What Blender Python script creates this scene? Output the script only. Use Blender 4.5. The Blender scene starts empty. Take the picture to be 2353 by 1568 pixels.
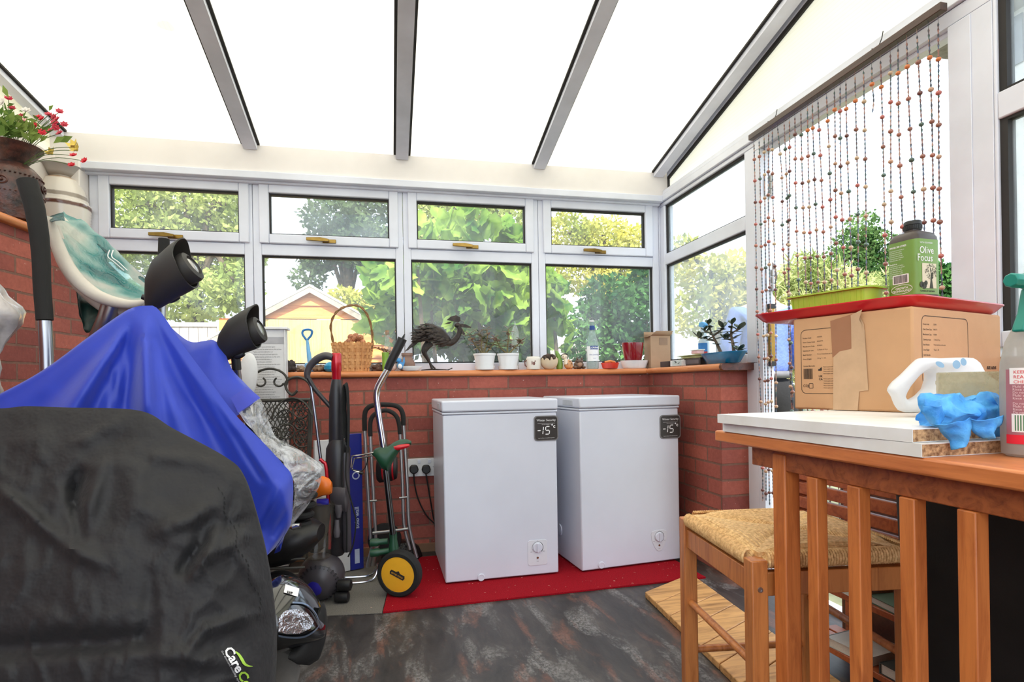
import bpy, math, random
import numpy as np
from mathutils import Vector, Matrix, noise
V = Vector
sc = bpy.context.scene
COL = sc.collection
PI = math.pi
rnd = random.Random(11)

# ------------------------------------------------------------------ camera geometry (photo 2353 x 1568)
F, YAW, ROLL, CX, CY, H = 1292.0, 0.2148, 0.0161, 1176.5, 882.0, 0.907
fw = V((math.sin(YAW), math.cos(YAW), 0)); rt = V((math.cos(YAW), -math.sin(YAW), 0)); dn = V((0, 0, -1))
r2 = rt * math.cos(ROLL) + dn * math.sin(ROLL); d2 = dn * math.cos(ROLL) - rt * math.sin(ROLL)
EYE = V((0, 0, H))
def ray(x, y): return fw + r2 * ((x - CX) / F) + d2 * ((y - CY) / F)
def onZ(x, y, z): v = ray(x, y); return EYE + v * ((z - H) / v.z)
def onY(x, y, Y): v = ray(x, y); return EYE + v * (Y / v.y)
def onX(x, y, X): v = ray(x, y); return EYE + v * (X / v.x)
def onD(x, y, d): return EYE + ray(x, y) * d
def onP(x, y, p0, n): v = ray(x, y); return EYE + v * ((p0 - EYE).dot(n) / v.dot(n))
cam = bpy.data.cameras.new('camera'); co = bpy.data.objects.new('camera', cam); COL.objects.link(co)
cam.sensor_fit = 'HORIZONTAL'; cam.sensor_width = 36; cam.lens = 36 * F / 2353; cam.clip_start = .02; cam.clip_end = 300
cam.shift_x = -(CX - 1176.5) / 2353; cam.shift_y = (CY - 784) / 2353
Mc = Matrix((r2, -d2, -fw)).transposed().to_4x4(); Mc.translation = EYE
co.matrix_world = Mc
sc.camera = co

# ------------------------------------------------------------------ mesh builder
_txt = {}
def text_mesh(s, bold=0.0, shear=0.0, sx=1.0):
    k = (s, bold, shear, sx)
    if k not in _txt:
        c = bpy.data.curves.new('t', 'FONT'); c.body = s; c.size = 1; c.resolution_u = 2; c.offset = bold; c.shear = shear
        o = bpy.data.objects.new('t', c); me = bpy.data.meshes.new_from_object(o)
        vs = [(v.co.x * sx, v.co.y) for v in me.vertices]; fs = [tuple(p.vertices) for p in me.polygons]
        bpy.data.objects.remove(o); bpy.data.curves.remove(c); bpy.data.meshes.remove(me)
        _txt[k] = (vs, fs)
    return _txt[k]
def frame(o, x, y):
    x = V(x).normalized(); y = V(y); y = (y - x * y.dot(x)).normalized(); z = x.cross(y)
    M = Matrix((x, y, z)).transposed().to_4x4(); M.translation = V(o); return M
def rotz(a): return Matrix.Rotation(a, 4, 'Z')
def T(*a): return Matrix.Translation(V(a))
class MB:
    def __init__(s, M=None): s.v = []; s.f = []; s.m = []; s.M = M
    def add(s, vs, fs, mi=0, M=None):
        b = len(s.v)
        if M is not None: vs = [M @ V(p) for p in vs]
        if s.M is not None: vs = [s.M @ V(p) for p in vs]
        s.v.extend(tuple(p) for p in vs); s.f.extend(tuple(b + i for i in f) for f in fs); s.m.extend([mi] * len(fs)); return s
    def box(s, a, b, mi=0, M=None):
        x0, y0, z0 = (min(a[i], b[i]) for i in range(3)); x1, y1, z1 = (max(a[i], b[i]) for i in range(3))
        return s.add([(x0,y0,z0),(x1,y0,z0),(x1,y1,z0),(x0,y1,z0),(x0,y0,z1),(x1,y0,z1),(x1,y1,z1),(x0,y1,z1)],
                     [(3,2,1,0),(4,5,6,7),(0,1,5,4),(1,2,6,5),(2,3,7,6),(3,0,4,7)], mi, M)
    def cbox(s, c, d, mi=0, M=None): return s.box([c[i]-d[i]/2 for i in range(3)], [c[i]+d[i]/2 for i in range(3)], mi, M)
    def bar(s, p0, p1, w, h, up=(0,0,1), mi=0):
        p0 = V(p0); p1 = V(p1); x = (p1 - p0); L = x.length; x.normalize(); u = V(up)
        if abs(u.normalized().dot(x)) > .99: u = V((1,0,0))
        y = u.cross(x).normalized(); z = x.cross(y); M = Matrix((x, y, z)).transposed().to_4x4(); M.translation = p0
        return s.box((0, -w/2, -h/2), (L, w/2, h/2), mi, M)
    def tube(s, pts, r, n=8, closed=False, caps=True, mi=0, sq=1.0):
        pts = [V(p) for p in pts]; k = len(pts); rs = r if isinstance(r, (list, tuple)) else [r] * k
        vs = []; fs = []; prev = None
        for i in range(k):
            a = pts[(i-1) % k] if (closed or i > 0) else pts[i]; b = pts[(i+1) % k] if (closed or i < k-1) else pts[i]
            t = (b - a); t = t.normalized() if t.length > 1e-9 else V((0,0,1))
            if prev is None:
                u = V((0,0,1)) if abs(t.z) < .9 else V((1,0,0)); x = u.cross(t).normalized()
            else:
                x = prev - t * prev.dot(t); x = x.normalized() if x.length > 1e-6 else V((1,0,0)).cross(t).normalized()
            prev = x; y = t.cross(x)
            for j in range(n):
                an = 2*PI*j/n; vs.append(pts[i] + (x*math.cos(an) + y*math.sin(an)*sq) * rs[i])
        for i in range(k if closed else k-1):
            for j in range(n):
                a = i*n+j; b = i*n+(j+1) % n; c = ((i+1) % k)*n+(j+1) % n; d = ((i+1) % k)*n+j; fs.append((a,b,c,d))
        if caps and not closed:
            fs.append(tuple(reversed(range(n)))); fs.append(tuple((k-1)*n+j for j in range(n)))
        return s.add(vs, fs, mi)
    def lathe(s, prof, n=24, M=None, mi=0, cap0=True, cap1=True):
        vs = []; fs = []
        for (r, z) in prof:
            for j in range(n): an = 2*PI*j/n; vs.append((r*math.cos(an), r*math.sin(an), z))
        k = len(prof)
        for i in range(k-1):
            for j in range(n): fs.append((i*n+j, i*n+(j+1) % n, (i+1)*n+(j+1) % n, (i+1)*n+j))
        if cap0: fs.append(tuple(reversed(range(n))))
        if cap1: fs.append(tuple((k-1)*n+j for j in range(n)))
        return s.add(vs, fs, mi, M)
    def ball(s, c, r, n=12, m=8, mi=0, M=None):
        r = (r,r,r) if isinstance(r, (int,float)) else r; vs = []; fs = []
        for i in range(m+1):
            th = PI*i/m
            for j in range(n):
                an = 2*PI*j/n; vs.append((c[0]+r[0]*math.sin(th)*math.cos(an), c[1]+r[1]*math.sin(th)*math.sin(an), c[2]+r[2]*math.cos(th)))
        for i in range(m):
            for j in range(n):
                a = i*n+j; b = i*n+(j+1) % n; c2 = (i+1)*n+(j+1) % n; d = (i+1)*n+j
                fs.append((a, d, c2, b))
        return s.add(vs, fs, mi, M)
    def sheet(s, g, mi=0, thick=0):
        nu = len(g); nv = len(g[0]); vs = [p for row in g for p in row]
        fs = [(i*nv+j, i*nv+j+1, (i+1)*nv+j+1, (i+1)*nv+j) for i in range(nu-1) for j in range(nv-1)]
        return s.add(vs, fs, mi)
    def loft(s, rings, mi=0, caps=True, closed=False):
        n = len(rings[0]); k = len(rings); vs = [p for r in rings for p in r]; fs = []
        for i in range(k if closed else k-1):
            for j in range(n): fs.append((i*n+j, i*n+(j+1) % n, ((i+1) % k)*n+(j+1) % n, ((i+1) % k)*n+j))
        if caps and not closed: fs.append(tuple(reversed(range(n)))); fs.append(tuple((k-1)*n+j for j in range(n)))
        return s.add(vs, fs, mi)
    def poly(s, pts, h, M=None, mi=0):      # prism: 2D outline in local xy, height h along z
        n = len(pts); vs = [(p[0], p[1], 0) for p in pts] + [(p[0], p[1], h) for p in pts]
        fs = [tuple(reversed(range(n))), tuple(range(n, 2*n))] + [(j, (j+1) % n, n+(j+1) % n, n+j) for j in range(n)]
        return s.add(vs, fs, mi, M)
    def text(s, t, size, M, mi=0, align='L', bold=0.0, shear=0.0, sx=1.0, dz=0.0):
        vs, fs = text_mesh(t, bold, shear, sx)
        if not vs: return s
        xs = [p[0] for p in vs]; w = max(xs); x0 = min(xs)
        off = 0 if align == 'L' else -(w+x0)/2 if align == 'C' else -w
        return s.add([((x+off)*size, y*size, dz) for x, y in vs], fs, mi, M)
    def build(s, name, mats, parent=None, bevel=0, sharp=38, seg=2, subd=0, solid=0, label=None, recalc=True, kind=None):
        me = bpy.data.meshes.new(name); me.from_pydata(s.v, [], s.f)
        mats = mats if isinstance(mats, (list, tuple)) else [mats]
        for m in mats: me.materials.append(m)
        if len(mats) > 1: me.polygons.foreach_set('material_index', s.m)
        if recalc:
            import bmesh
            bm = bmesh.new(); bm.from_mesh(me); bmesh.ops.recalc_face_normals(bm, faces=bm.faces); bm.to_mesh(me); bm.free()
        me.polygons.foreach_set('use_smooth', [True] * len(me.polygons))
        me.update(); me.set_sharp_from_angle(angle=math.radians(sharp))
        o = bpy.data.objects.new(name, me); COL.objects.link(o)
        if bevel:
            b = o.modifiers.new('b', 'BEVEL'); b.width = bevel; b.segments = seg; b.limit_method = 'ANGLE'; b.angle_limit = math.radians(40); b.harden_normals = False
        if solid: q = o.modifiers.new('s', 'SOLIDIFY'); q.thickness = solid; q.offset = 0
        if subd: q = o.modifiers.new('u', 'SUBSURF'); q.levels = subd; q.render_levels = subd
        if parent is not None:
            o.parent = parent; o.matrix_parent_inverse = world(parent).inverted()
        if label: o['label'] = label
        if kind: o['kind'] = kind
        return o
def world(o):
    M = o.matrix_basis.copy()
    if o.parent is not None: M = world(o.parent) @ o.matrix_parent_inverse @ M
    return M
def thing(name, label, cat, loc=(0,0,0), group=None):
    o = bpy.data.objects.new(name, None); COL.objects.link(o); o.location = V(loc); o.empty_display_size = .05
    o['label'] = label; o['category'] = cat
    if group: o['group'] = group
    return o
def tag(o, label, cat, group=None, kind=None):
    o['label'] = label; o['category'] = cat
    if group: o['group'] = group
    if kind: o['kind'] = kind
    return o
def struct(o, label, cat):
    o['kind'] = 'structure'; o['label'] = label; o['category'] = cat; return o
def catmull(pts, n):
    pts = [V(p) for p in pts]; out = []; k = len(pts)
    for i in range(k-1):
        p0 = pts[max(i-1,0)]; p1 = pts[i]; p2 = pts[i+1]; p3 = pts[min(i+2,k-1)]
        for j in range(n):
            t = j/n; out.append(.5*((2*p1) + (p2-p0)*t + (2*p0-5*p1+4*p2-p3)*t*t + (3*p1-p0-3*p2+p3)*t**3))
    out.append(pts[-1]); return out
def resample(pts, n):
    d = [0]
    for a, b in zip(pts, pts[1:]): d.append(d[-1] + (b-a).length)
    out = []; j = 0
    for i in range(n):
        t = d[-1]*i/(n-1)
        while j < len(d)-2 and d[j+1] < t: j += 1
        q = (t-d[j])/max(d[j+1]-d[j], 1e-9); out.append(pts[j].lerp(pts[j+1], min(max(q,0),1)))
    return out
def arc(c, r, a0, a1, n, u=(1,0,0), w=(0,0,1)):
    c = V(c); u = V(u); w = V(w)
    return [c + u*(r*math.cos(a0+(a1-a0)*i/n)) + w*(r*math.sin(a0+(a1-a0)*i/n)) for i in range(n+1)]
def rrect(w, h, r, n=4, cx=0, cy=0):
    p = []
    for (x, y, a) in ((w/2-r, h/2-r, 0), (-w/2+r, h/2-r, PI/2), (-w/2+r, -h/2+r, PI), (w/2-r, -h/2+r, 1.5*PI)):
        for i in range(n+1): t = a+PI/2*i/n; p.append((cx+x+r*math.cos(t), cy+y+r*math.sin(t)))
    return p

# ------------------------------------------------------------------ materials
def lin(c): return tuple(((x/255)/12.92 if x/255 <= .04045 else ((x/255+.055)/1.055)**2.4) for x in c)
class NT:
    def __init__(s, name):
        s.m = bpy.data.materials.new(name); s.m.use_nodes = True; s.t = s.m.node_tree; s.t.nodes.clear()
        s.out = s.n('ShaderNodeOutputMaterial')
    def n(s, t, **k):
        q = s.t.nodes.new(t)
        for a, b in k.items():
            if a.startswith('i_'):
                a = a[2:]; a = int(a) if a.isdigit() else a.replace('_', ' ')
                q.inputs[a].default_value = b
            else: setattr(q, a, b)
        return q
    def l(s, a, b): s.t.links.new(a, b)
    def coord(s, scale=(1,1,1), kind='Object'):
        c = s.n('ShaderNodeTexCoord'); mp = s.n('ShaderNodeMapping'); mp.inputs['Scale'].default_value = scale
        s.l(c.outputs[kind], mp.inputs[0]); return mp.outputs[0]
    def noise(s, vec, scale, detail=4, rough=.6, dist=0):
        q = s.n('ShaderNodeTexNoise'); q.inputs['Scale'].default_value = scale; q.inputs['Detail'].default_value = detail
        q.inputs['Roughness'].default_value = rough; q.inputs['Distortion'].default_value = dist; s.l(vec, q.inputs['Vector']); return q
    def ramp(s, fac, stops, interp='LINEAR'):
        q = s.n('ShaderNodeValToRGB'); cr = q.color_ramp; cr.interpolation = interp
        while len(cr.elements) < len(stops): cr.elements.new(.5)
        for e, (p, c) in zip(cr.elements, stops): e.position = p; e.color = (*c, 1) if len(c) == 3 else c
        s.l(fac, q.inputs[0]); return q.outputs[0]
    def bump(s, h, strength=.3, dist=.002, nrm=None):
        q = s.n('ShaderNodeBump'); q.inputs['Strength'].default_value = strength; q.inputs['Distance'].default_value = dist
        s.l(h, q.inputs['Height'])
        if nrm: s.l(nrm, q.inputs['Normal'])
        return q.outputs[0]
    def mix(s, f, a, b):
        q = s.n('ShaderNodeMixShader')
        if isinstance(f, float): q.inputs[0].default_value = f
        else: s.l(f, q.inputs[0])
        s.l(a, q.inputs[1]); s.l(b, q.inputs[2]); return q.outputs[0]
    def done(s, sh): s.l(sh, s.out.inputs[0]); return s.m
def P(name, c, rough=.5, metal=0, var=.12, vs=8, bump=0, bs=60, bd=.002, scale=(1,1,1), coat=0, spec=.5, c2=None, sheen=0):
    """principled surface: base colour c (0-255 sRGB) broken up by noise, optional noise bump"""
    t = NT(name); b = t.n('ShaderNodeBsdfPrincipled'); vec = t.coord(scale)
    n1 = t.noise(vec, vs); L = lin(c); L2 = lin(c2) if c2 else tuple(x*(1-var*2) for x in L)
    col = t.ramp(n1.outputs[0], [(.35, L2), (.65, tuple(min(1, x*(1+var*.4)) for x in L))])
    t.l(col, b.inputs['Base Color']); b.inputs['Roughness'].default_value = rough; b.inputs['Metallic'].default_value = metal
    b.inputs['Specular IOR Level'].default_value = spec
    if coat: b.inputs['Coat Weight'].default_value = coat; b.inputs['Coat Roughness'].default_value = .08
    if sheen: b.inputs['Sheen Weight'].default_value = sheen
    if bump: t.l(t.bump(t.noise(vec, bs).outputs[0], bump, bd), b.inputs['Normal'])
    return t.done(b.outputs[0])
def wood(name, c, c2, axis=0, rough=.45, sc_=1.0, coat=.15):
    t = NT(name); b = t.n('ShaderNodeBsdfPrincipled'); s = [14*sc_]*3; s[axis] = 1.2*sc_
    vec = t.coord(tuple(s)); n1 = t.noise(vec, 3.0, 6, .65, 1.2); n2 = t.noise(t.coord(tuple(x*4 for x in s)), 4, 3)
    col = t.ramp(n1.outputs[0], [(.3, lin(c2)), (.55, lin(c)), (.75, tuple(min(1,x*1.12) for x in lin(c)))])
    t.l(col, b.inputs['Base Color']); b.inputs['Roughness'].default_value = rough; b.inputs['Coat Weight'].default_value = coat; b.inputs['Coat Roughness'].default_value = .25
    t.l(t.bump(n2.outputs[0], .15, .001), b.inputs['Normal']); return t.done(b.outputs[0])
def glass(name, tint=(1,1,1), haze=0.0, hz=(200,215,225), gl=1.0, hs=2.0, base=0.0):
    """thin clear sheet: transparent with a fresnel reflection, plus an optional pale haze for grime and painted-in reflections"""
    t = NT(name); tr = t.n('ShaderNodeBsdfTransparent'); tr.inputs[0].default_value = (*tint, 1)
    g = t.n('ShaderNodeBsdfGlossy'); g.inputs['Roughness'].default_value = .02
    fr = t.n('ShaderNodeLayerWeight'); fr.inputs[0].default_value = .5
    pw = t.n('ShaderNodeMath', operation='POWER'); t.l(fr.outputs['Facing'], pw.inputs[0]); pw.inputs[1].default_value = 4.0
    mm = t.n('ShaderNodeMath', operation='MULTIPLY_ADD'); t.l(pw.outputs[0], mm.inputs[0]); mm.inputs[1].default_value = .5*gl; mm.inputs[2].default_value = .022*gl
    sh = t.mix(mm.outputs[0], tr.outputs[0], g.outputs[0])
    if haze:
        d = t.n('ShaderNodeBsdfDiffuse'); d.inputs[0].default_value = (*lin(hz), 1); tl = t.n('ShaderNodeBsdfTranslucent'); tl.inputs[0].default_value = (*lin(hz), 1)
        dd = t.mix(.5, d.outputs[0], tl.outputs[0]); nz = t.noise(t.coord(), hs, 5, .6)
        mr = t.n('ShaderNodeMapRange'); mr.inputs[1].default_value = .35; mr.inputs[2].default_value = .7; mr.inputs[3].default_value = base; mr.inputs[4].default_value = haze
        t.l(nz.outputs[0], mr.inputs[0]); sh = t.mix(mr.outputs[0], sh, dd)
    return t.done(sh)
def leafm(name, c, c2, vs=3, tr=.35):
    t = NT(name); vec = t.coord(); n1 = t.noise(vec, vs, 3); col = t.ramp(n1.outputs[0], [(.35, lin(c2)), (.65, lin(c))])
    d = t.n('ShaderNodeBsdfDiffuse'); tl = t.n('ShaderNodeBsdfTranslucent'); t.l(col, d.inputs[0]); t.l(col, tl.inputs[0])
    return t.done(t.mix(tr, d.outputs[0], tl.outputs[0]))
def brickm(name, axes):
    t = NT(name); b = t.n('ShaderNodeBsdfPrincipled'); c = t.n('ShaderNodeTexCoord'); sp = t.n('ShaderNodeSeparateXYZ'); t.l(c.outputs['Object'], sp.inputs[0])
    cb = t.n('ShaderNodeCombineXYZ'); t.l(sp.outputs[axes[0]], cb.inputs[0]); t.l(sp.outputs['Z'], cb.inputs[1]); sp2 = t.noise(c.outputs['Object'], 9, 3)
    ad = t.n('ShaderNodeVectorMath', operation='ADD'); s2 = t.n('ShaderNodeVectorMath', operation='SCALE'); t.l(sp2.outputs['Color'], s2.inputs[0]); s2.inputs['Scale'].default_value = .006
    t.l(cb.outputs[0], ad.inputs[0]); t.l(s2.outputs[0], ad.inputs[1]); off = t.n('ShaderNodeVectorMath', operation='ADD'); t.l(ad.outputs[0], off.inputs[0]); off.inputs[1].default_value = (10.0+axes[1], 7.35, 0)
    br = t.n('ShaderNodeTexBrick'); t.l(off.outputs[0], br.inputs['Vector'])
    br.inputs['Scale'].default_value = 1; br.inputs['Brick Width'].default_value = .225; br.inputs['Row Height'].default_value = .0735; br.inputs['Mortar Size'].default_value = .0058; br.inputs['Mortar Smooth'].default_value = .25; br.inputs['Bias'].default_value = 0
    br.inputs['Color1'].default_value = (*lin((180,100,84)),1); br.inputs['Color2'].default_value = (*lin((142,74,66)),1); br.inputs['Mortar'].default_value = (*lin((132,96,82)),1)
    n2 = t.noise(c.outputs['Object'], 55, 5, .7); n3 = t.noise(c.outputs['Object'], 5, 3)
    mx = t.n('ShaderNodeMix', data_type='RGBA', blend_type='MULTIPLY'); mx.inputs[0].default_value = .55
    t.l(br.outputs['Color'], mx.inputs[6]); t.l(t.ramp(n2.outputs[0], [(.3,(.62,.58,.58)),(.7,(1.1,1.1,1.1))]), mx.inputs[7])
    mx2 = t.n('ShaderNodeMix', data_type='RGBA', blend_type='MULTIPLY'); mx2.inputs[0].default_value = .5
    t.l(mx.outputs[2], mx2.inputs[6]); t.l(t.ramp(n3.outputs[0], [(.35,(.78,.7,.72)),(.65,(1.1,1.05,1))]), mx2.inputs[7])
    n4 = t.noise(c.outputs['Object'], 75, 3, .55); mx3 = t.n('ShaderNodeMix', data_type='RGBA'); t.l(t.ramp(n4.outputs[0], [(.70, (0,0,0)), (.76, (.75,.75,.75))]), mx3.inputs[0]); t.l(mx2.outputs[2], mx3.inputs[6]); mx3.inputs[7].default_value = (*lin((206,186,174)), 1)
    t.l(mx3.outputs[2], b.inputs['Base Color']); b.inputs['Roughness'].default_value = .85
    inv = t.n('ShaderNodeMath', operation='SUBTRACT'); inv.inputs[0].default_value = 1; t.l(br.outputs['Fac'], inv.inputs[1])
    bn = t.bump(inv.outputs[0], .7, .006); bn2 = t.bump(n2.outputs[0], .35, .003, bn); t.l(bn2, b.inputs['Normal'])
    return t.done(b.outputs[0])
UPVC = P('white_upvc', (226,229,240), .35, var=.05, vs=3)
UPVCW = P('cream_upvc', (236,230,226), .5, var=.05, vs=2)
GASK = P('rubber_gasket', (38,34,32), .7)
WHITE = P('white_enamel', (212,215,226), .3, var=.03, vs=2)
WPLAS = P('white_plastic', (228,228,228), .4, var=.06)
BLACK = P('black_plastic', (26,25,26), .45, var=.15)
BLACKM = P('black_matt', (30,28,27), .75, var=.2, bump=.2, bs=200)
RUBBER = P('black_rubber', (24,24,24), .8, var=.2)
GREYP = P('grey_plastic', (92,88,92), .4, var=.1)
CHROME = P('chrome', (205,205,208), .12, 1, var=.05)
STEEL = P('silver_tube', (170,172,178), .28, 1, var=.05)
ALU = P('aluminium', (188,188,188), .38, 1, var=.08)
BRASS = P('brass', (150,120,62), .35, 1, var=.2)
IRON = P('wrought_iron', (80,78,72), .6, .3, var=.2, bump=.2, bs=150)
PRINT = P('black_print', (40,34,32), .8, var=.05)
WPRINT = P('white_print', (240,240,240), .7, var=.02)
RED = P('red_plastic', (196,22,36), .3, var=.08, coat=.3)
BRX = brickm('brick_back', ('X', .03)); BRY = brickm('brick_side', ('Y', .12))
SILLW = wood('sill_wood', (212,134,78), (184,104,56), 0); SILLY = wood('sill_wood_side', (212,134,78), (184,104,56), 1)
# ================================================================== the room
YF, XF, YB, XB = 3.20, 1.65, 3.10, 1.51      # frame planes and brick faces
SZ = .985                                     # sill top
KL = .10
def xl(y, o=0): return -1.45 - KL*(3.2-y) + o   # inner brick face of the left wall
SLOPE = .24
def zr(y): return 2.178 + (3.15-y)*SLOPE        # underside of the roof sheets
YN = -2.4  # unseen near end; roof run back this far to keep sun out
# floor
t = NT('vinyl_floor'); b = t.n('ShaderNodeBsdfPrincipled'); vec = t.coord((6.0, 2.0, 1)); n1 = t.noise(vec, 1.6, 8, .7, .6); nf = t.noise(t.coord((1.5, 1, 1)), 70, 4, .7); n2 = t.noise(t.coord((7.5, 2.4, 3)), 1.35, 5, .62, .5); n3 = t.noise(t.coord((7.0, 2.0, 9)), 1.7, 5, .6, .4)
c1 = t.ramp(n1.outputs[0], [(.3, lin((36,34,34))), (.5, lin((58,54,53))), (.7, lin((80,74,70)))])
def mulf(a_, b_): q_ = t.n('ShaderNodeMath', operation='MULTIPLY'); t.l(a_, q_.inputs[0]); t.l(b_, q_.inputs[1]); return q_.outputs[0]
f2 = mulf(t.ramp(n2.outputs[0], [(.52, (0,0,0)), (.64, (1,1,1))]), t.ramp(nf.outputs[0], [(.40, (.1,.1,.1)), (.58, (.85,.85,.85))])); f3 = mulf(t.ramp(n3.outputs[0], [(.55, (0,0,0)), (.66, (1,1,1))]), t.ramp(nf.outputs[0], [(.35, (.25,.25,.25)), (.6, (.75,.75,.75))]))
mx = t.n('ShaderNodeMix', data_type='RGBA'); t.l(f2, mx.inputs[0]); t.l(c1, mx.inputs[6]); mx.inputs[7].default_value = (*lin((128,126,124)), 1)
mx2 = t.n('ShaderNodeMix', data_type='RGBA'); t.l(f3, mx2.inputs[0]); t.l(mx.outputs[2], mx2.inputs[6]); mx2.inputs[7].default_value = (*lin((122,80,64)), 1); t.l(mx2.outputs[2], b.inputs['Base Color'])
b.inputs['Roughness'].default_value = .45; t.l(t.bump(nf.outputs[0], .12, .002), b.inputs['Normal']); FLOORM = t.done(b.outputs[0])
struct(MB().box((-2.2, YN, -.15), (1.72, 3.12, 0)).build('floor', FLOORM), 'dark mottled vinyl floor of the conservatory', 'floor')
# brick walls
struct(MB().box((-1.75, YB, 0), (XB, YB+.16, .955)).build('wall_back', BRX), 'low red brick wall under the four back windows', 'wall')
YP = onX(1658, 1000, XB).y                      # end of the brick pier beside the door
struct(MB().box((XB, YP, 0), (XF+.02, YB+.16, .955)).build('wall_right', BRY), 'short red brick pier between freezer corner and doorway', 'wall')
m = MB(); y0, y1 = YN, YB+.16
m.add([(xl(y0),y0,0),(xl(y1),y1,0),(xl(y1)-.2,y1,0),(xl(y0)-.2,y0,0),(xl(y0),y0,1.6),(xl(y1),y1,1.6),(xl(y1)-.2,y1,1.6),(xl(y0)-.2,y0,1.6)],
      [(3,2,1,0),(4,5,6,7),(0,1,5,4),(1,2,6,5),(2,3,7,6),(3,0,4,7)])
struct(m.build('wall_left', BRY), 'taller red brick wall on the left below the vases', 'wall')
struct(MB().box((XB, YN, 0), (XF+.02, 1.225, .955)).build('wall_front', BRY), 'brick wall below the window on the near side of the door', 'wall')
# sills
def nose(p0, p1, out, dep, th=.032, mi=0, mb=None):
    """board with a rounded front edge from p0 to p1; out = unit vector towards the room"""
    mb = mb or MB(); p0 = V(p0); p1 = V(p1); o = V(out)
    prof = [(-dep, 0), (-dep, -th)] + [(.0 + th/2*math.cos(a)*.9 - th*.3, -th/2 + th/2*math.sin(a)) for a in [(-PI/2 + PI*i/8) for i in range(9)]]
    return mb.loft([[p + o*u + V((0,0,w)) for u, w in prof] for p in (p0, p1)], mi)
struct(nose((-1.44, 3.075, SZ), (XB-.02, 3.075, SZ), (0,-1,0), .13).build('trim_sill_back', SILLW), 'orange wooden sill along the back windows', 'sill')
yd = onX(1656, 842, 1.48).y
struct(nose((1.487, 3.075, SZ), (1.487, yd, SZ), (-1,0,0), .17).build('trim_sill_right', SILLY), 'orange wooden sill on the brick pier by the door', 'sill')
DARKW = wood('dark_sill_end', (92,46,36), (58,28,24), 1)
struct(nose((1.487, yd-.002, SZ), (1.487, YP-.03, SZ), (-1,0,0), .17).build('trim_sill_end', DARKW), 'dark stained end piece of the sill beside the door', 'sill')
struct(nose((xl(YN)+.03, YN, 1.6175), (xl(3.2)+.03, 3.2, 1.6175), V((1, -KL, 0)).normalized(), .16).build('trim_sill_left', SILLY), 'orange wooden sill on top of the left brick wall', 'sill')
struct(MB().box((-1.6, YB-.012, 0), (XB, YB, .045)).build('baseboard_back', P('baseboard_dust', (150,112,86), .8, bump=.4)), 'narrow timber strip at the foot of the back brick wall', 'baseboard')

# panes
PANE = glass('window_glass', (.97,.985,.98), .16, (215,222,228), hs=1.6, base=.03)  # bluish-white haze put into the panes for reflections and dirt
PANEB = glass('window_glass_blurred', (.96,.98,.98), .34, (214,224,232), hs=2.6, base=.10)
PANEF = glass('window_glass_misty', (.95,.975,.97), .42, (226,234,240), hs=1.3, base=.14)
def ringm(mb, a0, a1, z0, z1, wa, d0, d1, ax, mi=0):
    """rectangular ring (inner opening a0..a1, z0..z1; width wa outwards) between depths d0,d1; ax = 'x' back wall, 'y' side wall"""
    def bx(u0, w0, u1, w1):
        if ax == 'x': mb.box((u0, d0, w0), (u1, d1, w1), mi)
        else: mb.box((d0, u0, w0), (d1, u1, w1), mi)
    bx(a0-wa, z0-wa, a0, z1+wa); bx(a1, z0-wa, a1+wa, z1+wa); bx(a0, z1, a1, z1+wa); bx(a0, z0-wa, a1, z0)
def handle(x, z, parent, y=YF-.03):
    h = MB(); h.box((x+.005, y+.008, z-.012), (x+.075, y+.02, z+.008)); h.box((x+.01, y-.012, z-.008), (x+.035, y+.01, z+.006))
    h.loft([[(x-.075+u, y-.018, z-.004+w) for u, w in ((0,-.003),(0,.013),(.07,.016),(.115,.008),(.115,-.006),(.07,-.006))],
            [(x-.075+u, y-.006, z-.004+w) for u, w in ((0,-.003),(0,.013),(.07,.016),(.115,.008),(.115,-.006),(.07,-.006))]])
    return h.build('handle', BRASS, parent, bevel=.002, label='brass cockspur handle')
mul = [-1.456, -.694, .088, .870, 1.642]
wlab = ['leftmost back window with a full view of a leafy tree', 'back window with the orange shed behind it', 'back window with large vine leaves behind it', 'back window next to the right corner with shrubs behind']
hp = [(381, 541), (738, 552), (1070, 565), (1367, 577)]
for i in range(4):
    x0, x1 = mul[i]+.001, mul[i+1]-.001; hw = .041
    lx0, lx1 = x0+(.055 if i == 0 else hw), x1-hw
    m = MB(); d0, d1 = YF, YF+.06
    m.box((x0, d0, SZ), (lx0, d1, 2.0)); m.box((lx1, d0, SZ), (x1, d1, 2.0)); m.box((lx0, d0, SZ), (lx1, d1, 1.03)); m.box((lx0, d0, 1.613), (lx1, d1, 1.672)); m.box((lx0, d0, 1.993), (lx1, d1, 2.0))
    w = struct(m.build('window_%d' % (i+1), UPVC, bevel=.004), wlab[i], 'window')
    gx0, gx1 = (-1.361, -.759) if i == 0 else (-.611, .0125) if i == 1 else (.165, .792) if i == 2 else (.948, 1.548)
    m = MB(); wv = .05; ringm(m, gx0, gx1, 1.724, 1.943, wv, YF-.014, YF+.03, 'x')
    m.build('sash', UPVC, w, bevel=.005)
    g = MB(); ringm(g, gx0+.007, gx1-.007, 1.731, 1.934, .012, YF+.004, YF+.032, 'x'); ringm(g, lx0+.007, lx1-.007, 1.037, 1.604, .012, YF+.014, YF+.036, 'x'); g.build('gasket', GASK, w)
    MB().box((gx0, YF+.018, 1.726), (gx1, YF+.022, 1.941)).build('pane', PANEB if i == 1 else PANE, w)
    MB().box((lx0, YF+.024, 1.032), (lx1, YF+.028, 1.611)).build('pane', PANE, w)
    p = onY(*hp[i], YF-.03); handle(p.x, p.z, w)
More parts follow.
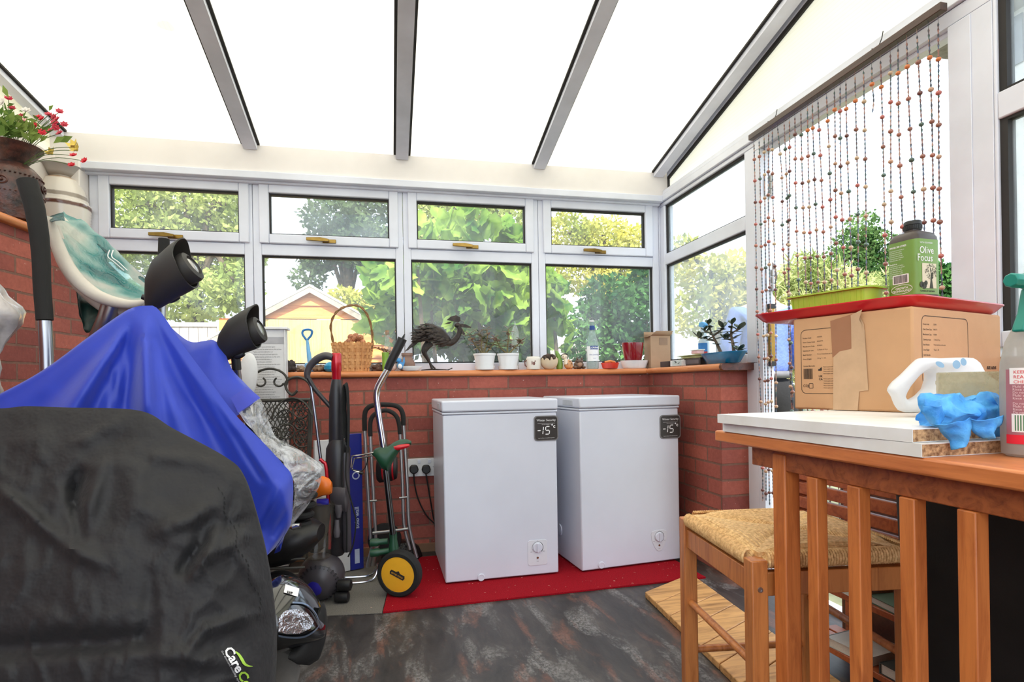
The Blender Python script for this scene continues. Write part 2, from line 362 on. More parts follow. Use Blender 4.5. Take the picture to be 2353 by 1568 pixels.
# seams and corner posts
struct(MB().box((-1.60, 3.12, 1.6175), (-1.458, 3.26, 2.036)).build('trim_corner_left', UPVCW, bevel=.004), 'white corner panel at the left end of the back windows', 'trim')
struct(MB().box((1.644, YF+.002, SZ), (1.72, 3.27, 2.0)).build('trim_corner_right', UPVC, bevel=.003), 'white corner post where back and side windows meet', 'trim')
m = MB(); prof = [(3.15, 2.036), (3.145, 2.175), (3.30, 2.14), (3.30, 2.0), (3.2, 2.0), (3.2, 2.036)]
m.loft([[(x, y, z) for y, z in prof] for x in (-1.62, 1.70)]); struct(m.build('beam_eaves', UPVCW, bevel=.003), 'wide cream eaves beam above the back windows', 'beam')
struct(MB().box((-1.60, 3.135, 1.997), (1.64, 3.20, 2.035)).box((-1.60, 3.17, 1.985), (1.64, 3.20, 1.999)).build('trim_head_back', UPVC, bevel=.004), 'white head trim running above the back windows', 'trim')

# right wall: fixed window, doorway, near window
m = MB(); a = XF; bb = XF+.06
m.box((a, 3.141, SZ), (bb, 3.198, 1.977)); m.box((a, 2.282, SZ), (bb, 2.353, 1.977)); m.box((a, 2.353, SZ), (bb, 3.141, 1.03)); m.box((a, 2.353, 1.614), (bb, 3.141, 1.68)); m.box((a, 2.282, 1.978), (bb, 3.198, 2.0))
w = struct(m.build('window_5', UPVC, bevel=.004), 'misted side window between the corner and the beaded doorway', 'window')
g = MB(); ringm(g, 2.36, 3.134, 1.687, 1.968, .012, XF+.012, XF+.036, 'y'); ringm(g, 2.36, 3.134, 1.037, 1.604, .012, XF+.012, XF+.036, 'y'); g.build('gasket', GASK, w)
MB().box((XF+.024, 2.354, 1.03), (XF+.028, 3.14, 1.614)).build('pane', PANEF, w); MB().box((XF+.024, 2.354, 1.68), (XF+.028, 3.14, 1.977)).build('pane', PANEB, w)
m = MB(); m.box((a, 2.238, 0), (a+.055, 2.281, 1.953)); m.box((a, 1.238, 0), (bb+.01, 1.362, 1.953)); m.box((a, 1.238, 1.954), (bb+.01, 2.281, 1.998)); m.box((a-.003, 1.295, 0), (a, 1.362, 1.95))
m.box((a+.02, 1.362, 1.938), (a+.055, 2.238, 1.954)); m.box((a, 1.362, 0), (a+.055, 2.238, .02)); m.box((a, 2.281, 0), (a+.055, YP+.012, .984))
dr = struct(m.build('door_1', UPVC, bevel=.004), 'white frame of the open doorway behind the bead curtain', 'door')
for (px, py) in ((1765, 428), (1768, 645)):
    p = onX(px, py, XF+.040); hm = MB(); hm.box((XF+.02, 2.231, p.z-.045), (XF+.058, 2.238, p.z+.045))
    for k in range(3): hm.lathe([(.008, -.014), (.008, .014)], 10, T(XF+.050, 2.228, p.z-.033+k*.033))
    hm.build('hinge', ALU, dr)
p = onX(1767, 770, XF+.040); q = onX(1767, 706, XF+.040); r_ = onX(1767, 836, XF+.040)
hm = MB(); hm.box((XF+.026, 2.224, r_.z), (XF+.054, 2.238, q.z), 0); hm.box((XF+.024, 2.222, r_.z-.012), (XF+.056, 2.238, r_.z+.01), 1); hm.box((XF+.024, 2.222, q.z-.01), (XF+.056, 2.238, q.z+.012), 1)
hm.build('latch_plate', [BRASS, BLACK], dr, bevel=.002, label='brass strip plate with black ends')
m = MB(); m.box((a, 1.137+.09, SZ), (bb, 1.2375, 2.0)); m.box((a, YN, SZ), (bb, 1.227, 1.03)); m.box((a, YN, 1.614), (bb, 1.227, 1.688)); m.box((a, YN, 1.975), (bb, 1.227, 2.0))
w = struct(m.build('window_6', UPVC, bevel=.004), 'side window at the right edge with a grey house outside', 'window')
g = MB()
for z0, z1 in ((1.037, 1.606), (1.696, 1.967)): g.box((XF+.008, 1.207, z0-.01), (XF+.036, 1.227, z1+.01)); g.box((XF+.008, YN, z1), (XF+.036, 1.207, z1+.01)); g.box((XF+.008, YN, z0-.01), (XF+.036, 1.207, z0))
g.build('gasket', GASK, w); MB().box((XF+.024, YN, 1.03), (XF+.028, 1.226, 1.614)).build('pane', PANEF, w); MB().box((XF+.024, YN, 1.688), (XF+.028, 1.226, 1.975)).build('pane', PANEB, w)
struct(MB().box((XF-.012, YN, 2.001), (bb+.02, 3.2, 2.043)).box((XF-.004, YN, 2.0435), (bb+.02, 3.2, 2.068)).build('trim_head_right', UPVC, bevel=.004), 'white head rail above the side window and doorway', 'trim')

# left wall window above the tall brick
m = MB()
def lbar(y0, y1, z0, z1, off, th=.05, mi=0):
    vs = [(xl(y, off)+dx, y, z) for z in (z0, z1) for (y, dx) in ((y0, 0), (y1, 0), (y1, -th), (y0, -th))]
    m.add(vs, [(3,2,1,0),(4,5,6,7),(0,1,5,4),(1,2,6,5),(2,3,7,6),(3,0,4,7)], mi)
lbar(YN, 3.2, 1.6175, 1.69, -.12); lbar(YN, 3.2, 1.985, 2.06, -.12); lbar(2.93, 3.2, 1.69, 1.985, -.12); lbar(1.2, 1.3, 1.69, 1.985, -.12)
w = struct(m.build('window_7', UPVCW, bevel=.004), 'side window behind the two vases on the left sill', 'window')
m = MB(); lbar(2.915, 2.929, 1.69, 1.985, -.125, .03); m.build('gasket', GASK, w); m = MB(); lbar(YN, 2.93, 1.69, 1.985, -.142, .004); m.build('pane', PANEB, w)

# ------------------------------------------------------------------ roof
def polycarb(name, stripe_axis, per, base=(254,249,232), tl=.40):
    t = NT(name); c = t.n('ShaderNodeTexCoord'); sp = t.n('ShaderNodeSeparateXYZ'); t.l(c.outputs['Object'], sp.inputs[0])
    mm = t.n('ShaderNodeMath', operation='MULTIPLY'); t.l(sp.outputs[stripe_axis], mm.inputs[0]); mm.inputs[1].default_value = 2*PI/per
    sn = t.n('ShaderNodeMath', operation='SINE'); t.l(mm.outputs[0], sn.inputs[0])
    st = t.ramp(sn.outputs[0], [(.0, (1,1,1)), (.9, (1,1,1)), (1.0, (.90,.90,.88))])
    n1 = t.noise(c.outputs['Object'], 1.5, 4); dirt = t.ramp(n1.outputs[0], [(.3, (.93,.93,.9)), (.7, (1,1,1))])
    n2 = t.noise(c.outputs['Object'], 4.2, 2, .4); spots = t.ramp(n2.outputs[0], [(.215, (.55,.56,.57)), (.25, (1,1,1))])
    mx = t.n('ShaderNodeMix', data_type='RGBA', blend_type='MULTIPLY'); mx.inputs[0].default_value = 1; t.l(st, mx.inputs[6]); t.l(dirt, mx.inputs[7])
    mx2 = t.n('ShaderNodeMix', data_type='RGBA', blend_type='MULTIPLY'); mx2.inputs[0].default_value = 1; t.l(mx.outputs[2], mx2.inputs[6]); t.l(spots, mx2.inputs[7])
    mx3 = t.n('ShaderNodeMix', data_type='RGBA', blend_type='MULTIPLY'); mx3.inputs[0].default_value = 1; t.l(mx2.outputs[2], mx3.inputs[6]); mx3.inputs[7].default_value = (*[x*1 for x in lin(base)], 1)
    d = t.n('ShaderNodeBsdfDiffuse'); tr = t.n('ShaderNodeBsdfTranslucent'); t.l(mx3.outputs[2], d.inputs[0]); t.l(mx3.outputs[2], tr.inputs[0])
    return t.done(t.mix(tl, d.outputs[0], tr.outputs[0]))
ROOFM = polycarb('polycarbonate_roof', 'X', .017); GABM = polycarb('polycarbonate_gable', 'Z', .017)
m = MB()
m.add([(-1.72, 3.30, zr(3.30)), (1.72, 3.30, zr(3.30)), (1.72, YN, zr(YN)), (-2.25, YN, zr(YN))], [(0,1,2,3)])
struct(m.build('ceiling', ROOFM, recalc=False), 'translucent cream polycarbonate roof sheets', 'ceiling')
def rafter(name, x, w, label, parent=None, k=0):
    m = MB()
    def q(xa, xb, za, zb, mi):
        vs = [(xx, y, zr(y)+dz) for dz in (za, zb) for (xx, y) in ((xa, 3.14), (xb, 3.14), (xb-k*(3.14-YN), YN), (xa-k*(3.14-YN), YN))]
        m.add(vs, [(3,2,1,0),(4,5,6,7),(0,1,5,4),(1,2,6,5),(2,3,7,6),(3,0,4,7)], mi)
    q(x-w/2, x+w/2, -.022, -.010, 0); q(x-w/2+.003, x+w/2-.003, -.010, -.001, 1); q(x-w/2, x+w/2, -.034, -.022, 0); q(x-w/2+.002, x+w/2-.002, .001, .02, 0)
    # dark glazing gaskets beside the bar
    q(x-w/2-.013, x-w/2+.002, -.010, -.001, 1); q(x+w/2-.002, x+w/2+.013, -.010, -.001, 1)
    return struct(m.build(name, [RAFM, GASK]), label, 'glazing bar')
RAFM = P('rafter_white', (226,230,244), .45, var=.06, vs=4)
for i, x in enumerate((-.686, .088, .868)):
    rafter('trim_rafter_%d' % (i+1), x, .066, ['glazing bar of the roof above the left mullion', 'glazing bar of the roof above the middle mullion', 'glazing bar of the roof above the right mullion'][i])
rafter('trim_rafter_4', 1.615, .062, 'end glazing bar of the roof over the right wall')
rafter('trim_rafter_5', xl(3.14)-.10, .05, 'end glazing bar of the roof over the left wall', None, KL)
m = MB(); X = XF+.03
m.add([(X, 3.16, 2.068), (X, YN, 2.068), (X, YN, zr(YN)-.002), (X, 3.16, zr(3.16)-.002)], [(0,1,2,3)]); struct(m.build('wall_gable_right', GABM, recalc=False), 'ribbed translucent infill between head rail and roof on the right', 'wall')
m = MB(); ys = (3.13, YN); m.loft([[(X-.012, y, zr(y)-.055), (X-.002, y, zr(y)-.055), (X-.002, y, zr(y)-.03), (X-.012, y, zr(y)-.03)] for y in ys]); m.box((X-.012, 3.118, 2.07), (X-.002, 3.13, zr(3.13)-.03))
struct(m.build('trim_gasket_right', GASK), 'dark glazing strip along the ribbed infill on the right', 'trim')
m = MB(); m.loft([[(X-.016, y, zr(y)-.035), (X+.01, y, zr(y)-.035), (X+.01, y, zr(y)-.002), (X-.016, y, zr(y)-.002)] for y in ys]); struct(m.build('trim_verge_right', RAFM), 'white edge bar where roof meets the right infill', 'trim')
m = MB(); m.add([(xl(3.16)-.14, 3.16, 2.06), (xl(YN)-.14, YN, 2.06), (xl(YN)-.14, YN, zr(YN)-.002), (xl(3.16)-.14, 3.16, zr(3.16)-.002)], [(0,1,2,3)]); struct(m.build('wall_gable_left', GABM, recalc=False), 'translucent infill between window head and roof on the left', 'wall')

# ------------------------------------------------------------------ light
wd = bpy.data.worlds.new('sky'); sc.world = wd; wd.use_nodes = True; wt = wd.node_tree
bg = wt.nodes['Background']; tc = wt.nodes.new('ShaderNodeTexCoord'); nz = wt.nodes.new('ShaderNodeTexNoise'); nz.inputs['Scale'].default_value = 2.2; nz.inputs['Detail'].default_value = 4
cr = wt.nodes.new('ShaderNodeValToRGB'); cr.color_ramp.elements[0].position = .42; cr.color_ramp.elements[0].color = (.80,.95,1.15,1); cr.color_ramp.elements[1].position = .6; cr.color_ramp.elements[1].color = (1.0,1.03,1.09,1)
wt.links.new(tc.outputs['Generated'], nz.inputs[0]); wt.links.new(nz.outputs[0], cr.inputs[0]); wt.links.new(cr.outputs[0], bg.inputs[0]); bg.inputs[1].default_value = 1.0
sl = bpy.data.lights.new('sun', 'SUN'); so = bpy.data.objects.new('sun', sl); COL.objects.link(so); sl.energy = 4.0; sl.angle = .02; sl.color = (1, .95, .86)
so.rotation_euler = V((-.02, .62, -.80)).to_track_quat('-Z', 'Y').to_euler(); so.location = (0, -4, 6)
vs_ = sc.view_settings; vs_.view_transform = 'Standard'; vs_.look = 'None'; vs_.gamma = 1; vs_.use_curve_mapping = False; vs_.exposure = 1.5
cy_ = sc.cycles; cy_.use_denoising = True; cy_.max_bounces = 10; cy_.diffuse_bounces = 5; cy_.transparent_max_bounces = 16; cy_.sample_clamp_indirect = 8; cy_.caustics_reflective = False; cy_.caustics_refractive = False
G0 = struct(MB().box((-60, -30, -.5), (60, 90, -.151)).build('ground', P('lawn', (112,116,88), .9, var=.3, vs=2)), 'grassy ground outside the conservatory', 'ground')
# ================================================================== freezers, mats, sockets
def freezer(name, label, org, ang, w, d, h, disp, dial, cap, shield, sidecap=None):
    org = (org[0], org[1], .0085); h -= .0085; disp, dial, cap = ((q[0], q[1]-.0085) for q in (disp, dial, cap))
    t = thing(name, label, 'freezer', org); M = T(*org) @ rotz(ang); lt = .052
    m = MB(M); m.box((.004, .006, .006), (w-.004, d, h-lt-.012)); m.build('body', WHITE, t, bevel=.006)
    m = MB(M); m.box((0, .002, h-lt-.011), (w, d, h-lt-.001)); m.build('rim', WHITE, t, bevel=.003)
    m = MB(M); m.box((.006, .008, h-lt-.002), (w-.006, d-.004, h-lt+.001)); m.build('seal', GASK, t)
    m = MB(M); m.box((-.002, -.004, h-lt+.001), (w+.002, d+.004, h)); lid = m.build('lid', WHITE, t, bevel=.008, seg=3)
    # side grip recess of the lid: a shallow framed pocket
    m = MB(M); m.box((-.004, .07, h-.040), (-.0015, .19, h-.014)); m.build('grip', P('lid_grip', (196,198,204), .5), lid, bevel=.001)
    for fx in (.05, w-.05):
        for fy in (.05, d-.05):
            m = MB(M); m.lathe([(.016, 0), (.016, .004), (.011, .007)], 12, T(fx, fy, 0)); m.build('foot', WPLAS, t)
    FR = M @ Matrix(((1,0,0,0),(0,0,-1,.006),(0,1,0,0),(0,0,0,1)))     # local x along, y up, z out of the front
    u, v = disp; s = .118
    m = MB(FR @ T(u, v, 0)); m.poly(rrect(s, s, .016), .003, None, 0); dp = m.build('display', [P('display_rim', (120,118,118), .4)], t)
    m = MB(FR @ T(u, v, .003)); m.poly(rrect(s-.010, s-.010, .013), .0012); m.build('screen', P('display_face', (52,48,46), .35, var=.03), dp)
    m = MB(FR @ T(u, v, .0048)); L = lambda x, y: T(x, y, 0)
    m.text('Winter Security', .0145, L(0, .033), 0, 'C', sx=.98); m.box((-.042, .0225, 0), (.042, .0232, .0002))
    # seven-segment -15 degrees
    def seg(x, y, a, l=.017, wd=.0042):
        m.poly([(-l/2, 0), (-l/2+wd/2, wd/2), (l/2-wd/2, wd/2), (l/2, 0), (l/2-wd/2, -wd/2), (-l/2+wd/2, -wd/2)], .0003, Matrix(((1,.12,0,0),(0,1,0,0),(0,0,1,0),(0,0,0,1))) @ T(x, y, 0) @ rotz(a))
    y0 = -.010
    seg(-.034, y0, 0, .016); seg(-.0145, y0+.009, PI/2); seg(-.0145, y0-.009, PI/2)
    for sx_, sy_, a_ in ((.007, .018, 0), (.007, 0, 0), (.007, -.018, 0), (-.003, .009, PI/2), (.017, -.009, PI/2)): seg(sx_, y0+sy_, a_)
    m.text('°c', .024, L(.024, .001), 0, 'L', bold=.03); m.text('keeps food frozen in low ambient temperature', .0042, L(0, -.047), 0, 'C'); m.text('cold room and garage use', .0042, L(0, .0165), 0, 'C')
    m.build('screen_print', WPRINT, dp)
    # thermostat plate
    u, v = dial
    if shield:
        o = [(-.046,.034), (-.04,.046), (-.02,.052), (.02,.052), (.04,.046), (.046,.034), (.042,.005), (.028,-.03), (.012,-.05), (0,-.053), (-.012,-.05), (-.028,-.03), (-.042,.005)]; k = (.0, .018, -.024)
    else: o = rrect(.094, .118, .012); k = (0, .024, -.024)
    m = MB(FR @ T(u, v, 0)); m.poly(o, .0022); pl = m.build('thermostat', P('thermostat_plate', (214,216,222), .35, var=.02), t, bevel=.0008)
    m = MB(FR @ T(u, v, .0022)); m.lathe([(.024, 0), (.022, .006), (.021, .007)], 28, T(0, k[1], 0)); m.box((-.003, k[1]-.02, .006), (.003, k[1]+.02, .013)); m.build('knob', WHITE, pl, bevel=.0008)
    m = MB(FR @ T(u, v, .0024))
    r_ = .0265; m.sheet([[((r_+s_*(.0003+.0010*(1-i/30)))*math.cos(math.radians(-48+i*9.2)), k[1]+(r_+s_*(.0003+.0010*(1-i/30)))*math.sin(math.radians(-48+i*9.2)), 0) for s_ in (-1, 1)] for i in range(31)])
    m.build('dial_arc', PRINT, pl); m = MB(FR @ T(u, v, .0024)); m.text('MIN', .005, T(-.03, k[1]-.021, 0), 0, 'C'); m.text('MAX', .005, T(.03, k[1]-.021, 0), 0, 'C'); m.text('4', .005, T(0, k[1]+.029, 0), 0, 'C'); m.text('RUN', .0045, T(0, k[2]-.018, 0), 0, 'C')
    m.build('dial_lettering', PRINT, pl)
    m = MB(FR @ T(u, v, .0022)); m.lathe([(.0052, 0), (.0042, .0028), (.001, .0034)], 14, T(0, k[2], 0)); m.build('indicator', P('amber_lamp', (112,58,34), .25), pl)
    m = MB(FR @ T(cap[0], cap[1], 0)); m.lathe([(.017, 0), (.0165, .005), (.013, .0065), (.012, .0052), (.001, .0052)], 24); m.build('drain_cap', WHITE, t)
    if sidecap:
        m = MB(M @ Matrix(((0,0,-1,.004),(-1,0,0,sidecap[0]),(0,1,0,sidecap[1]),(0,0,0,1)))); m.lathe([(.03, 0), (.029, .004), (.02, .006), (.001, .006)], 24); m.build('side_cap', WHITE, t)
    return t
A0 = onZ(1022, 1350, 0); B0 = onZ(1287, 1324, 0)
h1 = onY(1020, 922, A0.y).z
def loc(px, py, org, ang):
    n = V((math.sin(ang), -math.cos(ang), 0)); p = onP(px, py, V(org), n) - V(org); return (p.dot(V((math.cos(ang), math.sin(ang), 0))), p.z)
o1 = (A0.x, A0.y, 0); a1 = math.atan2(B0.y-A0.y, B0.x-A0.x)
freezer('chest_freezer', 'white chest freezer with square dial plate, nearer the wheeled tools', o1, a1, (B0-A0).length, .50, h1, loc(1255.5, 984.5, o1, a1), loc(1236, 1271, o1, a1), loc(1106, 1328, o1, a1), False)
A1 = onZ(1337, 1322, 0); B1 = onZ(1567, 1292, 0); o2 = (A1.x, A1.y, 0); a2 = math.atan2(B1.y-A1.y, B1.x-A1.x)
freezer('chest_freezer', 'white chest freezer with shield-shaped dial plate, beside the rush stool', o2, a2, (B1-A1).length, .47, h1+.002, loc(1541, 981, o2, a2), loc(1516, 1243, o2, a2), loc(1383, 1300, o2, a2), True, (.27, .14))

def pile(name, c, c2, bs=350):
    t = NT(name); b = t.n('ShaderNodeBsdfPrincipled'); vec = t.coord(); n1 = t.noise(vec, 260, 3, .8); n2 = t.noise(vec, 5, 4)
    n3 = t.noise(vec, 70, 2, .5); col = t.ramp(n1.outputs[0], [(.35, lin(c2)), (.65, lin(c))])
    lint = t.ramp(n3.outputs[0], [(.73, (0,0,0)), (.76, (1,1,1))]); mx = t.n('ShaderNodeMix', data_type='RGBA'); t.l(lint, mx.inputs[0]); t.l(col, mx.inputs[6]); mx.inputs[7].default_value = (*lin((205,170,150)), 1)
    t.l(mx.outputs[2], b.inputs['Base Color']); b.inputs['Roughness'].default_value = .95; b.inputs['Specular IOR Level'].default_value = .15
    t.l(t.bump(n1.outputs[0], .8, .004), b.inputs['Normal']); return t.done(b.outputs[0])
def mat_piece(pts, h, name, m):
    q = MB(); q.poly([(p.x, p.y) for p in pts], h, T(0, 0, .001)); return q.build(name, m)
c0 = onZ(880, 1411, 0); c1 = onZ(1487, 1345, 0); c2_ = onZ(1640, 1322, 0); dirx = (c1-c0).normalized()
tag(mat_piece([c0, c0+dirx*1.44, c0+dirx*1.44+V((-.02,.40,0)), V((1.48,2.98,0)), V((.02,2.98,0))], .007, 'carpet_strip', pile('red_carpet', (176,18,34), (128,8,22))), 'red carpet strip under the two white freezers', 'carpet')
g0 = onZ(735, 1418, 0)
tag(mat_piece([g0+V((-.75,.0,0)), g0, c0+V((-.004,0,0)), V((.008,2.9,0)), V((-1.25,2.9,0))], .003, 'carpet_mat', pile('grey_carpet', (142,138,130), (104,100,94))), 'grey carpet piece left of the red carpet strip', 'carpet')

def socket(name, label, px0, px1, py0, py1):
    p = onY(px0, py0, YB-.006); q = onY(px1, py1, YB-.006); t = thing(name, label, 'socket', ((p.x+q.x)/2, YB, (p.z+q.z)/2))
    m = MB(); m.box((p.x, YB-.012, q.z), (q.x, YB, p.z)); m.build('faceplate', WPLAS, t, bevel=.002)
    for k in (.18, .82):
        m = MB(); x = p.x + (q.x-p.x)*(.42 if k < .5 else .80); m.box((x-.008, YB-.0165, p.z-.026), (x+.008, YB-.012, p.z-.008)); m.build('switch', WHITE, t, bevel=.001)
    m = MB(); [m.lathe([(.003, 0), (.0025, .001)], 10, Matrix(((1,0,0,xx),(0,0,-1,YB-.012),(0,1,0,(p.z+q.z)/2),(0,0,0,1)))) for xx in (p.x+.008, q.x-.008)]; m.build('screw', STEEL, t)
    return t
socket('wall_socket', 'white double wall socket with two black plugs beside the left freezer', 937, 999, 1055, 1093)
socket('wall_socket', 'second white wall socket, mostly behind the left freezer', 1001, 1062, 1055, 1093)
for k, (px, path) in enumerate(((951, [(951,1090),(953,1115),(962,1150),(980,1185),(998,1203)]), (979, [(979,1090),(984,1120),(990,1155),(996,1190),(1003,1206)]))):
    p = onY(px, 1077, YB-.02); t = thing('power_plug', ['black plug in the left outlet of the wall socket', 'black plug in the right outlet of the wall socket'][k], 'plug', p, 'plugs in the wall socket')
    m = MB(); prof = [(-.020,-.018),(-.024,-.004),(-.020,.012),(-.012,.020),(.012,.020),(.020,.012),(.024,-.004),(.020,-.018),(.008,-.026),(-.008,-.026)]
    m.poly(prof, .030, Matrix(((1,0,0,p.x),(0,0,-1,YB-.0125),(0,1,0,p.z),(0,0,0,1)))); m.build('plug_body', BLACK, t, bevel=.005)
    pts = catmull([V((p.x, YB-.026, p.z-.022))] + [onY(a, b, YB-.026-.012*k) for a, b in path], 6); pts.append(V((pts[-1].x+.02, YB-.03-.014*k, pts[-1].z-.10)))
    m = MB(); m.tube(pts, .0038, 8); m.build('cable', BLACK, t)
m = MB(); q = V((.05,0,0)); m.loft([[V((q.x+.10*s*math.cos(a)*(1+.1*math.sin(5*a)), 2.98+.07*s*math.sin(a), z)) for a in [2*PI*k/20 for k in range(20)]] for s, z in ((1.02,.009),(1,.02),(.85,.06),(.5,.095),(.1,.10))])
tag(m.build('black_bag', P('black_bag_plastic', (22,21,22), .35, bump=.9, bs=14, bd=.03)), 'crumpled black bag on the floor behind the left freezer', 'bag')

# ================================================================== table with slatted end
TZ = .79
PINE = wood('orange_pine', (206,122,62), (168,88,40), 2); PINEX = wood('orange_pine_top', (214,130,74), (180,100,52), 1, .35); RPINE = wood('red_pine', (176,92,50), (138,62,32), 0)
TA = onZ(1641.6, 989, TZ); TB = onZ(2353, 1084, TZ); e = (TB-TA).normalized(); n_ = V((-e.y, e.x, 0));
if n_.x < 0: n_ = -n_                                   # n_: from the front edge under the table
TL, TW = 1.04, .80
TM = Matrix((e, n_, V((0,0,1)))).transposed().to_4x4(); TM.translation = V((TA.x, TA.y, 0))
t = thing('dining_table', 'orange pine table with slatted end holding boards and cardboard box', 'table', TA + V((.4, 0, -TZ)))
m = MB(TM); m.box((0, 0, TZ-.026), (TL, TW, TZ)); m.build('tabletop', PINEX, t, bevel=.004)
m = MB(TM); m.box((.10, .026, .722), (TL-.06, .046, TZ-.0262)); m.box((.10, TW-.05, .722), (TL-.06, TW-.03, TZ-.0262)); m.box((.10, .046, .722), (.12, TW-.05, TZ-.0262)); m.build('apron', wood('apron_pine', (166,92,48), (120,60,28), 0), t, bevel=.002)
def s_on_edge(px, off=.03):
    # distance along the table edge of a pixel column, on the line set back by off
    lo, hi = 0, 1.1
    for _ in range(40):
        mid = (lo+hi)/2; p = TM @ V((mid, off, .6)) - EYE; x = CX + F*p.dot(r2)/p.dot(fw)
        lo, hi = (mid, hi) if x < px else (lo, mid)
    return lo
for px, wd_ in ((1792, .036), (1868, .0255), (1964, .0255), (2088, .0255), (2226, .0255)):
    s = s_on_edge(px+6); m = MB(TM)
    if wd_ > .03: m.box((s-wd_/2, .022, 0), (s+wd_/2, .022+wd_, .755)); m.build('leg', PINE, t, bevel=.003)
    else: m.box((s-.013, .0225, .10), (s+.013, .0465, .7218)); m.build('slat', PINE, t, bevel=.002)
sl0 = s_on_edge(1798)
m = MB(TM); m.box((TL-.10, .022, 0), (TL-.064, .058, .7218)); m.build('leg', PINE, t, bevel=.003)
for (xx) in (sl0-.018, TL-.10):
    m = MB(TM); m.box((xx, TW-.09, 0), (xx+.036, TW-.054, .7218)); m.build('leg', PINE, t, bevel=.003)
m = MB(TM); m.box((sl0+.02, .0225, .07), (TL-.10, .0465, .10)); m.build('bottom_rail', PINE, t, bevel=.002)

# white boards
CHIP = P('chipboard', (196,160,118), .9, var=.3, vs=140, bump=.6, bs=160, bd=.003, c2=(120,84,56)); MELA = P('melamine', (246,247,250), .4, var=.03, vs=6, c2=(230,228,224))
L0 = onZ(1662, 992, TZ); L1 = onZ(2120, 1053, TZ); be = (L1-L0).normalized(); bn = V((-be.y, be.x, 0)); bn = bn if bn.x > 0 else -bn; bl = (L1-L0).length
BM = Matrix((be, bn, V((0,0,1)))).transposed().to_4x4(); BM.translation = V((L0.x, L0.y, TZ+.0005))
def board(label, M, l, w, th):
    t = thing('chipboard_panel', label, 'board', M @ V((l/2, w/2, 0)), 'white boards on the table')
    MB(M).box((.0009, .0009, .0009), (l-.001, w-.001, th-.0009)).build('core', CHIP, t)
    m = MB(M); m.box((0, 0, 0), (l-.0005, w, .0008)); m.box((0, 0, th-.0008), (l-.0005, w, th)); m.box((-.0008, -.0008, 0), (l-.0005, 0, th)); m.box((-.0008, 0, 0), (0, w, th)); m.build('facing', MELA, t)
    return t
board('lower of the two white chipboard panels lying on the table', BM, bl, .47, .0195)
p = onP(1650, 972, BM @ V((0,0,.02)), V((0,0,1))); q = onP(2099, 1018, BM @ V((0,0,.02)), V((0,0,1)))
UPL = (q-p).length; be2 = (q-p).normalized(); bn2 = V((-be2.y, be2.x, 0)); bn2 = bn2 if bn2.x > 0 else -bn2
BM2 = Matrix((be2, bn2, V((0,0,1)))).transposed().to_4x4(); BM2.translation = V((p.x, p.y, TZ+.0207))
BZ = TZ+.0207+.0195
board('upper of the two white chipboard panels, under the cardboard box', BM2, (q-p).length, .44, .0195)

# cardboard box
CARD = P('cardboard', (206,160,118), .85, var=.05, vs=5, bump=.1, bs=300); CARDD = P('cardboard_dark', (160,112,82), .85, var=.05); TAPE = P('parcel_tape', (204,170,136), .28, var=.05, vs=20)
bc = onD(2101, 952, 1.2); ba = (onD(1825, 941, 1.44)-bc); ba.z = 0; bb_ = V((ba.y, -ba.x, 0)); bb_ = bb_ if bb_.x > 0 else -bb_
BA, BBW = ba.length, .425; ba.normalize(); bb_.normalize(); bh = onP(2101, 703, V((bc.x, bc.y, 0)), -fw).z - BZ - .001
XM = Matrix((bb_, ba, V((0,0,1)))).transposed().to_4x4(); XM.translation = V((bc.x, bc.y, BZ+.0008))
box = thing('cardboard_box', 'large brown cardboard box under the red tray', 'box', XM @ V((BBW/2, BA/2, 0)))
m = MB(XM); m.box((0, 0, 0), (BBW, BA, bh)); m.build('carton', CARD, box, bevel=.005, seg=2)
LF = XM @ Matrix(((0,0,-1,-.0006),(-1,0,0,BA),(0,1,0,0),(0,0,0,1)))      # left face: x from far edge to near corner, y up
RF = XM @ Matrix(((1,0,0,0),(0,0,-1,-.0006),(0,1,0,0),(0,0,0,1)))
def on_face(px, py, M): return (lambda q: (q.x, q.y))(M.inverted() @ onP(px, py, M.translation, M.to_3x3() @ V((0,0,1))))
def outline(mb, pts, w=.0006, M=None):
    pts = pts + [pts[0]]
    for a, b in zip(pts, pts[1:]):
        a = V((*a, 0)); b = V((*b, 0)); d = b-a; 
        if d.length < 1e-6: continue
        nn = V((-d.y, d.x, 0)).normalized()*w; mb.add([a-nn, b-nn, b+nn, a+nn], [(0,1,2,3)], 0, M)
m = MB(LF); x0, y1 = on_face(1840, 760, LF); x1, y0 = on_face(1915, 905, LF)
outline(m, rrect(x1-x0+.02, y1-y0, .012, 4, (x0+x1)/2+.01, (y0+y1)/2))
for k, (a_, b_) in enumerate((('Product Code:', '3053876'), ('Outer Carton Code:', '05060773'), ('Manufacturer Code:', '4100004'), ('Quantity per case:', '12 Packs of 10 pc'), ('Batch Number:', 'Printed elsewhere on the carton'), ('Gross Weight:', '5.0 kg +/- 10%'))):
    yy = y1-.022-k*.0105; m.text(a_, .0044, T(x0+.005, yy, 0), bold=.01, sx=.86); m.text(b_, .0042, T(x0+.042, yy+.001, 0), sx=.9)
m.text('Carton Barcode:', .0046, T(x0+.005, y1-.092, 0), bold=.01)
rb = random.Random(4); xx = x0+.006
while xx < x0+.03: w_ = rb.choice((.0005,.0008,.0013)); m.box((xx, y0+.036, 0), (xx+w_, y0+.062, .0002)); xx += w_+rb.choice((.0006,.0009))
m.text('CE', .009, T(x0+.004, y0+.016, 0)); m.text('UK', .007, T(x0+.045, y0+.040, 0), bold=.02); m.text('CA', .007, T(x0+.045, y0+.033, 0), bold=.02); outline(m, rrect(.010, .012, .001, 2, x0+.025, y0+.019)); m.box((x0+.016, y0+.015, 0), (x0+.018, y0+.022, .0002))
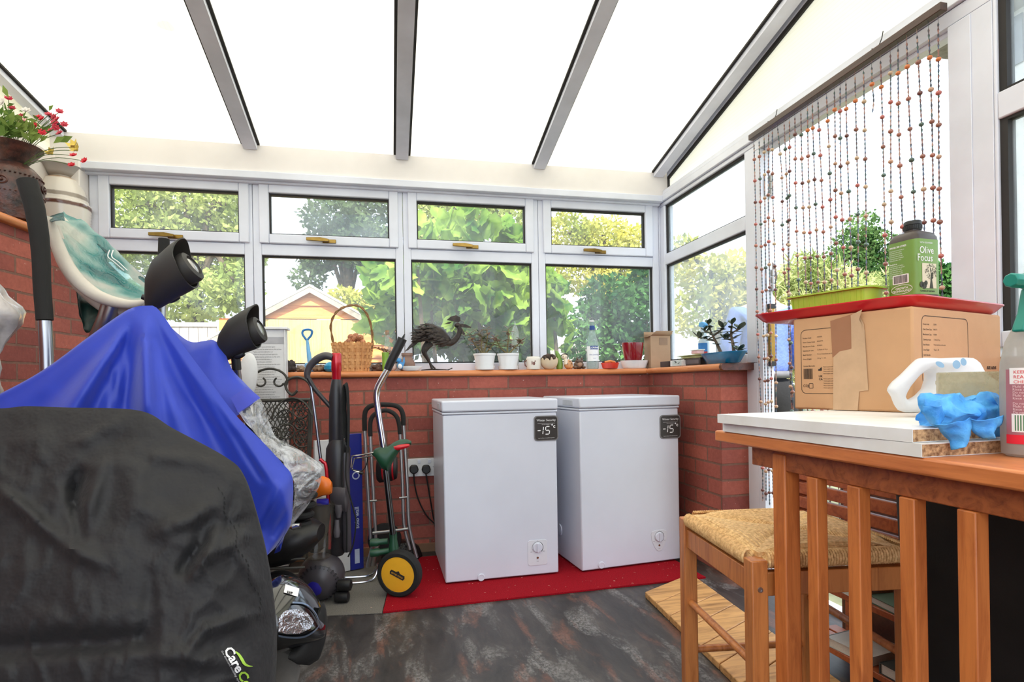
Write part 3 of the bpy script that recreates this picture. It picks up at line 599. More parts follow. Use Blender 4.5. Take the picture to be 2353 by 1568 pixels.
m.add([(x0+.044, y0+.056, 0), (x0+.053, y0+.056, 0), (x0+.053, y0+.066, 0), (x0+.051, y0+.063, 0), (x0+.049, y0+.063, 0), (x0+.048, y0+.060, 0), (x0+.044, y0+.060, 0)], [(0,1,2,3,4,5,6)])
for k in range(9): m.text('Medical supplies made for the trade'[:30-2*(k % 3)], .0035, T(x0+.057, y0+.064-k*.0055 - (.007 if k > 3 else 0), 0), sx=.75)
m.build('left_print', PRINT, box)
m = MB(RF); x0, y1 = on_face(2118, 725, RF); x1, y0 = on_face(2226, 880, RF); outline(m, rrect(x1-x0, y1-y0, .014, 4, (x0+x1)/2, (y0+y1)/2), .0007)
for k, (a_, b_) in enumerate((('Product Code:', '3053876'), ('Outer Carton Code:', '05060773'), ('Manufacturer Code:', '4100004'), ('Quantity per case:', '12 Packs of 10 pc'), ('Batch Number:', 'Printed elsewhere on the carton'), ('Gross Weight:', '5.0 kg +/- 10%'), ('Carton Barcode:', ''))):
    yy = y1-.020-k*.0112; m.text(a_, .0052, T(x0+.005, yy, 0), bold=.01, sx=.86); 
    if b_: m.text(b_, .0050, T(x0+.050, yy+.0005, 0), sx=.82)
m.build('right_print', PRINT, box); m = MB(RF); x2, y2 = on_face(2268, 845, RF); m.text('05/02 16:03:05', .0105, T(x2, y2-.004, 0), bold=.03, sx=.8)
m.build('date_print', PRINT, box)
a = [on_face(*q, LF) for q in ((1908,738),(1958,722),(1958,800),(1945,808),(1930,808),(1917,820),(1913,822))]
m = MB(LF); m.add([(x, y, .0002) for x, y in a], [tuple(range(len(a)))]); m.build('brown_patch', CARDD, box, label='bare darker patch where tape was torn')
a = [on_face(*q, LF) for q in ((1916,821),(1930,808),(1957,802),(1956,730),(1972,720),(1986,745),(1990,800),(1996,897),(1975,900),(1972,950),(1915,945))]
m = MB(LF); m.add([(x, max(y, .001), .0004+.002*rb.random()) for x, y in a], [tuple(range(len(a)))]); m.build('tape', TAPE, box)
a = [on_face(*q, LF) for q in ((1955,725),(1985,712),(1978,735),(1988,760),(1990,800),(1958,770))]
m = MB(LF); m.add([(x, y, .001+.006*(i in (1,2))) for i, (x, y) in enumerate(a)], [tuple(range(len(a)))]); m.build('tape', TAPE, box, label='loose torn end of the parcel tape')

# red tray on the box
TRZ = BZ+bh+.002
REDT = P('red_tray', (206,20,40), .3, var=.05, coat=.4)
def pxz(px, py, z): return onZ(px, py, z)
tx0, tx1, ty0, ty1 = -.015, .455, -.012, .40
m = MB(XM @ T((tx0+tx1)/2, (ty0+ty1)/2, bh+.002)); W_, D_ = tx1-tx0, ty1-ty0
def rr(w, h, r, z): return [V((x, y, z)) for x, y in rrect(w, h, r, 6)]
m.loft([rr(W_-.05, D_-.05, .03, 0), rr(W_-.035, D_-.035, .035, .004), rr(W_-.008, D_-.008, .045, .018), rr(W_, D_, .05, .020), rr(W_, D_, .05, .0225), rr(W_-.010, D_-.010, .045, .0225), rr(W_-.045, D_-.045, .03, .006), rr(W_-.06, D_-.06, .03, .004)])
tag(m.build('serving_tray', REDT, sharp=50), 'glossy red plastic tray lying on top of the cardboard box', 'tray')

# green trough, bottle on the tray
GRN = P('lime_plastic', (168,208,70), .4, var=.08)
p = onP(1875, 690, V((0,0,TRZ+.03)), V((0,0,1)));
tr_c = XM @ V((.115, .235, 0)); M = Matrix.Translation((tr_c.x, tr_c.y, TRZ+.0070)) @ rotz(math.atan2(bb_.y, bb_.x)+PI/2)
TRZ2 = TRZ+.0052
m = MB(M); w_, d_ = .215, .085
def trg(w, d, z, r=.02): return [V((x, y, z)) for x, y in rrect(w, d, r, 4)]
m.loft([trg(w_-.03, d_-.02, 0), trg(w_-.02, d_-.012, .002), trg(w_-.004, d_-.002, .058), trg(w_+.012, d_+.012, .058), trg(w_+.012, d_+.012, .062), trg(w_-.008, d_-.006, .062), trg(w_-.03, d_-.02, .006)])
for k in range(-6, 7):
    for s in (-1, 1): m.bar((k*.015, s*(d_/2-.007), .003), (k*.0153, s*(d_/2-.002), .057), .004, .003)
tag(m.build('planter_tray', GRN), 'lime green ribbed plastic trough on the red tray', 'tray')
OB = onD(2106, 686, 1.30); OBM = Matrix.Translation((OB.x, OB.y, TRZ+.0065)) @ rotz(math.atan2(bb_.y, bb_.x)-.22)
# local: corner axis; left face spans along +y (back), front face along +x
ob = thing('fertiliser_bottle', 'dark bottle with green olive feed label standing on red tray', 'bottle', (OB.x, OB.y, TRZ+.0065))
BR = P('dark_brown_bottle', (64,52,48), .35, var=.06); OLIV = P('olive_label', (112,150,62), .4, var=.05, vs=6); BLK = P('black_cap', (28,28,28), .5, var=.1)
ow, od, oh = .080, .074, .178
def rb_(k, z, r=.014): return [V((x+ow/2, y+od/2, z)) for x, y in rrect(ow*k, od*k, r*k, 4)]
m = MB(OBM); m.loft([rb_(.94, 0), rb_(1, .004), rb_(1, oh-.018), rb_(.97, oh-.008), rb_(.82, oh+.002), rb_(.52, oh+.008), rb_(.42, oh+.010, .03), rb_(.42, oh+.014, .03)]); m.build('bottle_body', BR, ob)
m = MB(OBM @ T(ow/2, od/2, oh+.012)); m.lathe([(.0175, 0), (.0185, .002), (.0185, .012), (.017, .0125), (.018, .0135), (.018, .021), (.0165, .023), (.001, .023)], 28)
for k in range(28): an = 2*PI*k/28; m.bar((.0183*math.cos(an), .0183*math.sin(an), .003), (.0183*math.cos(an), .0183*math.sin(an), .012), .0014, .0014)
m.build('cap', BLK, ob)
lz0, lz1 = .033, oh-.016
m = MB(OBM); m.loft([[V((x+ow/2, y+od/2, z)) for x, y in rrect(ow+.0006, od+.0006, .0143, 4)] for z in (lz0, lz1)], caps=False); m.build('label', OLIV, ob)
OF = OBM @ Matrix(((1,0,0,0),(0,0,-1,-.0008),(0,1,0,0),(0,0,0,1))); OL = OBM @ Matrix(((0,0,-1,-.0008),(-1,0,0,od),(0,1,0,0),(0,0,0,1)))
m = MB(OF); m.text('Olive', .0235, T(.0105, lz1-.034, 0), sx=.88, bold=.004); m.text('Focus', .0235, T(.0035, lz1-.052, 0), sx=.88, bold=.004); m.text('WITH SEAWEED', .0055, T(.052, lz1-.011, 0), 0, 'R'); m.build('title_print', WPRINT, ob); m = MB(OL); m.text('MAKES 200 LITRES', .0058, T(.010, lz1-.013, 0), bold=.03, sx=.9)
for k in range(15): 
    if k not in (6,): m.text(('A liquid concentrate for feeding container olives', 'Shake well and dilute with water before each use', 'Directions for use')[2 if k == 7 else k % 2][:36-(k*7) % 9], .0038, T(.010, lz1-.020-k*.0046, 0), bold=.03 if k == 7 else .0, sx=.66)
m.text('GROWTH', .0068, T(.039, lz0+.016, 0), 0, 'C', bold=.02); m.text('TECHNOLOGY', .0068, T(.039, lz0+.0095, 0), 0, 'C', bold=.02)
el = [(.039+.026*math.cos(2*PI*k/28), lz0+.0155+.0105*math.sin(2*PI*k/28)) for k in range(28)]; outline(m, el, .0006)
m.build('label_print', WPRINT, ob); m = MB(OL); m.poly(rrect(.040, .022, .002, 3, .037, lz0+.040), .0002); m.build('barcode_panel', WPRINT, ob)
m = MB(OL); xx = .020
while xx < .053: w_ = rb.choice((.0005,.0009,.0014)); m.box((xx, lz0+.031, .0003), (xx+w_, lz0+.049, .0005)); xx += w_+rb.choice((.0006,.001))
m.build('barcode', PRINT, ob); m = MB(OF); m.text('Contains all nutrients', .0055, T(.034, lz0+.006, 0), 0, 'C', bold=.02, sx=.95); m.build('contents_print', PRINT, ob)
m = MB(OF); m.box((.018, lz0+.014, 0), (.062, lz0+.072, .0002)); pic = m.build('picture', P('picture_sky', (214,206,176), .5, var=.04), ob)
m = MB(OF @ T(0,0,.0003)); rp = random.Random(2)
m.add([(.040,lz0+.014,0),(.052,lz0+.014,0),(.048,lz0+.036,0),(.051,lz0+.050,0),(.045,lz0+.050,0),(.044,lz0+.036,0)], [(0,1,2,3,4,5)])
for k in range(150):
    a = rp.random()*2*PI; r_ = rp.random()**.5; x = .046+.019*r_*math.cos(a); y = lz0+.053+.018*r_*math.sin(a); b_ = rp.random()*PI
    x = min(x, .0605); m.add([(x+.003*math.cos(b_), y+.003*math.sin(b_), .0002), (x+.0007, y, .0002), (x-.003*math.cos(b_), y-.003*math.sin(b_), .0002), (x-.0007, y, .0002)], [(0,1,2,3)])
for (x, y, r_) in ((.016,lz0+.022,.006),(.024,lz0+.020,.007),(.029,lz0+.026,.005)): m.poly([(x+r_*math.cos(2*PI*k/16), y+r_*1.15*math.sin(2*PI*k/16)) for k in range(16)], .0003)
m.build('olive_tree', P('olive_print', (52,56,36), .6, var=.2), pic)

# white detergent bottle lying on the boards, handle to the left
DET = P('detergent_bottle', (232,233,238), .35, var=.05, vs=6)
dq = 1.085
def pd(x, y, d=dq): return onD(x, y, d)
dn_ = -fw                                             # outline plane faces the camera; the bottle has its own thickness
outl = [(2042,897),(2052,880),(2075,860),(2105,830),(2120,822),(2150,824),(2200,822),(2216,824),(2226,838),(2240,860),(2275,885),(2275,940),(2240,948),(2130,948),(2085,948),(2068,943),(2056,918)]
hole = [(2075,908),(2088,890),(2105,868),(2122,852),(2132,853),(2136,866),(2130,884),(2112,903),(2094,916),(2080,918)]
m = MB()
def ringpts(pts, n, d): return resample(catmull([pd(x, y, d) for x, y in pts + [pts[0]]], 5), n+1)[:-1]
n_o = 56; oc = V((0,0,0)); OUT = ringpts(outl, n_o, dq); HOL = ringpts(hole, n_o, dq)
ctr = sum(HOL, V())/n_o
# align ring starts by angle about the hole centre so that the two rings bridge cleanly
def byang(ring):
    def an(p): q = p-ctr; return math.atan2(q.z, q.dot(rt))
    k = min(range(len(ring)), key=lambda i: abs(an(ring[i])+PI*.999)); r_ = ring[k:]+ring[:k]
    a1_ = an(r_[3]); return r_ if a1_ > -PI+.0 and a1_ < 0 else [r_[0]]+r_[1:][::-1]
def polar(ring, n):
    out = []
    for k in range(n):
        a = -PI+2*PI*k/n; best = None; dv = V((math.cos(a), math.sin(a)))
        for i in range(len(ring)):
            p = ring[i]-ctr; q = ring[(i+1) % len(ring)]-ctr; p = V((p.dot(rt), p.z)); q = V((q.dot(rt), q.z)); ed = q-p
            den = dv.x*ed.y-dv.y*ed.x
            if abs(den) < 1e-9: continue
            tt = (p.x*ed.y-p.y*ed.x)/den; ss = (p.x*dv.y-p.y*dv.x)/den
            if tt > 0 and -1e-6 <= ss <= 1+1e-6 and (best is None or tt > best): best = tt
        out.append(ctr + rt*(dv.x*best) + V((0,0,dv.y*best)))
    return out
PO = polar(OUT, 72); PH = polar(HOL, 72); th = .05
def thick(p): return th*min(1, .30+.9*max(0, (p-ctr).dot(rt)/.09)) if (p-ctr).dot(rt) > 0 else th*.30
rings = []
for f_, g_ in ((1.0, 0), (.97, .55), (.86, .88), (.6, 1.0), (.25, .85), (.07, .55), (0, 0)):
    rings.append([PH[k].lerp(PO[k], f_) - fw*(thick(PH[k].lerp(PO[k], max(f_, .3)))*g_) for k in range(72)])
for f_, g_ in ((.07, .55), (.25, .85), (.6, 1.0), (.86, .88), (.97, .55)):
    rings.append([PH[k].lerp(PO[k], f_) + fw*(thick(PH[k].lerp(PO[k], max(f_, .3)))*g_) for k in range(72)])
m.loft(rings, caps=False, closed=True)
for i, p in enumerate(m.v):
    if p[2] < BZ+.001: m.v[i] = (p[0], p[1], BZ+.001)
det = m.build('detergent_bottle', DET, sharp=60); tag(det, 'white plastic jug with looped handle lying on the boards', 'bottle')
m = MB()
for (x, y, rx, ry, a) in ((2160,838,11,6,-.5),(2198,838,9,10,.2),(2214,832,7,9,.3)):
    pts = []
    for k in range(16): an = 2*PI*k/16; u, w_ = rx*math.cos(an), ry*math.sin(an); pts.append(pd(x+u*math.cos(a)-w_*math.sin(a), y-(u*math.sin(a)+w_*math.cos(a)), dq-.0525))
    m.add(pts, [tuple(range(16))])
m.build('blue_mark', P('blue_print', (148,188,222), .5, var=.1), det)

# glass jar
JG = glass('jar_glass', (.86,.85,.78), .55, (214,206,184), hs=25, base=.25)
jc = onP(2246, 948, V((0,0,BZ+.001)), V((0,0,1))); jc = onD(2246, 900, .93); jr = .0545
jar = thing('glass_jar', 'short dusty glass jar standing behind the blue gloves', 'jar', (jc.x, jc.y, BZ+.0006))
jh = onD(2246, 856, .93).z - BZ
m = MB(T(jc.x, jc.y, BZ+.0008)); m.lathe([(jr*.9, 0), (jr, .004), (jr, jh-.022), (jr*1.02, jh-.019), (jr*1.02, jh-.015), (jr, jh-.013), (jr, jh-.002), (jr*.98, jh), (jr*.94, jh-.002), (jr*.94, .005), (jr*.5, .004)], 40, cap1=True); m.build('jar_wall', JG, jar)
m = MB(T(jc.x, jc.y, BZ+.0055)); m.lathe([(jr*.9, 0), (jr*.91, jh*.35), (jr*.5, jh*.42), (.001, jh*.4)], 32); m.build('residue', P('jar_residue', (158,132,72), .7, bump=.8, bs=40, bd=.01), jar)

# spray bottle at the right edge
sb = onZ(2372, 1055, TZ); sbd = (sb-EYE).dot(fw); SBO = onD(2392, 1040, sbd+.02)
spr = thing('spray_bottle', 'cleaner spray bottle with green trigger at the front of the table', 'spray bottle', (SBO.x, SBO.y, TZ+.0006))
SCL = glass('cloudy_bottle', (.86,.86,.84), .85, (206,202,196), hs=8, base=.6); TEAL = P('teal_plastic', (18,136,120), .4, var=.06)
SM = Matrix.Translation((SBO.x, SBO.y, TZ+.0008)) @ rotz(-YAW-.5+.28)
m = MB(SM)
def el(rx, ry, z, n=36): return [V((rx*math.cos(2*PI*k/n), ry*math.sin(2*PI*k/n), z)) for k in range(n)]
m.loft([el(.040,.028,0), el(.046,.032,.004), el(.047,.033,.03), el(.047,.033,.11), el(.046,.032,.135), el(.040,.028,.165), el(.028,.022,.19), el(.016,.016,.205), el(.013,.013,.212), el(.013,.013,.222)]); m.build('bottle_body', SCL, spr)
def lab(z0, z1, k=1.012, a0=-2.9, a1=-.3, n=22): return [[V((.047*k*math.cos(a0+(a1-a0)*i/n), .033*k*math.sin(a0+(a1-a0)*i/n), z)) for i in range(n+1)] for z in (z0, z1)]
m = MB(SM); m.sheet(lab(.030, .125)); m.build('label', P('spray_label', (170,112,122), .5, var=.05, vs=12), spr)
m = MB(SM); m.sheet(lab(.019, .032, 1.018)); m.build('red_band', P('spray_band', (226,42,62), .4, var=.03), spr)
m = MB(SM); m.sheet(lab(.104, .127, 1.02, -2.75, -.8)); m.build('white_patch', WPRINT, spr)
m = MB(SM); m.sheet(lab(.036, .062, 1.02, -2.70, -1.7)); m.build('white_patch', WPRINT, spr)
m = MB(SM)
for k in range(10): a0 = -2.6+k*.075; m.sheet(lab(.038, .060, 1.026, a0, a0+.04, 2))
m.build('barcode', P('barcode_green', (96,140,108), .5, var=.03), spr)
m = MB(SM)
def wraptext(s, size, a0, z, bold=0, k=1.03):
    vs, fs = text_mesh(s, bold); m.add([V((.047*k*math.cos(a0+x*size/.04), .033*k*math.sin(a0+x*size/.04), z+y*size)) for x, y in vs], fs)
for k, s_ in enumerate(('KEEP OUT OF', 'REACH OF', 'CHILDREN')): wraptext(s_, .0065, -2.62, .119-k*.007)
m.build('warning_print', P('red_print', (214,60,70), .6, var=.02), spr)
m = MB(SM)
for k in range(9): wraptext(('Multi surface cleaner', 'Rinse after use with water', 'Do not mix with bleach')[k % 3], .0048, -2.65, .099-k*.0042 - (.003 if k > 4 else 0))
m.build('small_print', P('pale_print', (236,214,216), .6, var=.02), spr)
# trigger head, nozzle pointing left in the picture
hx = (SM.inverted().to_3x3() @ (-rt*.94 - fw*.34)).normalized(); hx = V((hx.x, hx.y, 0)).normalized(); hy = V((-hx.y, hx.x, 0))
HM = SM @ Matrix((hx, hy, V((0,0,1)))).transposed().to_4x4()
m = MB(HM); m.lathe([(.0165, .212), (.0175, .216), (.0175, .228), (.014, .232)], 24); m.poly([(-.034,.250),(-.030,.262),(-.005,.268),(.022,.262),(.030,.255),(.030,.244),(.016,.240),(.010,.230),(-.012,.230),(-.028,.240)], .024, Matrix(((1,0,0,0),(0,0,-1,.012),(0,1,0,0),(0,0,0,1)))); hd = m.build('spray_head', TEAL, spr, bevel=.003)
m = MB(HM @ Matrix(((0,0,1,.030),(0,1,0,0),(-1,0,0,.2495),(0,0,0,1)))); m.lathe([(.006, 0), (.0095, .001), (.0105, .006), (.0105, .03), (.009, .033), (.003, .033)], 8); m.build('nozzle', TEAL, spr, bevel=.0008)
m = MB(HM); pr = [(.014,.240),(.026,.240),(.031,.224),(.036,.205),(.046,.188),(.050,.178),(.040,.177),(.030,.192),(.022,.212)]
m.poly(pr, .016, Matrix(((1,0,0,0),(0,0,-1,.008),(0,1,0,0),(0,0,0,1)))); m.build('trigger', TEAL, spr, bevel=.003)
m = MB(HM); m.poly([(-.036,.252),(-.03,.266),(-.004,.273),(.015,.268),(-.01,.262)], .02, Matrix(((1,0,0,0),(0,0,-1,.010),(0,1,0,0),(0,0,0,1)))); m.build('head_cover', WPLAS, spr, bevel=.003)

# blue disposable gloves
GLV = P('blue_nitrile', (88,176,238), .5, var=.12, vs=30, c2=(52,140,224), bump=.4, bs=60, bd=.006)
def crumple(fn, nu, nv, amp, fr, seed):
    g = []
    for i in range(nu+1):
        row = []
        for j in range(nv+1):
            p = fn(i/nu, j/nv); q = p*fr+V((seed, seed*.7, 3)); d_ = noise.noise_vector(q)*amp + noise.noise_vector(q*2.3)*amp*.55
            row.append(p+d_)
        g.append(row)
    return g
gl = thing('disposable_gloves', 'crumpled pair of blue disposable gloves draped over the board edge', 'gloves', onD(2215, 965, .85))
def offboard(m):
    iu, il = BM2.inverted(), BM.inverted()
    for i, p in enumerate(m.v):
        p = V(p); a = iu @ p; b_ = il @ p
        if a.x < UPL+.004: p.z = max(p.z, BZ+.0025)
        elif b_.x < bl+.004: p.z = max(p.z, TZ+.0235)
        else: p.z = max(p.z, TZ+.002)
        m.v[i] = tuple(p)
def blob(cx_, cy_, rx, ry, dd, dth, amp, seed, name, fr=38):
    m = MB(); c = onD(cx_, cy_, dd); sx_ = rx*dd/F; sy_ = ry*dd/F
    def fn(u, v):
        th_ = PI*u; an = 2*PI*v; rid = 1+.16*math.sin(3*an+seed)+.10*math.sin(5*an-seed*2+th_*3)
        return c + r2*(sx_*math.sin(th_)*math.cos(an)*rid) - d2*(sy_*math.sin(th_)*math.sin(an)*rid) - fw*(dth*math.cos(th_))
    g = crumple(fn, 30, 44, amp, fr, seed); 
    for row in g: row[-1] = row[0].copy()
    m.sheet(g); offboard(m); return m.build(name, GLV, gl, sharp=80)
blob(2182, 952, 66, 44, .86, .030, .011, 1.3, 'glove'); blob(2262, 955, 54, 50, .87, .028, .013, 4.7, 'glove')
def flap(pts, d0, amp, seed):
    m = MB(); k = len(pts)//2; A = catmull([onD(x, y, d0) for x, y in pts[:k]], 8); B = catmull([onD(x, y, d0-.004) for x, y in pts[k:]], 8)
    g = []
    for a_, b__ in zip(A, B):
        row = []
        for j in range(13):
            p = a_.lerp(b__, j/12); p = p - fw*(.012*math.sin(PI*j/12)); q = p*45+V((seed,0,0)); row.append(p+noise.noise_vector(q)*amp+noise.noise_vector(q*2.2)*amp*.5)
        g.append(row)
    m.sheet(g); offboard(m); return m.build('finger', GLV, gl, sharp=80, solid=.0012)
flap([(2150,975),(2165,990),(2180,1015),(2186,1036), (2225,960),(2228,985),(2226,1005),(2215,1020)], .815, .004, 2)
flap([(2225,965),(2235,990),(2255,1005),(2268,1010), (2305,955),(2296,975),(2280,995),(2272,1012)], .82, .004, 6)
flap([(2120,935),(2118,950),(2128,970),(2140,980), (2160,930),(2166,950),(2160,970),(2156,978)], .835, .004, 9)
flap([(2296,958),(2300,975),(2306,990),(2308,998), (2330,945),(2326,965),(2326,975),(2322,988)], .85, .003, 12)

# ================================================================== rush stool
def zat(px, py, z): return onZ(px, py, z)
SH = .529
ST = thing('rush_stool', 'wooden stool with woven rush seat in front of the table slats', 'stool', onZ(1800, 1240, SH) - V((0,0,SH)))
corners = [zat(1580, 1190, SH), zat(1736, 1284, SH), zat(2032, 1266, SH), zat(1850, 1168, SH)]      # left, near, right, back
SW = wood('stool_wood', (196,124,66), (156,88,42), 2)
cen = sum(corners, V())/4
legc = []
ax = (corners[1]-corners[0]).normalized(); ay = V((-ax.y, ax.x, 0)); ay = ay if ay.x > 0 else -ay
lx = (corners[1]-corners[0]).length; ly = .34
SMX = Matrix((ax, ay, V((0,0,1)))).transposed().to_4x4(); SMX.translation = V((corners[0].x, corners[0].y, 0)); LG = .036
for (u, v, hh) in ((0,0,SH), (lx,0,SH), (lx,ly,SH), (0,ly,SH)):
    m = MB(SMX); m.box((u-LG/2, v-LG/2, .0265 if v > 0 else 0), (u+LG/2, v+LG/2, hh)); lgo = m.build('leg', SW, ST, bevel=.003)
    if u > 0: MB(SMX @ T(u+LG/2, v, SH-.06) @ Matrix(((0,0,1,0),(1,0,0,0),(0,1,0,0),(0,0,0,1)))).lathe([(.006, 0), (.0055, .002), (.003, .002), (.0028, .0005)], 14).build('bolt', STEEL, lgo)
for (a_, b__) in (((LG/2,0),(lx-LG/2,0)), ((lx,LG/2),(lx,ly-LG/2)), ((LG/2,ly),(lx-LG/2,ly)), ((0,LG/2),(0,ly-LG/2))):
    m = MB(SMX); m.bar((*a_, SH-.052), (*b__, SH-.052), .022, .05); m.build('rail', SW, ST, bevel=.002)
for (a_, b__, z) in (((LG/2,0),(lx-LG/2,0),.30), ((0,LG/2),(0,ly-LG/2),.165), ((lx,LG/2),(lx,ly-LG/2),.165), ((LG/2,ly),(lx-LG/2,ly),.30)):
    m = MB(SMX); m.tube([(*a_, z), (*b__, z)], .0095, 12); m.build('rung', SW, ST)
# woven seat: cords run parallel to each edge and meet on the diagonals
RUSH = P('rush_cord', (238,200,142), .75, var=.2, vs=120, c2=(196,152,98), bump=.5, bs=260)
m = MB(SMX); NC = 38; zt = SH+.016
hx_, hy_ = lx/2, ly/2
for side in range(4):
    for k in range(NC):
        f_ = (k+.5)/NC                                 # 0 at rim, 1 at centre
        if side in (0, 2): y = (-hy_-.010 + f_*hy_*1.02); xe = hx_*(1-f_)-.004; pts = [(-xe, y), (xe, y)]
        else: x = (-hx_-.010 + f_*hx_*1.02); ye = hy_*(1-f_)-.004; pts = [(x, -ye), (x, ye)]
        if side in (2, 3): pts = [(-p[0], -p[1]) for p in pts]
        (xa, ya), (xb, yb) = pts; P3 = []
        for q in range(9):
            tt = q/8; wob = .0012*noise.noise(V((k*.7, side*3.1, q*.8)))
            dome = .012*(1-abs(2*tt-1)**4) - .020*max(0, .16-f_)**1.0/.16*1.0 - .004*f_
            x = xa+(xb-xa)*tt; y = ya+(yb-ya)*tt
            P3.append(V((hx_+x+wob, hy_+y+wob, zt+dome-.008+wob*1.5)))
        m.tube(P3, .0036, 6)
# rolled front and side edges: cords wrapped round the rails
for side in range(4):
    L_ = lx if side in (0, 2) else ly
    for k in range(int(L_/.0062)):
        s_ = LG/2+.004 + k*.0062
        if s_ > L_-LG/2-.003: break
        ring = []
        for q in range(7):
            an = -PI*.55+PI*1.1*q/6; o_ = .013*math.cos(an)+.005; z_ = zt-.018+.016*math.sin(an)
            if side == 0: ring.append(V((s_, -o_, z_)))
            elif side == 2: ring.append(V((s_, ly+o_, z_)))
            elif side == 3: ring.append(V((-o_, s_, z_)))
            else: ring.append(V((lx+o_, s_, z_)))
        m.tube(ring, .0036, 5)
m.box((.01, .01, zt-.03), (lx-.01, ly-.01, zt-.006))
m.build('woven_seat', RUSH, ST, sharp=60)

# plank panel on the floor
PLK = wood('weathered_plank', (206,156,98), (150,108,66), 0, .6, .8, 0)
f0 = onZ(1482, 1358, .03); f1 = onZ(1612, 1306, .03); f2 = onZ(1700, 1566, .03)
pe = (f1-f0).normalized(); pn = V((pe.y, -pe.x, 0)); pn = pn if (f2-f0).dot(pn) > 0 else -pn
PM = Matrix((pe, pn, V((0,0,1)))).transposed().to_4x4(); PM.translation = V((f0.x, f0.y, .001))
m = MB(PM); k = 0
sk = (f2-f0).dot(pe)/(f2-f0).dot(pn)
for k in range(8):
    y0 = k*.105; m.add([(sk*y0+dx, y0+dy, z) for z in (.0, .024) for dx, dy in ((0,0),(.34,0),(.34+sk*.101,.101),(sk*.101,.101))], [(3,2,1,0),(4,5,6,7),(0,1,5,4),(1,2,6,5),(2,3,7,6),(3,0,4,7)])
tag(m.build('duckboard', PLK, bevel=.003), 'weathered wooden plank panel lying on the floor by the stool', 'board')

# pine slatted shelf unit under the table
pu0 = onD(1838, 1100, 1.78); pu1 = onD(2128, 1180, 1.38); ue = (pu1-pu0); ue.z = 0; UL = ue.length; ue.normalize(); un = V((-ue.y, ue.x, 0)); un = un if un.x > 0 else -un
UM = Matrix((ue, un, V((0,0,1)))).transposed().to_4x4(); UM.translation = V((pu0.x, pu0.y, 0))
un_t = thing('slatted_shelf', 'reddish pine slatted shelf unit under the table, holding books', 'shelf', UM @ V((UL/2, .12, 0)))
for (u, v) in ((0,0), (UL,0), (0,.20), (UL,.20)):
    m = MB(UM); m.box((u-.02, v-.014, 0), (u+.02, v+.014, .635)); m.build('post', RPINE, un_t, bevel=.002)
for k in range(5):
    m = MB(UM); z = .425+k*.043; m.box((-.04, -.034, z), (UL+.01, -.0145, z+.034)); m.build('slat', RPINE, un_t, bevel=.002)
m = MB(UM); m.box((-.06, .2145, .003), (UL+.02, .224, .63)); m.build('added_shade_panel', wood('added_shade_wood', (92,52,34), (64,34,24), 0), un_t)  # added panel, dark so the view under the table reads as shade
for z in (.08, .26):
    for v in (.016, .066, .116):
        m = MB(UM); m.box((-.03, v, z), (UL+.03, v+.042, z+.018)); m.build('shelf_board', RPINE, un_t, bevel=.002)
bookc = [(224,222,216), (60,52,48), (232,230,224), (96,120,98), (190,176,160), (70,74,70), (214,210,202)]
for k, (u, z, th, cc, lab_) in enumerate(((.08,.278,.028,bookc[0],'white book lying flat at the bottom of the lower pine shelf stack'), (.105,.307,.02,bookc[4],'tan magazine in the middle of the pine shelf stack'), (.095,.328,.03,bookc[2],'thick pale book on top of the pine shelf stack'), (.26,.278,.02,bookc[3],'green folder lying on the pine shelf near its right post'), (.30,.098,.03,bookc[5],'dark book on the bottom pine shelf'), (.12,.098,.026,bookc[6],'pale paperback on the bottom pine shelf'))):
    t = thing('book', lab_, 'book', UM @ V((u, .1, z)), 'books on the pine shelf'); q = (k*37 % 11-5)*.03
    BMx = UM @ T(u+.03, .030, z+.0006) @ rotz(q); m = MB(BMx); m.box((-.07, -.006, .002), (.07, .13, th-.002)); m.build('pages', P('paper_pages', (226,220,206), .8, var=.1, vs=200, scale=(1,1,8)), t)
    m = MB(BMx); m.box((-.073, -.009, 0), (.073, .133, .0018)); m.box((-.073, -.009, th-.0018), (.073, .133, th)); m.box((-.075, -.009, 0), (-.0705, .133, th)); m.build('cover', P('book_cover', cc, .5), t)

# ================================================================== bead curtain
bc_t = thing('bead_curtain', 'bead curtain hanging from a brown rod across the open doorway', 'curtain', onX(1950, 170, XF-.03))
ra = onX(1727, 318, XF-.045); rb2 = onX(2172, 22, XF-.045)
ROD = wood('rod_wood', (74,48,38), (52,34,28), 1)
m = MB(); m.box((XF-.062, rb2.y, ra.z-.012), (XF-.036, ra.y, ra.z+.012)); m.build('rod', ROD, bc_t, bevel=.002)
bead_cols = [(176,112,94), (198,156,126), (84,106,94), (112,66,60), (190,104,94), (152,100,84), (206,178,146)]
BEADM = [P('wood_bead', c, .3, var=.08, coat=.4) for c in bead_cols]
t = NT('seed_beads'); b = t.n('ShaderNodeBsdfPrincipled'); c = t.n('ShaderNodeTexCoord'); mp = t.n('ShaderNodeVectorMath', operation='MULTIPLY'); mp.inputs[1].default_value = (60, 40, 90); t.l(c.outputs['Object'], mp.inputs[0])
fl = t.n('ShaderNodeVectorMath', operation='FLOOR'); t.l(mp.outputs[0], fl.inputs[0]); wn = t.n('ShaderNodeTexWhiteNoise'); t.l(fl.outputs[0], wn.inputs[0])
t.l(t.ramp(wn.outputs[0], [(0, lin((62,66,76))), (.2, lin((146,102,92))), (.4, lin((70,92,88))), (.55, lin((172,138,120))), (.7, lin((92,66,70))), (.85, lin((84,98,122)))], 'CONSTANT'), b.inputs['Base Color']); b.inputs['Roughness'].default_value = .35; SEED = t.done(b.outputs[0])
ORB = P('orange_bead', (214,124,70), .3, var=.05)
tops = [1731,1743,1753,1764,1776,1788,1800,1811.5,1826,1840,1854.5,1868,1882,1898,1914,1931,1947,1966,1985,2005,2024,2044,2065,2090,2111,2133,2158]
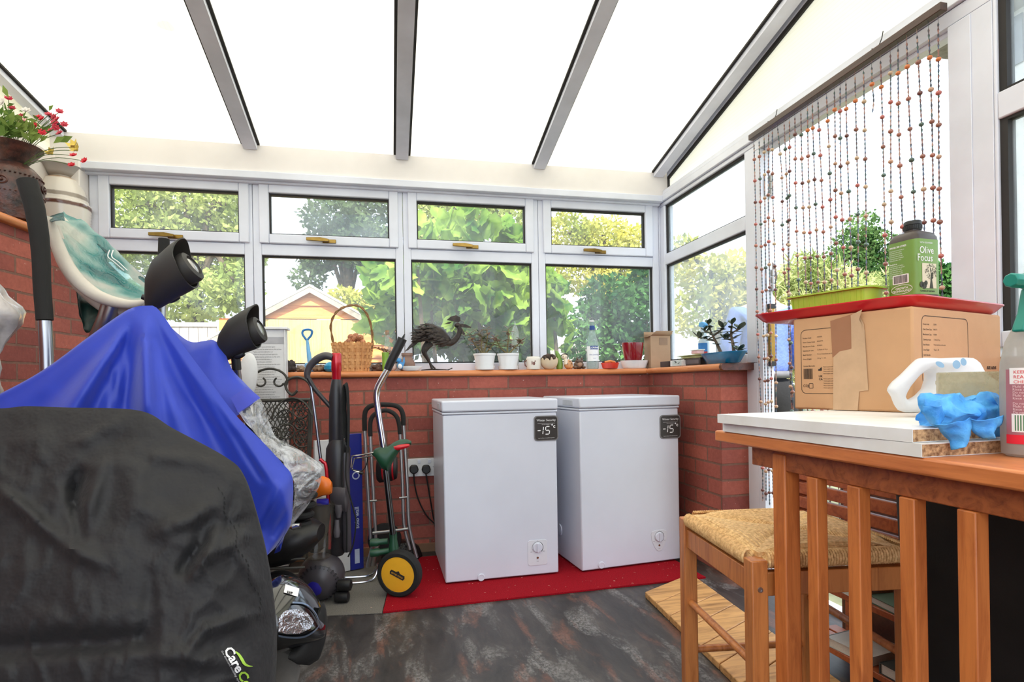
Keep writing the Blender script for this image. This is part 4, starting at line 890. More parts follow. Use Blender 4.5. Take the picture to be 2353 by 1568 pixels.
rbd = random.Random(8)
for k, px in enumerate(tops):
    ptop = onX(px, 250, XF-.049); y = ptop.y; zt_ = ra.z-.012
    zb = .36+rbd.random()*.05 if k != 5 and k != 19 else (1.30 if k == 5 else 1.80)
    ln_ = (rbd.random()-.5)*.05 + (.012 if k > 4 else -.004); m = MB(); ns = int((zt_-zb)/.0075); pts = []; rs = []
    for i in range(ns+1):
        f_ = i/ns; pts.append(V((XF-.049+.003*math.sin(f_*9+k), y - ln_*f_ + .004*math.sin(f_*6+k*1.7), zt_+(zb-zt_)*f_))); rs.append(.0014 if i % 2 else .0029)
    for i in range(min(4, ns)): rs[i] = .0006
    m.tube(pts, rs, 5, mi=0)
    z = zt_-.085-rbd.random()*.05; first = True
    while z > zb+.01:
        f_ = (zt_-z)/(zt_-zb); p = V((XF-.049+.003*math.sin(f_*9+k), y - ln_*f_ + .004*math.sin(f_*6+k*1.7), z)); r_ = .0074+rbd.random()*.001
        m.ball(p, (r_, r_, r_*.88), 12, 8, mi=1+rbd.randrange(7) if not first or k % 3 == 0 or k < 9 else 8); first = False
        z -= .094+rbd.random()*.008
    m.build('bead_strand', [SEED]+BEADM+[ORB], bc_t, recalc=False)
for (px, py) in ((2026, 85), (1783, 262)):
    p = onX(px, py, XF-.02); hz = ra.z+.012
    m = MB(); m.tube([(XF-.014, p.y, p.z+.02), (XF-.02, p.y, p.z-.005), (XF-.036, p.y+.002, hz+.004), (XF-.049, p.y+.003, hz+.001), (XF-.06, p.y, hz+.002)], .0016, 6); m.tube([(XF-.05, p.y-.016, hz+.001), (XF-.047, p.y, hz+.007), (XF-.05, p.y+.016, hz+.001)], .0016, 6)
    m.tube([V((XF-.03+.006*math.cos(a), p.y+.006*math.sin(a), hz+.012)) for a in [2*PI*k/10 for k in range(10)]], .0012, 5, closed=True)
    m.build('wire_tie', BLACK, bc_t)
# invented black crate, added to make the space under the table dark
cr_ = thing('added_dark_crate', 'added black crate standing in for the shadow under the right part of the table', 'crate', onD(2345, 1400, 1.20)*1)
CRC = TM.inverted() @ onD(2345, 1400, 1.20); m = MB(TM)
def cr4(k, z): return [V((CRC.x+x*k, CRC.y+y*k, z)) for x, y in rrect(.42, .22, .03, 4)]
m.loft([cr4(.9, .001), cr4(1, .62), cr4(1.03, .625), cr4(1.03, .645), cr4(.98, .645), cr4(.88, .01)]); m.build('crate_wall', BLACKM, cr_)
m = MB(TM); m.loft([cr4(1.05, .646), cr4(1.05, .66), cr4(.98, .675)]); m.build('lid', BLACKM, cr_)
# ================================================================== left side
from mathutils.bvhtree import BVHTree
def PX(pts, d=None): return [onD(p[0], p[1], p[2] if len(p) > 2 else d) for p in pts]
def ptube(mb, pts, rp, d=None, n=10, sm=5, mi=0):
    """round tube through photo points (x, y[, depth]); rp = radius in pixels at that depth"""
    w = PX(pts, d); dd = [p[2] if len(p) > 2 else d for p in pts]; rps = rp if isinstance(rp, (list, tuple)) else [rp]*len(pts)
    P_ = catmull(w, sm); R_ = []
    for i in range(len(pts)-1):
        for j in range(sm): q = j/sm; R_.append((rps[i]*dd[i]*(1-q)+rps[i+1]*dd[i+1]*q)/F)
    R_.append(rps[-1]*dd[-1]/F); return mb.tube(P_, R_, n, mi=mi)
def pcloth(S, Hm, dS, dF, nu=90, nv=60, back=.14, dback=.35, amp=.012, fr=5, creases=(), seed=0, extra=None, pw=2.2, zmin=.006, ridge=0, cg=2.0):
    """draped sheet: silhouette S (photo points) falls to hem Hm; dS / dF depth of silhouette and of the front, back rows close it behind"""
    Sp = resample(catmull([V((x, y, 0)) for x, y in S], 8), nu); Hp = resample(catmull([V((x, y, 0)) for x, y in Hm], 8), nu); g = []; uv = []
    for r in range(nv):
        row = []; ru = []
        for c in range(nu):
            t = c/(nu-1); ds = dS(t); df = dF(t); s0, h0 = Sp[c], Hp[c]; f_ = r/(nv-1)
            if f_ < back:
                q = 1-f_/back; px = s0.x+(h0.x-s0.x)*.25*q; py = s0.y+(h0.y-s0.y)*(q**1.6)*.55; d = ds+dback*math.sin(q*PI/2)
            else:
                s = (f_-back)/(1-back); px = s0.x+(h0.x-s0.x)*s; py = s0.y+(h0.y-s0.y)*s; d = df+(ds-df)*(1-s)**pw
            p = onD(px, py, d); dv = noise.fractal(p*fr+V((seed,0,0)), 1.0, 2.0, 3)*amp
            w_ = min(1, max(0, (f_-back)/.12)) if f_ > back else .2
            for (x1, y1, x2, y2, a, wd) in creases:
                ax_, ay_ = x2-x1, y2-y1; L2 = ax_*ax_+ay_*ay_; tt = min(1, max(0, ((px-x1)*ax_+(py-y1)*ay_)/L2)); dx_, dy_ = px-(x1+ax_*tt), py-(y1+ay_*tt)
                dd_ = math.hypot(dx_, dy_)/wd
                if dd_ < 3: dv += cg*a*math.exp(-dd_*dd_)*(1-.4*abs(2*tt-1))
            if ridge: nn_ = noise.noise(V((px*.011+seed, py*.0085, 2.0)))*1.0+.35*noise.noise(V((px*.026, py*.021, 5.0))); dv += ridge*max(0, 1-abs(nn_)*3.2)**2
            if extra: dv += extra(px, py)
            p = p - ray(px, py).normalized()*dv*w_
            if p.z < zmin: p.z = zmin
            row.append(p); ru.append((px, py))
        g.append(row)
    return g
BLKF = P('black_nylon', (27,26,29), .68, var=.1, vs=8, bump=.35, bs=9, bd=.03, sheen=.06)
cb = thing('scooter_cover', 'black nylon cover with white and green logo over the scooter in front', 'cover', onD(250, 1700, 1.3))
cr = [(318,948,195,1010,.020,11),(200,1012,170,1018,.012,14),(185,1090,170,1130,-.018,16),(172,1130,185,1235,-.022,15),(230,1080,180,1240,.018,22),(0,1125,160,1262,.018,14),(160,1262,235,1295,.014,14),
      (320,1005,250,1015,-.014,20),(360,1050,470,1060,.018,14),(470,1060,540,1090,.016,14),(300,1100,330,1180,.012,30),(460,1180,360,1225,.016,18),(505,1190,450,1225,-.014,18),(470,1240,420,1310,-.024,16),(490,1240,445,1320,.016,16),
      (560,1110,590,1175,.012,10),(540,1130,520,1210,-.012,14),(520,1210,590,1190,-.012,12),(560,1235,480,1280,.012,14),(540,1260,590,1340,.010,14),(350,1330,340,1480,-.010,24),(320,1470,0,1490,-.024,26),(560,1420,480,1445,.016,14),(470,1450,430,1500,.014,14),(320,1500,560,1530,.012,22),(40,1020,100,1000,.010,18),(90,1010,95,1060,.008,8)]
gB = pcloth([(-330,948),(-150,938),(0,938),(60,933),(150,936),(320,943),(400,985),(520,1050),(562,1092),(592,1180),(618,1290),(633,1400),(637,1480),(634,1568),(632,1690)], [(-330,1900),(-100,1920),(120,1930),(300,1910),(450,1860),(540,1790),(600,1720)],
            lambda t: 1.32+.10*t, lambda t: 1.13+.10*max(0, t-.6)/.4, nu=150, nv=110, creases=cr, amp=.010, fr=4, dback=.08, ridge=.009, cg=1.7)
m = MB(); m.sheet(gB); m.build('cover_cloth', BLKF, cb, sharp=80)
bvB = BVHTree.FromPolygons([V(v) for v in m.v], m.f)
def decal(bv, pts2, fs, mb, lift=.003):
    vs = []
    for (x, y) in pts2:
        v = ray(x, y).normalized(); h = bv.ray_cast(EYE, v)
        if h[0] is None: return
        vs.append(h[0]-v*lift)
    mb.add(vs, fs)
def dtext(bv, mb, s, o, u, size, bold=0, sx=1.0, lift=.003):
    vs, fs = text_mesh(s, bold); up = (u[1], -u[0])
    decal(bv, [(o[0]+x*sx*size*u[0]+y*size*up[0], o[1]+x*sx*size*u[1]+y*size*up[1]) for x, y in vs], fs, mb, lift)
    return max(p[0] for p in vs)*size*sx
u_ = (.487, .873); m = MB(); o_ = (513.5, 1494); w0 = dtext(bvB, m, 'Care', o_, u_, 31, .028); m.build('logo_name', WPRINT, cb, label='white letters of the printed logo')
m2 = MB(); LIME = P('lime_print', (168,212,72), .6, var=.03); dtext(bvB, m2, 'Co', (o_[0]+(w0+1.5)*u_[0], o_[1]+(w0+1.5)*u_[1]), u_, 31, .028)
sw = [(541,1498),(549,1505),(556,1516),(562,1526),(571,1531),(581,1532)]; sA = catmull([V((x,y,0)) for x, y in sw], 6); k = len(sA)
L_, R_ = [], []
for i, p in enumerate(sA):
    q = (sA[min(i+1,k-1)]-sA[max(i-1,0)]).normalized(); wd = 3.4*math.sin(PI*min(.97, .12+i/(k-1)*.85)); L_.append((p.x-q.y*wd, p.y+q.x*wd)); R_.append((p.x+q.y*wd, p.y-q.x*wd))
decal(bvB, L_+R_, [(i, i+1, k+i+1, k+i) for i in range(k-1)], m2); m2.build('logo_swoosh', LIME, cb, label='lime green part of the printed logo')
m = MB(); dtext(bvB, m, 'the discount mobility specialists', (508, 1497), u_, 6.5, .02, 1.25); m.build('logo_strapline', P('grey_print', (170,170,172), .7), cb)
m = MB()
for k in range(26):           # stitched seam down the right end
    y = 1120+k*11; x = 500+(y-1120)*.36+6*math.sin(k*.9); decal(bvB, [(x, y), (x+1.6, y-.6), (x+4.5, y+7), (x+2.9, y+7.6)], [(0,1,2,3)], m, .002)
m.build('seam', P('black_thread', (12,12,13), .8), cb)

# scooter nose below the black cover
GLOSS = P('black_gloss', (16,17,20), .12, var=.1, coat=1.0)
s1 = thing('mobility_scooter', 'glossy black scooter nose with headlight sticking out under black cover', 'scooter', onD(660, 1690, 1.47))
def pxl(mb, secs, d, n=28, mi=0, caps=True):
    """loft through vertical sections given as (x, ytop, ybottom, depth radius[, depth shift])"""
    rings = []
    for q in secs:
        x, a, b_, dr = q[:4]; dd = d+(q[4] if len(q) > 4 else 0); c_ = onD(x, (a+b_)/2, dd); hz = (b_-a)/2*dd/F
        rings.append([c_ - d2*(hz*math.sin(2*PI*k/n)) + fw*(dr*math.cos(2*PI*k/n)) for k in range(n)])
    return mb.loft(rings, mi, caps)
D1 = 1.60
m = MB(); pxl(m, [(624,1334,1500,.12),(628,1330,1497,.13),(640,1327,1494,.13),(670,1336,1486,.12),(695,1355,1478,.10),(718,1384,1472,.075),(733,1414,1468,.05),(742,1436,1465,.026),(746,1452,1463,.006)], D1); m.build('fairing', GLOSS, s1, sharp=70); bvF = BVHTree.FromPolygons([V(v) for v in m.v], m.f)
m = MB(); gq = [(656+32*u/6-4*v/6, 1343+10*u/6+19*v/6) for v in range(7) for u in range(7)]; decal(bvF, gq, [(r_*7+c_, r_*7+c_+1, r_*7+c_+8, r_*7+c_+7) for r_ in range(6) for c_ in range(6)], m, .003); lb = m.build('sticker', WPRINT, s1)
m = MB(); dtext(bvF, m, 'RAPP', (659,1364), (.97,.25), 9, .04, .62, .005); m.build('sticker_print', PRINT, lb)
m = MB(); hl = [(640,1420),(655,1404),(680,1400),(705,1408),(722,1428),(712,1446),(690,1456),(660,1458),(640,1452)]; hc = (680,1430)
decal(bvF, hl+[hc], [(i, (i+1) % 9, 9) for i in range(9)], m, .006); m.build('headlight', P('headlight_lens', (190,192,198), .12, .8, var=.2, vs=30, bump=.6, bs=26, bd=.02), s1)
m = MB(); pl = catmull([V((x,y,0)) for x, y in [(640,1462),(665,1466),(700,1464),(728,1446),(733,1428),(722,1405),(700,1388),(672,1385)]], 5)
for a, b_ in zip(pl, pl[1:]):
    decal(bvF, [(a.x, a.y-2), (b_.x, b_.y-2), (b_.x, b_.y+2), (a.x, a.y+2)], [(0,1,2,3)], m, .007)
m.build('trim_strip', P('bluish_trim', (120,134,158), .2, .6), s1)
m = MB(); pxl(m, [(690,1466,1490,.09),(705,1455,1512,.085),(720,1430,1522,.07),(733,1400,1515,.05),(742,1385,1490,.03),(748,1400,1470,.012)], D1+.02); m.build('mudguard', BLACKM, s1)
wc = onD(614, 1590, 1.60); wr = .088; wc.z = wr+.001; wa = (rt*.55-fw*.83).normalized(); TY = P('grey_tyre', (128,124,116), .8, var=.15, bump=.2)
WM = frame(wc, V((-wa.y, wa.x, 0)), V((0,0,1))); m = MB(WM)
m.lathe([(wr*.5,-.026),(wr*.86,-.030),(wr*.97,-.022),(wr,0),(wr*.97,.022),(wr*.86,.030),(wr*.5,.026)], 40); wh = m.build('wheel', TY, s1)
m = MB(WM)
for k in range(26):
    a = 2*PI*k/26
    for s_ in (-1, 1):
        pts = [V((wr*1.004*kk*math.cos(a+da), wr*1.004*kk*math.sin(a+da), s_*z)) for da, z, kk in ((0,.0,1),(.07,.007,.995),(.03,.014,.985),(.10,.022,.966))]; m.tube(pts, .0011, 4)
m.build('tread', P('tread_groove', (70,68,64), .9), wh)
m = MB(); m.tube([onD(655, 1470, 1.62), onD(645, 1525, 1.62), wc+V((0,0,.02))], .008, 8); m.build('fork', BLACK, s1)

# blue cape
BLUF = P('blue_nylon', (34,62,188), .5, var=.06, vs=5, bump=.12, bs=9, bd=.01, sheen=.3)
b2 = thing('scooter_cape', 'blue nylon cape with clear window draped over a second scooter', 'cover', onD(330, 1560, 1.7))
def radial(px, py):
    dx, dy = px-332, py-690; a = math.atan2(dx, dy); r_ = math.hypot(dx, dy)
    return min(1, r_/260)*(.030*math.sin(a*9+.6)+.018*math.sin(a*21+1.4))*(1 if py > 700 else .4)
crb = [(300,715,283,930,-.022,18),(322,720,336,930,.022,20),(385,760,540,980,.020,14),(430,820,600,1100,-.020,10),(470,800,640,1050,.014,12),(360,780,420,930,-.016,14),(255,850,262,940,-.010,8),(120,900,300,740,.010,30),(640,1120,600,1200,.014,10),(655,1180,630,1230,-.012,8)]
gBl = pcloth([(-330,1020),(-150,975),(0,905),(100,850),(200,777),(270,727),(303,708),(335,703),(365,712),(420,792),(480,872),(540,952),(600,1012),(650,1066),(672,1097),(673,1160),(667,1208),(640,1252)], [(-330,1420),(-100,1400),(100,1390),(300,1380),(430,1370),(540,1340),(600,1290)],
            lambda t: 1.52+.26*t, lambda t: 1.42+.20*t, nu=150, nv=80, creases=crb, amp=.008, fr=4, seed=5, extra=radial, dback=.10, pw=1.6, cg=1.1)
m = MB(); m.sheet(gBl); m.build('cape_cloth', BLUF, b2, sharp=80)
def patch(S, Hm, dA, dB, nu, nv, amp, fr, seed):
    Sp = resample(catmull([V((x,y,0)) for x, y in S], 6), nu); Hp = resample(catmull([V((x,y,0)) for x, y in Hm], 6), nu); g = []
    for r in range(nv):
        row = []
        for c in range(nu):
            q = Sp[c].lerp(Hp[c], r/(nv-1)); d = dA+(dB-dA)*(r/(nv-1))**.6; p = onD(q.x, q.y, d); nn = noise.noise_vector(p*fr+V((seed,0,0)))*amp+noise.noise_vector(p*fr*2.7+V((seed,0,0)))*amp*.5
            row.append(p+nn*(.25 if r == 0 else 1))
        g.append(row)
    return g
m = MB(); m.sheet(patch([(370,730),(430,782),(470,784),(490,782),(512,802),(532,846),(562,880),(598,916)], [(380,900),(430,930),(480,960),(520,965),(548,950)], 1.95, 1.84, 50, 24, .008, 9, 3)); m.build('hood', BLUF, b2, sharp=80)
m = MB(); m.sheet(patch([(598,914),(580,899),(565,889)], [(548,950),(538,930),(530,915)], 1.90, 1.83, 12, 8, .002, 9, 1)); m.build('hem', P('blue_hem', (46,60,178), .5), b2)
t = NT('clear_film'); tr = t.n('ShaderNodeBsdfTransparent'); gl_ = t.n('ShaderNodeBsdfGlossy'); gl_.inputs['Roughness'].default_value = .12; df = t.n('ShaderNodeBsdfDiffuse'); df.inputs[0].default_value = (*lin((226,228,232)), 1)
vz = t.coord(); nb = t.noise(vz, 13, 3, .5, 1.5); bn = t.bump(nb.outputs[0], .8, .03); t.l(bn, gl_.inputs['Normal']); t.l(bn, df.inputs['Normal'])
hz_ = t.ramp(t.noise(vz, 11, 4, .6, 1.5).outputs[0], [(.40, (.12,.12,.12)), (.65, (.62,.62,.62))]); FILM = t.done(t.mix(hz_, t.mix(.16, tr.outputs[0], gl_.outputs[0]), df.outputs[0]))
m = MB(); m.sheet(patch([(598,916),(606,932),(614,960),(632,1002),(655,1018),(692,1036),(736,1068),(742,1078)], [(546,950),(575,985),(600,1015),(630,1045),(650,1068),(668,1092),(676,1110),(684,1130)], 1.93, 1.84, 50, 26, .010, 12, 7)); m.sheet(patch([(742,1076),(734,1115),(718,1145),(700,1172),(678,1200),(664,1214)], [(676,1100),(676,1130),(674,1150),(671,1180),(668,1195),(660,1212)], 1.93, 1.82, 30, 16, .008, 12, 9)); m.build('clear_window', FILM, b2, sharp=80, label='crinkled clear plastic window of the cape')

# scooter under the cape
s2 = thing('mobility_scooter', 'black scooter body showing under the edge of the blue cape', 'scooter', onD(640, 1420, 2.08))
m = MB(); D2 = 2.2
for k in range(6):
    y = 1096+k*22; w_ = 1-.04*k; c_ = onD(703-6*k*.4, y, D2-.02); rr_ = .055*w_
    m.lathe([(rr_*.8,-.012),(rr_,-.004),(rr_*1.02,.006),(rr_*.84,.014)], 24, Matrix.Translation(c_))
m.build('gaiter', RUBBER, s2)
m = MB(); pxl(m, [(600,1230,1300,.10),(640,1205,1300,.12),(680,1190,1290,.12),(715,1195,1265,.10),(738,1205,1240,.05)], D2, 24); m.build('body_panel', BLACK, s2)
m = MB(); [ptube(m, [(600,y0_,2.1),(660,y0_-2,2.12),(700,y0_-4,2.15)], 3, None, 8) for y0_ in (1288, 1308)]; m.build('chassis_bar', IRON, s2)
m = MB(); c_ = onD(640, 1360, 2.2); m.lathe([(.04,-.03),(.085,-.025),(.09,0),(.085,.025),(.04,.03)], 28, frame(V((c_.x, c_.y, .099)), V((1,0,0)), V((0,0,1)))); m.build('wheel', RUBBER, s2)
m = MB(); pxl(m, [(668,1206,1216,.01),(676,1203,1219,.02),(690,1202,1214,.012)], D2-.12, 12); m.build('reflector', CHROME, s2)
m = MB(); ptube(m, [(640,1215,2.16),(600,1050,2.1),(560,930,2.06),(545,880,2.06)], 11); m.build('tiller', BLACK, s2)

# hooded pods
POD = P('pod_black', (46,43,41), .55, var=.08)
def pod(name, label, cx_, cy_, d, s, roll, parts):
    t = thing(name, label, 'mirror', onD(cx_, cy_, d), 'hooded mirror pods')
    ax = (r2*.93 - d2*.26 + fw*.06).normalized(); up = (-d2 - ax*(-d2).dot(ax)).normalized(); sd = ax.cross(up)
    ax, up = (ax*math.cos(roll)+up*math.sin(roll)), (up*math.cos(roll)-ax*math.sin(roll)); o = onD(cx_, cy_, d)
    rings = []
    for (a, ru, off, rs) in ((-.088,.006,-.044,.006),(-.075,.018,-.034,.016),(-.045,.036,-.016,.034),(-.01,.048,-.004,.044),(.02,.053,0,.048),(.04,.0535,.0,.049)):
        ring = []
        for k in range(32):
            an = 2*PI*k/32; c1_, s1_ = math.cos(an), math.sin(an); ex = max(0, s1_)*.5+.5; vis = (.030*max(0, s1_)**2 - .014*max(0, -s1_)) if a > 0 else 0
            ring.append(o + (ax*(a+vis) + up*(off+ru*s1_) + sd*(rs*c1_))*s)
        rings.append(ring)
    inner = []
    for (a, k_) in ((.04,.95),(.01,.90),(-.02,.72)):
        ring = []
        for k in range(32):
            an = 2*PI*k/32; c1_, s1_ = math.cos(an), math.sin(an); vis = (.030*max(0, s1_)**2 - .014*max(0, -s1_)) if a > .02 else 0
            ring.append(o + (ax*(a+vis)+up*(.053*k_*s1_)+sd*(.048*k_*c1_))*s)
        inner.append(ring)
    m = MB(); m.loft(rings+inner); m.build('hood', POD, t, sharp=50)
    Mx = Matrix((sd, ax, up)).transposed().to_4x4(); m = MB(); z_ = ax; Mm = Matrix((up, sd, ax)).transposed().to_4x4(); Mm.translation = o+ (up*(-.010))*s
    m = MB(Mm); m.lathe([(.030*s,-.02*s),(.034*s,.02*s),(.036*s,.045*s),(.034*s,.052*s),(.024*s,.056*s),(.022*s,.050*s),(.001,.050*s)], 28); m.build('barrel', POD, t)
    m = MB(Mm); m.lathe([(.021*s,.0505*s),(.016*s,.054*s),(.001,.055*s)], 24); m.build('lens', P('pod_lens', (168,166,164), .2, .5), t)
    for nm, mat, pts, rp in parts: m = MB(); ptube(m, pts, rp); m.build(nm, mat, t)
    return t
pod('mirror_pod', 'black hooded mirror pod on silver pole above the blue peak', 392, 630, 1.80, 1.41, .30, [('pole', STEEL, [(368,665,1.83),(350,695,1.84),(330,740,1.86),(310,820,1.90)], 14), ('clamp', BLACK, [(326,682,1.81),(352,688,1.82),(392,686,1.82),(412,680,1.83)], [6,9,11,6])])
pod('mirror_pod', 'black hooded mirror pod right of blue cape in front of instruction sheet', 552, 766, 1.98, 1.34, .14, [('pole', BLACK, [(538,786,1.99),(541,812,1.99),(544,850,2.0)], 10), ('pole_base', STEEL, [(544,845,2.0),(548,880,2.02),(552,920,2.04)], 8), ('clamp', BLACK, [(520,806,1.99),(545,818,1.98),(560,812,1.98)], [5,8,6])])

# cross trainer behind the covers
FOAM = P('foam_grip', (30,29,28), .85, var=.12, bump=.15, bs=300)
ct = thing('cross_trainer', 'silver cross trainer with tall black foam grips by the left brick wall', 'exercise machine', onD(160, 1500, 1.85))
dA = 1.78
m = MB(); ptube(m, [(62,416),(69,440),(80,480),(90,540),(95,600),(97,660),(103,736)], [20,20,19.5,18.5,17.5,17,16.5], dA, 20); m.build('foam_grip', FOAM, ct)
m = MB(); ptube(m, [(103,738),(106,790),(108,850),(112,960),(118,1100),(130,1300)], 13.5, dA, 20); m.build('swing_arm', STEEL, ct)
m = MB(); ptube(m, [(377,549,2.28),(376,580,2.28),(373,640,2.28)], 11.5); m.build('foam_grip', FOAM, ct)
m = MB(); ptube(m, [(373,640,2.28),(370,760,2.28),(365,900,2.28),(360,1150,2.26)], 9); m.build('swing_arm', STEEL, ct)
m = MB(); ptube(m, [(262,690,1.96),(248,735,1.97),(215,830,2.0),(205,1000,2.02),(200,1250,2.0)], 22, None, 20); m.build('mast', STEEL, ct)
CRM = P('cream_console', (206,198,186), .45, var=.06)
low = [(112,502),(128,552),(150,605),(182,648),(232,684),(300,700),(352,690)]; upp = [(142,492),(168,520),(200,552),(236,590),(276,630),(318,664),(352,680)]
m = MB(); A_ = resample(catmull(PX([(x,y,1.90) for x, y in low]), 6), 40); B_ = resample(catmull(PX([(x,y,2.08) for x, y in upp]), 6), 40)
m.tube(A_, [.006+.017*math.sin(PI*min(1, .15+.8*i/39)) for i in range(40)], 14); m.sheet([[A_[i].lerp(B_[i], j/10) - V((0,0,.030*math.sin(PI*j/10))) for j in range(11)] for i in range(40)]); m.build('console', CRM, ct, sharp=60)
m = MB(); ptube(m, [(120,520,1.94),(150,600,1.97),(190,655,2.0),(250,700,2.0),(300,712,1.98),(340,700,1.96)], [14,16,20,24,22,12], None, 14); m.build('console_back', CRM, ct)
tb = thing('plastic_bag', 'teal and clear plastic bag pulled over the cross trainer console', 'bag', onD(240, 620, 2.0))
t = NT('teal_film'); tr = t.n('ShaderNodeBsdfTransparent'); tr.inputs[0].default_value = (.55,.86,.84,1); df = t.n('ShaderNodeBsdfDiffuse'); tl_ = t.n('ShaderNodeBsdfTranslucent'); vz = t.coord((2.2,2.2,1)); nz_ = t.noise(vz, 3.0, 2, .45, .4)
colr = t.ramp(nz_.outputs[0], [(.34, lin((6,98,104))), (.44, lin((46,138,138))), (.52, lin((150,188,182))), (.60, lin((206,206,198)))]); t.l(colr, df.inputs[0]); t.l(colr, tl_.inputs[0])
gl_ = t.n('ShaderNodeBsdfGlossy'); gl_.inputs['Roughness'].default_value = .15; bn = t.bump(t.noise(vz, 14, 3, .6, 1).outputs[0], .8, .02); t.l(bn, gl_.inputs['Normal']); sh_ = t.mix(.35, df.outputs[0], tl_.outputs[0]); TEALF = t.done(t.mix(.10, t.mix(.78, tr.outputs[0], sh_), gl_.outputs[0]))
upp2 = [(146,490),(178,510),(190,512),(245,556),(296,606),(344,652),(362,672)]
A2 = [a + fw*(-.012) for a in A_]; B2 = resample(catmull(PX([(x,y,2.12) for x, y in upp2]), 6), 40); g = []
for i in range(40):
    row = []
    for j in range(22):
        p = A2[i].lerp(B2[i], j/21) + V((0,0,.006-.014*math.sin(PI*j/21))); row.append(p+noise.noise_vector(p*14)*.008+noise.noise_vector(p*34)*.004)
    g.append(row)
m = MB(); m.sheet(g); m.build('bag_film', TEALF, tb, sharp=80)
DTEAL = P('dark_teal_plastic', (8,84,88), .25, var=.3, vs=40, bump=.6, bs=40, bd=.01); DG = P('dark_green_plastic', (18,52,46), .4, var=.35, vs=50, scale=(1,1,.3))
def strip(name, mat, A, B, dA_, dB_, amp, seed, parent):
    m = MB(); m.sheet(patch(A, B, dA_, dB_, 30, 10, amp, 18, seed)); return m.build(name, mat, parent, sharp=80, solid=.001)
strip('bag_fold', DTEAL, [(186,512),(245,556),(298,606),(352,650)], [(178,520),(232,572),(282,622),(345,668)], 2.14, 2.08, .006, 3, tb)
strip('bag_fold', DTEAL, [(108,500),(124,494),(146,488)], [(118,512),(132,508),(150,508)], 1.93, 1.87, .003, 5, tb)
strip('bag_tail', DG, [(148,600),(170,650),(205,680),(235,690),(240,730)], [(178,680),(190,735),(194,760),(205,768),(232,745)], 2.06, 1.98, .008, 8, tb)
m = MB()
for k in range(2): ptube(m, [(252+k*8,575,2.03),(248+k*9,590,2.02),(262+k*10,602,2.01),(285+k*8,622,2.02)], 1.2, None, 5)
m.build('tie_string', WPRINT, tb)

# knotted bag at the left edge
kb = MB(); c_ = onD(-34, 722, 1.80)
def kfn(u, v):
    an = 2*PI*v; z = c_.z+.14-u*1.28; r_ = .012+.080*math.exp(-((z-c_.z)/.078)**2)+.030*(1-math.exp(-max(0, c_.z-z)/.15))+.012*math.exp(-((u)/.04)**2); r_ *= 1+.10*math.sin(7*an+z*30)
    return V((c_.x+r_*math.cos(an), c_.y+r_*math.sin(an), max(z, .004)))
g = crumple(kfn, 70, 40, .009, 22, 2.0)
for row in g:
    row[-1] = row[0].copy()
    for p in row: p.z = max(p.z, .004)
kb.sheet(g); tag(kb.build('knotted_bag', P('milky_plastic', (216,208,204), .25, var=.16, vs=14, coat=.4), sharp=80), 'knotted milky plastic bag at the left edge before the brick wall', 'bag')

# vases on the left sill
nW = V((1, -KL, 0)).normalized()
def on_left(px, py, off): return onP(px, py, V((xl(0)+off, 0, 0)), nW)
LZ = 1.6185
fv = on_left(27, 470, -.055); fv.z = LZ; dv = (fv-EYE).dot(fw)
def zpx(x, y, d): return onD(x, y, d).z
va = thing('brown_vase', 'dark brown carved pottery vase holding red flowers on the left sill', 'vase', fv)
r0 = 60*dv/F; zr_ = zpx(27, 338, dv)-LZ; zs = zpx(27, 402, dv)-LZ
VB = P('brown_glaze', (82,44,34), .38, var=.4, vs=22, coat=.15, bump=.5, bs=45, bd=.008, c2=(34,22,20))
m = MB(Matrix.Translation(fv)); m.lathe([(r0*.62,0),(r0*.8,.01),(r0*.97,zs*.5),(r0,zs*.7),(r0*.92,zs),(r0*.7,zs+.03),(r0*.5,zs+.045),(r0*.55,zs+.055),(r0*.98,zr_-.004),(r0,zr_),(r0*.95,zr_),(r0*.45,zs+.05),(r0*.4,zs)], 40); m.build('vase_body', VB, va)
m = MB(Matrix.Translation(fv))
for (z_, n_d, rr_) in ((zs*.93, 40, r0*.955), (zs*.55, 40, r0*.985)):
    for k in range(n_d): a = 2*PI*k/n_d; m.ball((rr_*math.cos(a), rr_*math.sin(a), z_), (.0045,.0045,.003), 6, 4)
for k in range(8):
    a = 2*PI*k/8+.2; cc = V((r0*math.cos(a), r0*math.sin(a), zs*.74)); tx = V((-math.sin(a), math.cos(a), 0))
    m.tube([cc+tx*(.022*math.cos(b_))+V((0,0,.016*math.sin(b_))) for b_ in [2*PI*q/18 for q in range(18)]], .003, 5, closed=True); m.ball(cc, (.010,.010,.008), 8, 6)
m.build('relief', VB, va)
wv_ = on_left(143, 520, -.085); wv_.z = LZ; dw = (wv_-EYE).dot(fw); wv = thing('white_vase', 'cream striped pottery vase with flat rim beside the window frame', 'vase', wv_)
rw = 56*dw/F; za = zpx(143, 386, dw)-LZ; zb_ = zpx(143, 412, dw)-LZ; zc = zpx(143, 480, dw)-LZ
prof = [(rw*.6,0),(rw*.72,.01),(rw*.93,zc*.55)]; kk = 12
for i in range(kk): z = zc*.55+(zc*1.05-zc*.55)*i/kk; prof.append((rw*(.95+.05*i/kk)*(1 if i % 2 else .985), z))
prof += [(rw,zc*1.08),(rw*.985,zc*1.12),(rw*.93,zc*1.14),(rw*.80,zc+(zb_-zc)*.62),(rw*.58,zb_-.006),(rw*.44,zb_),(rw*.42,zb_+.008),(rw*.46,zb_+.012),(rw*.70,za-.006),(rw*.76,za),(rw*.74,za+.002),(rw*.40,zb_+.012),(rw*.36,zb_)]
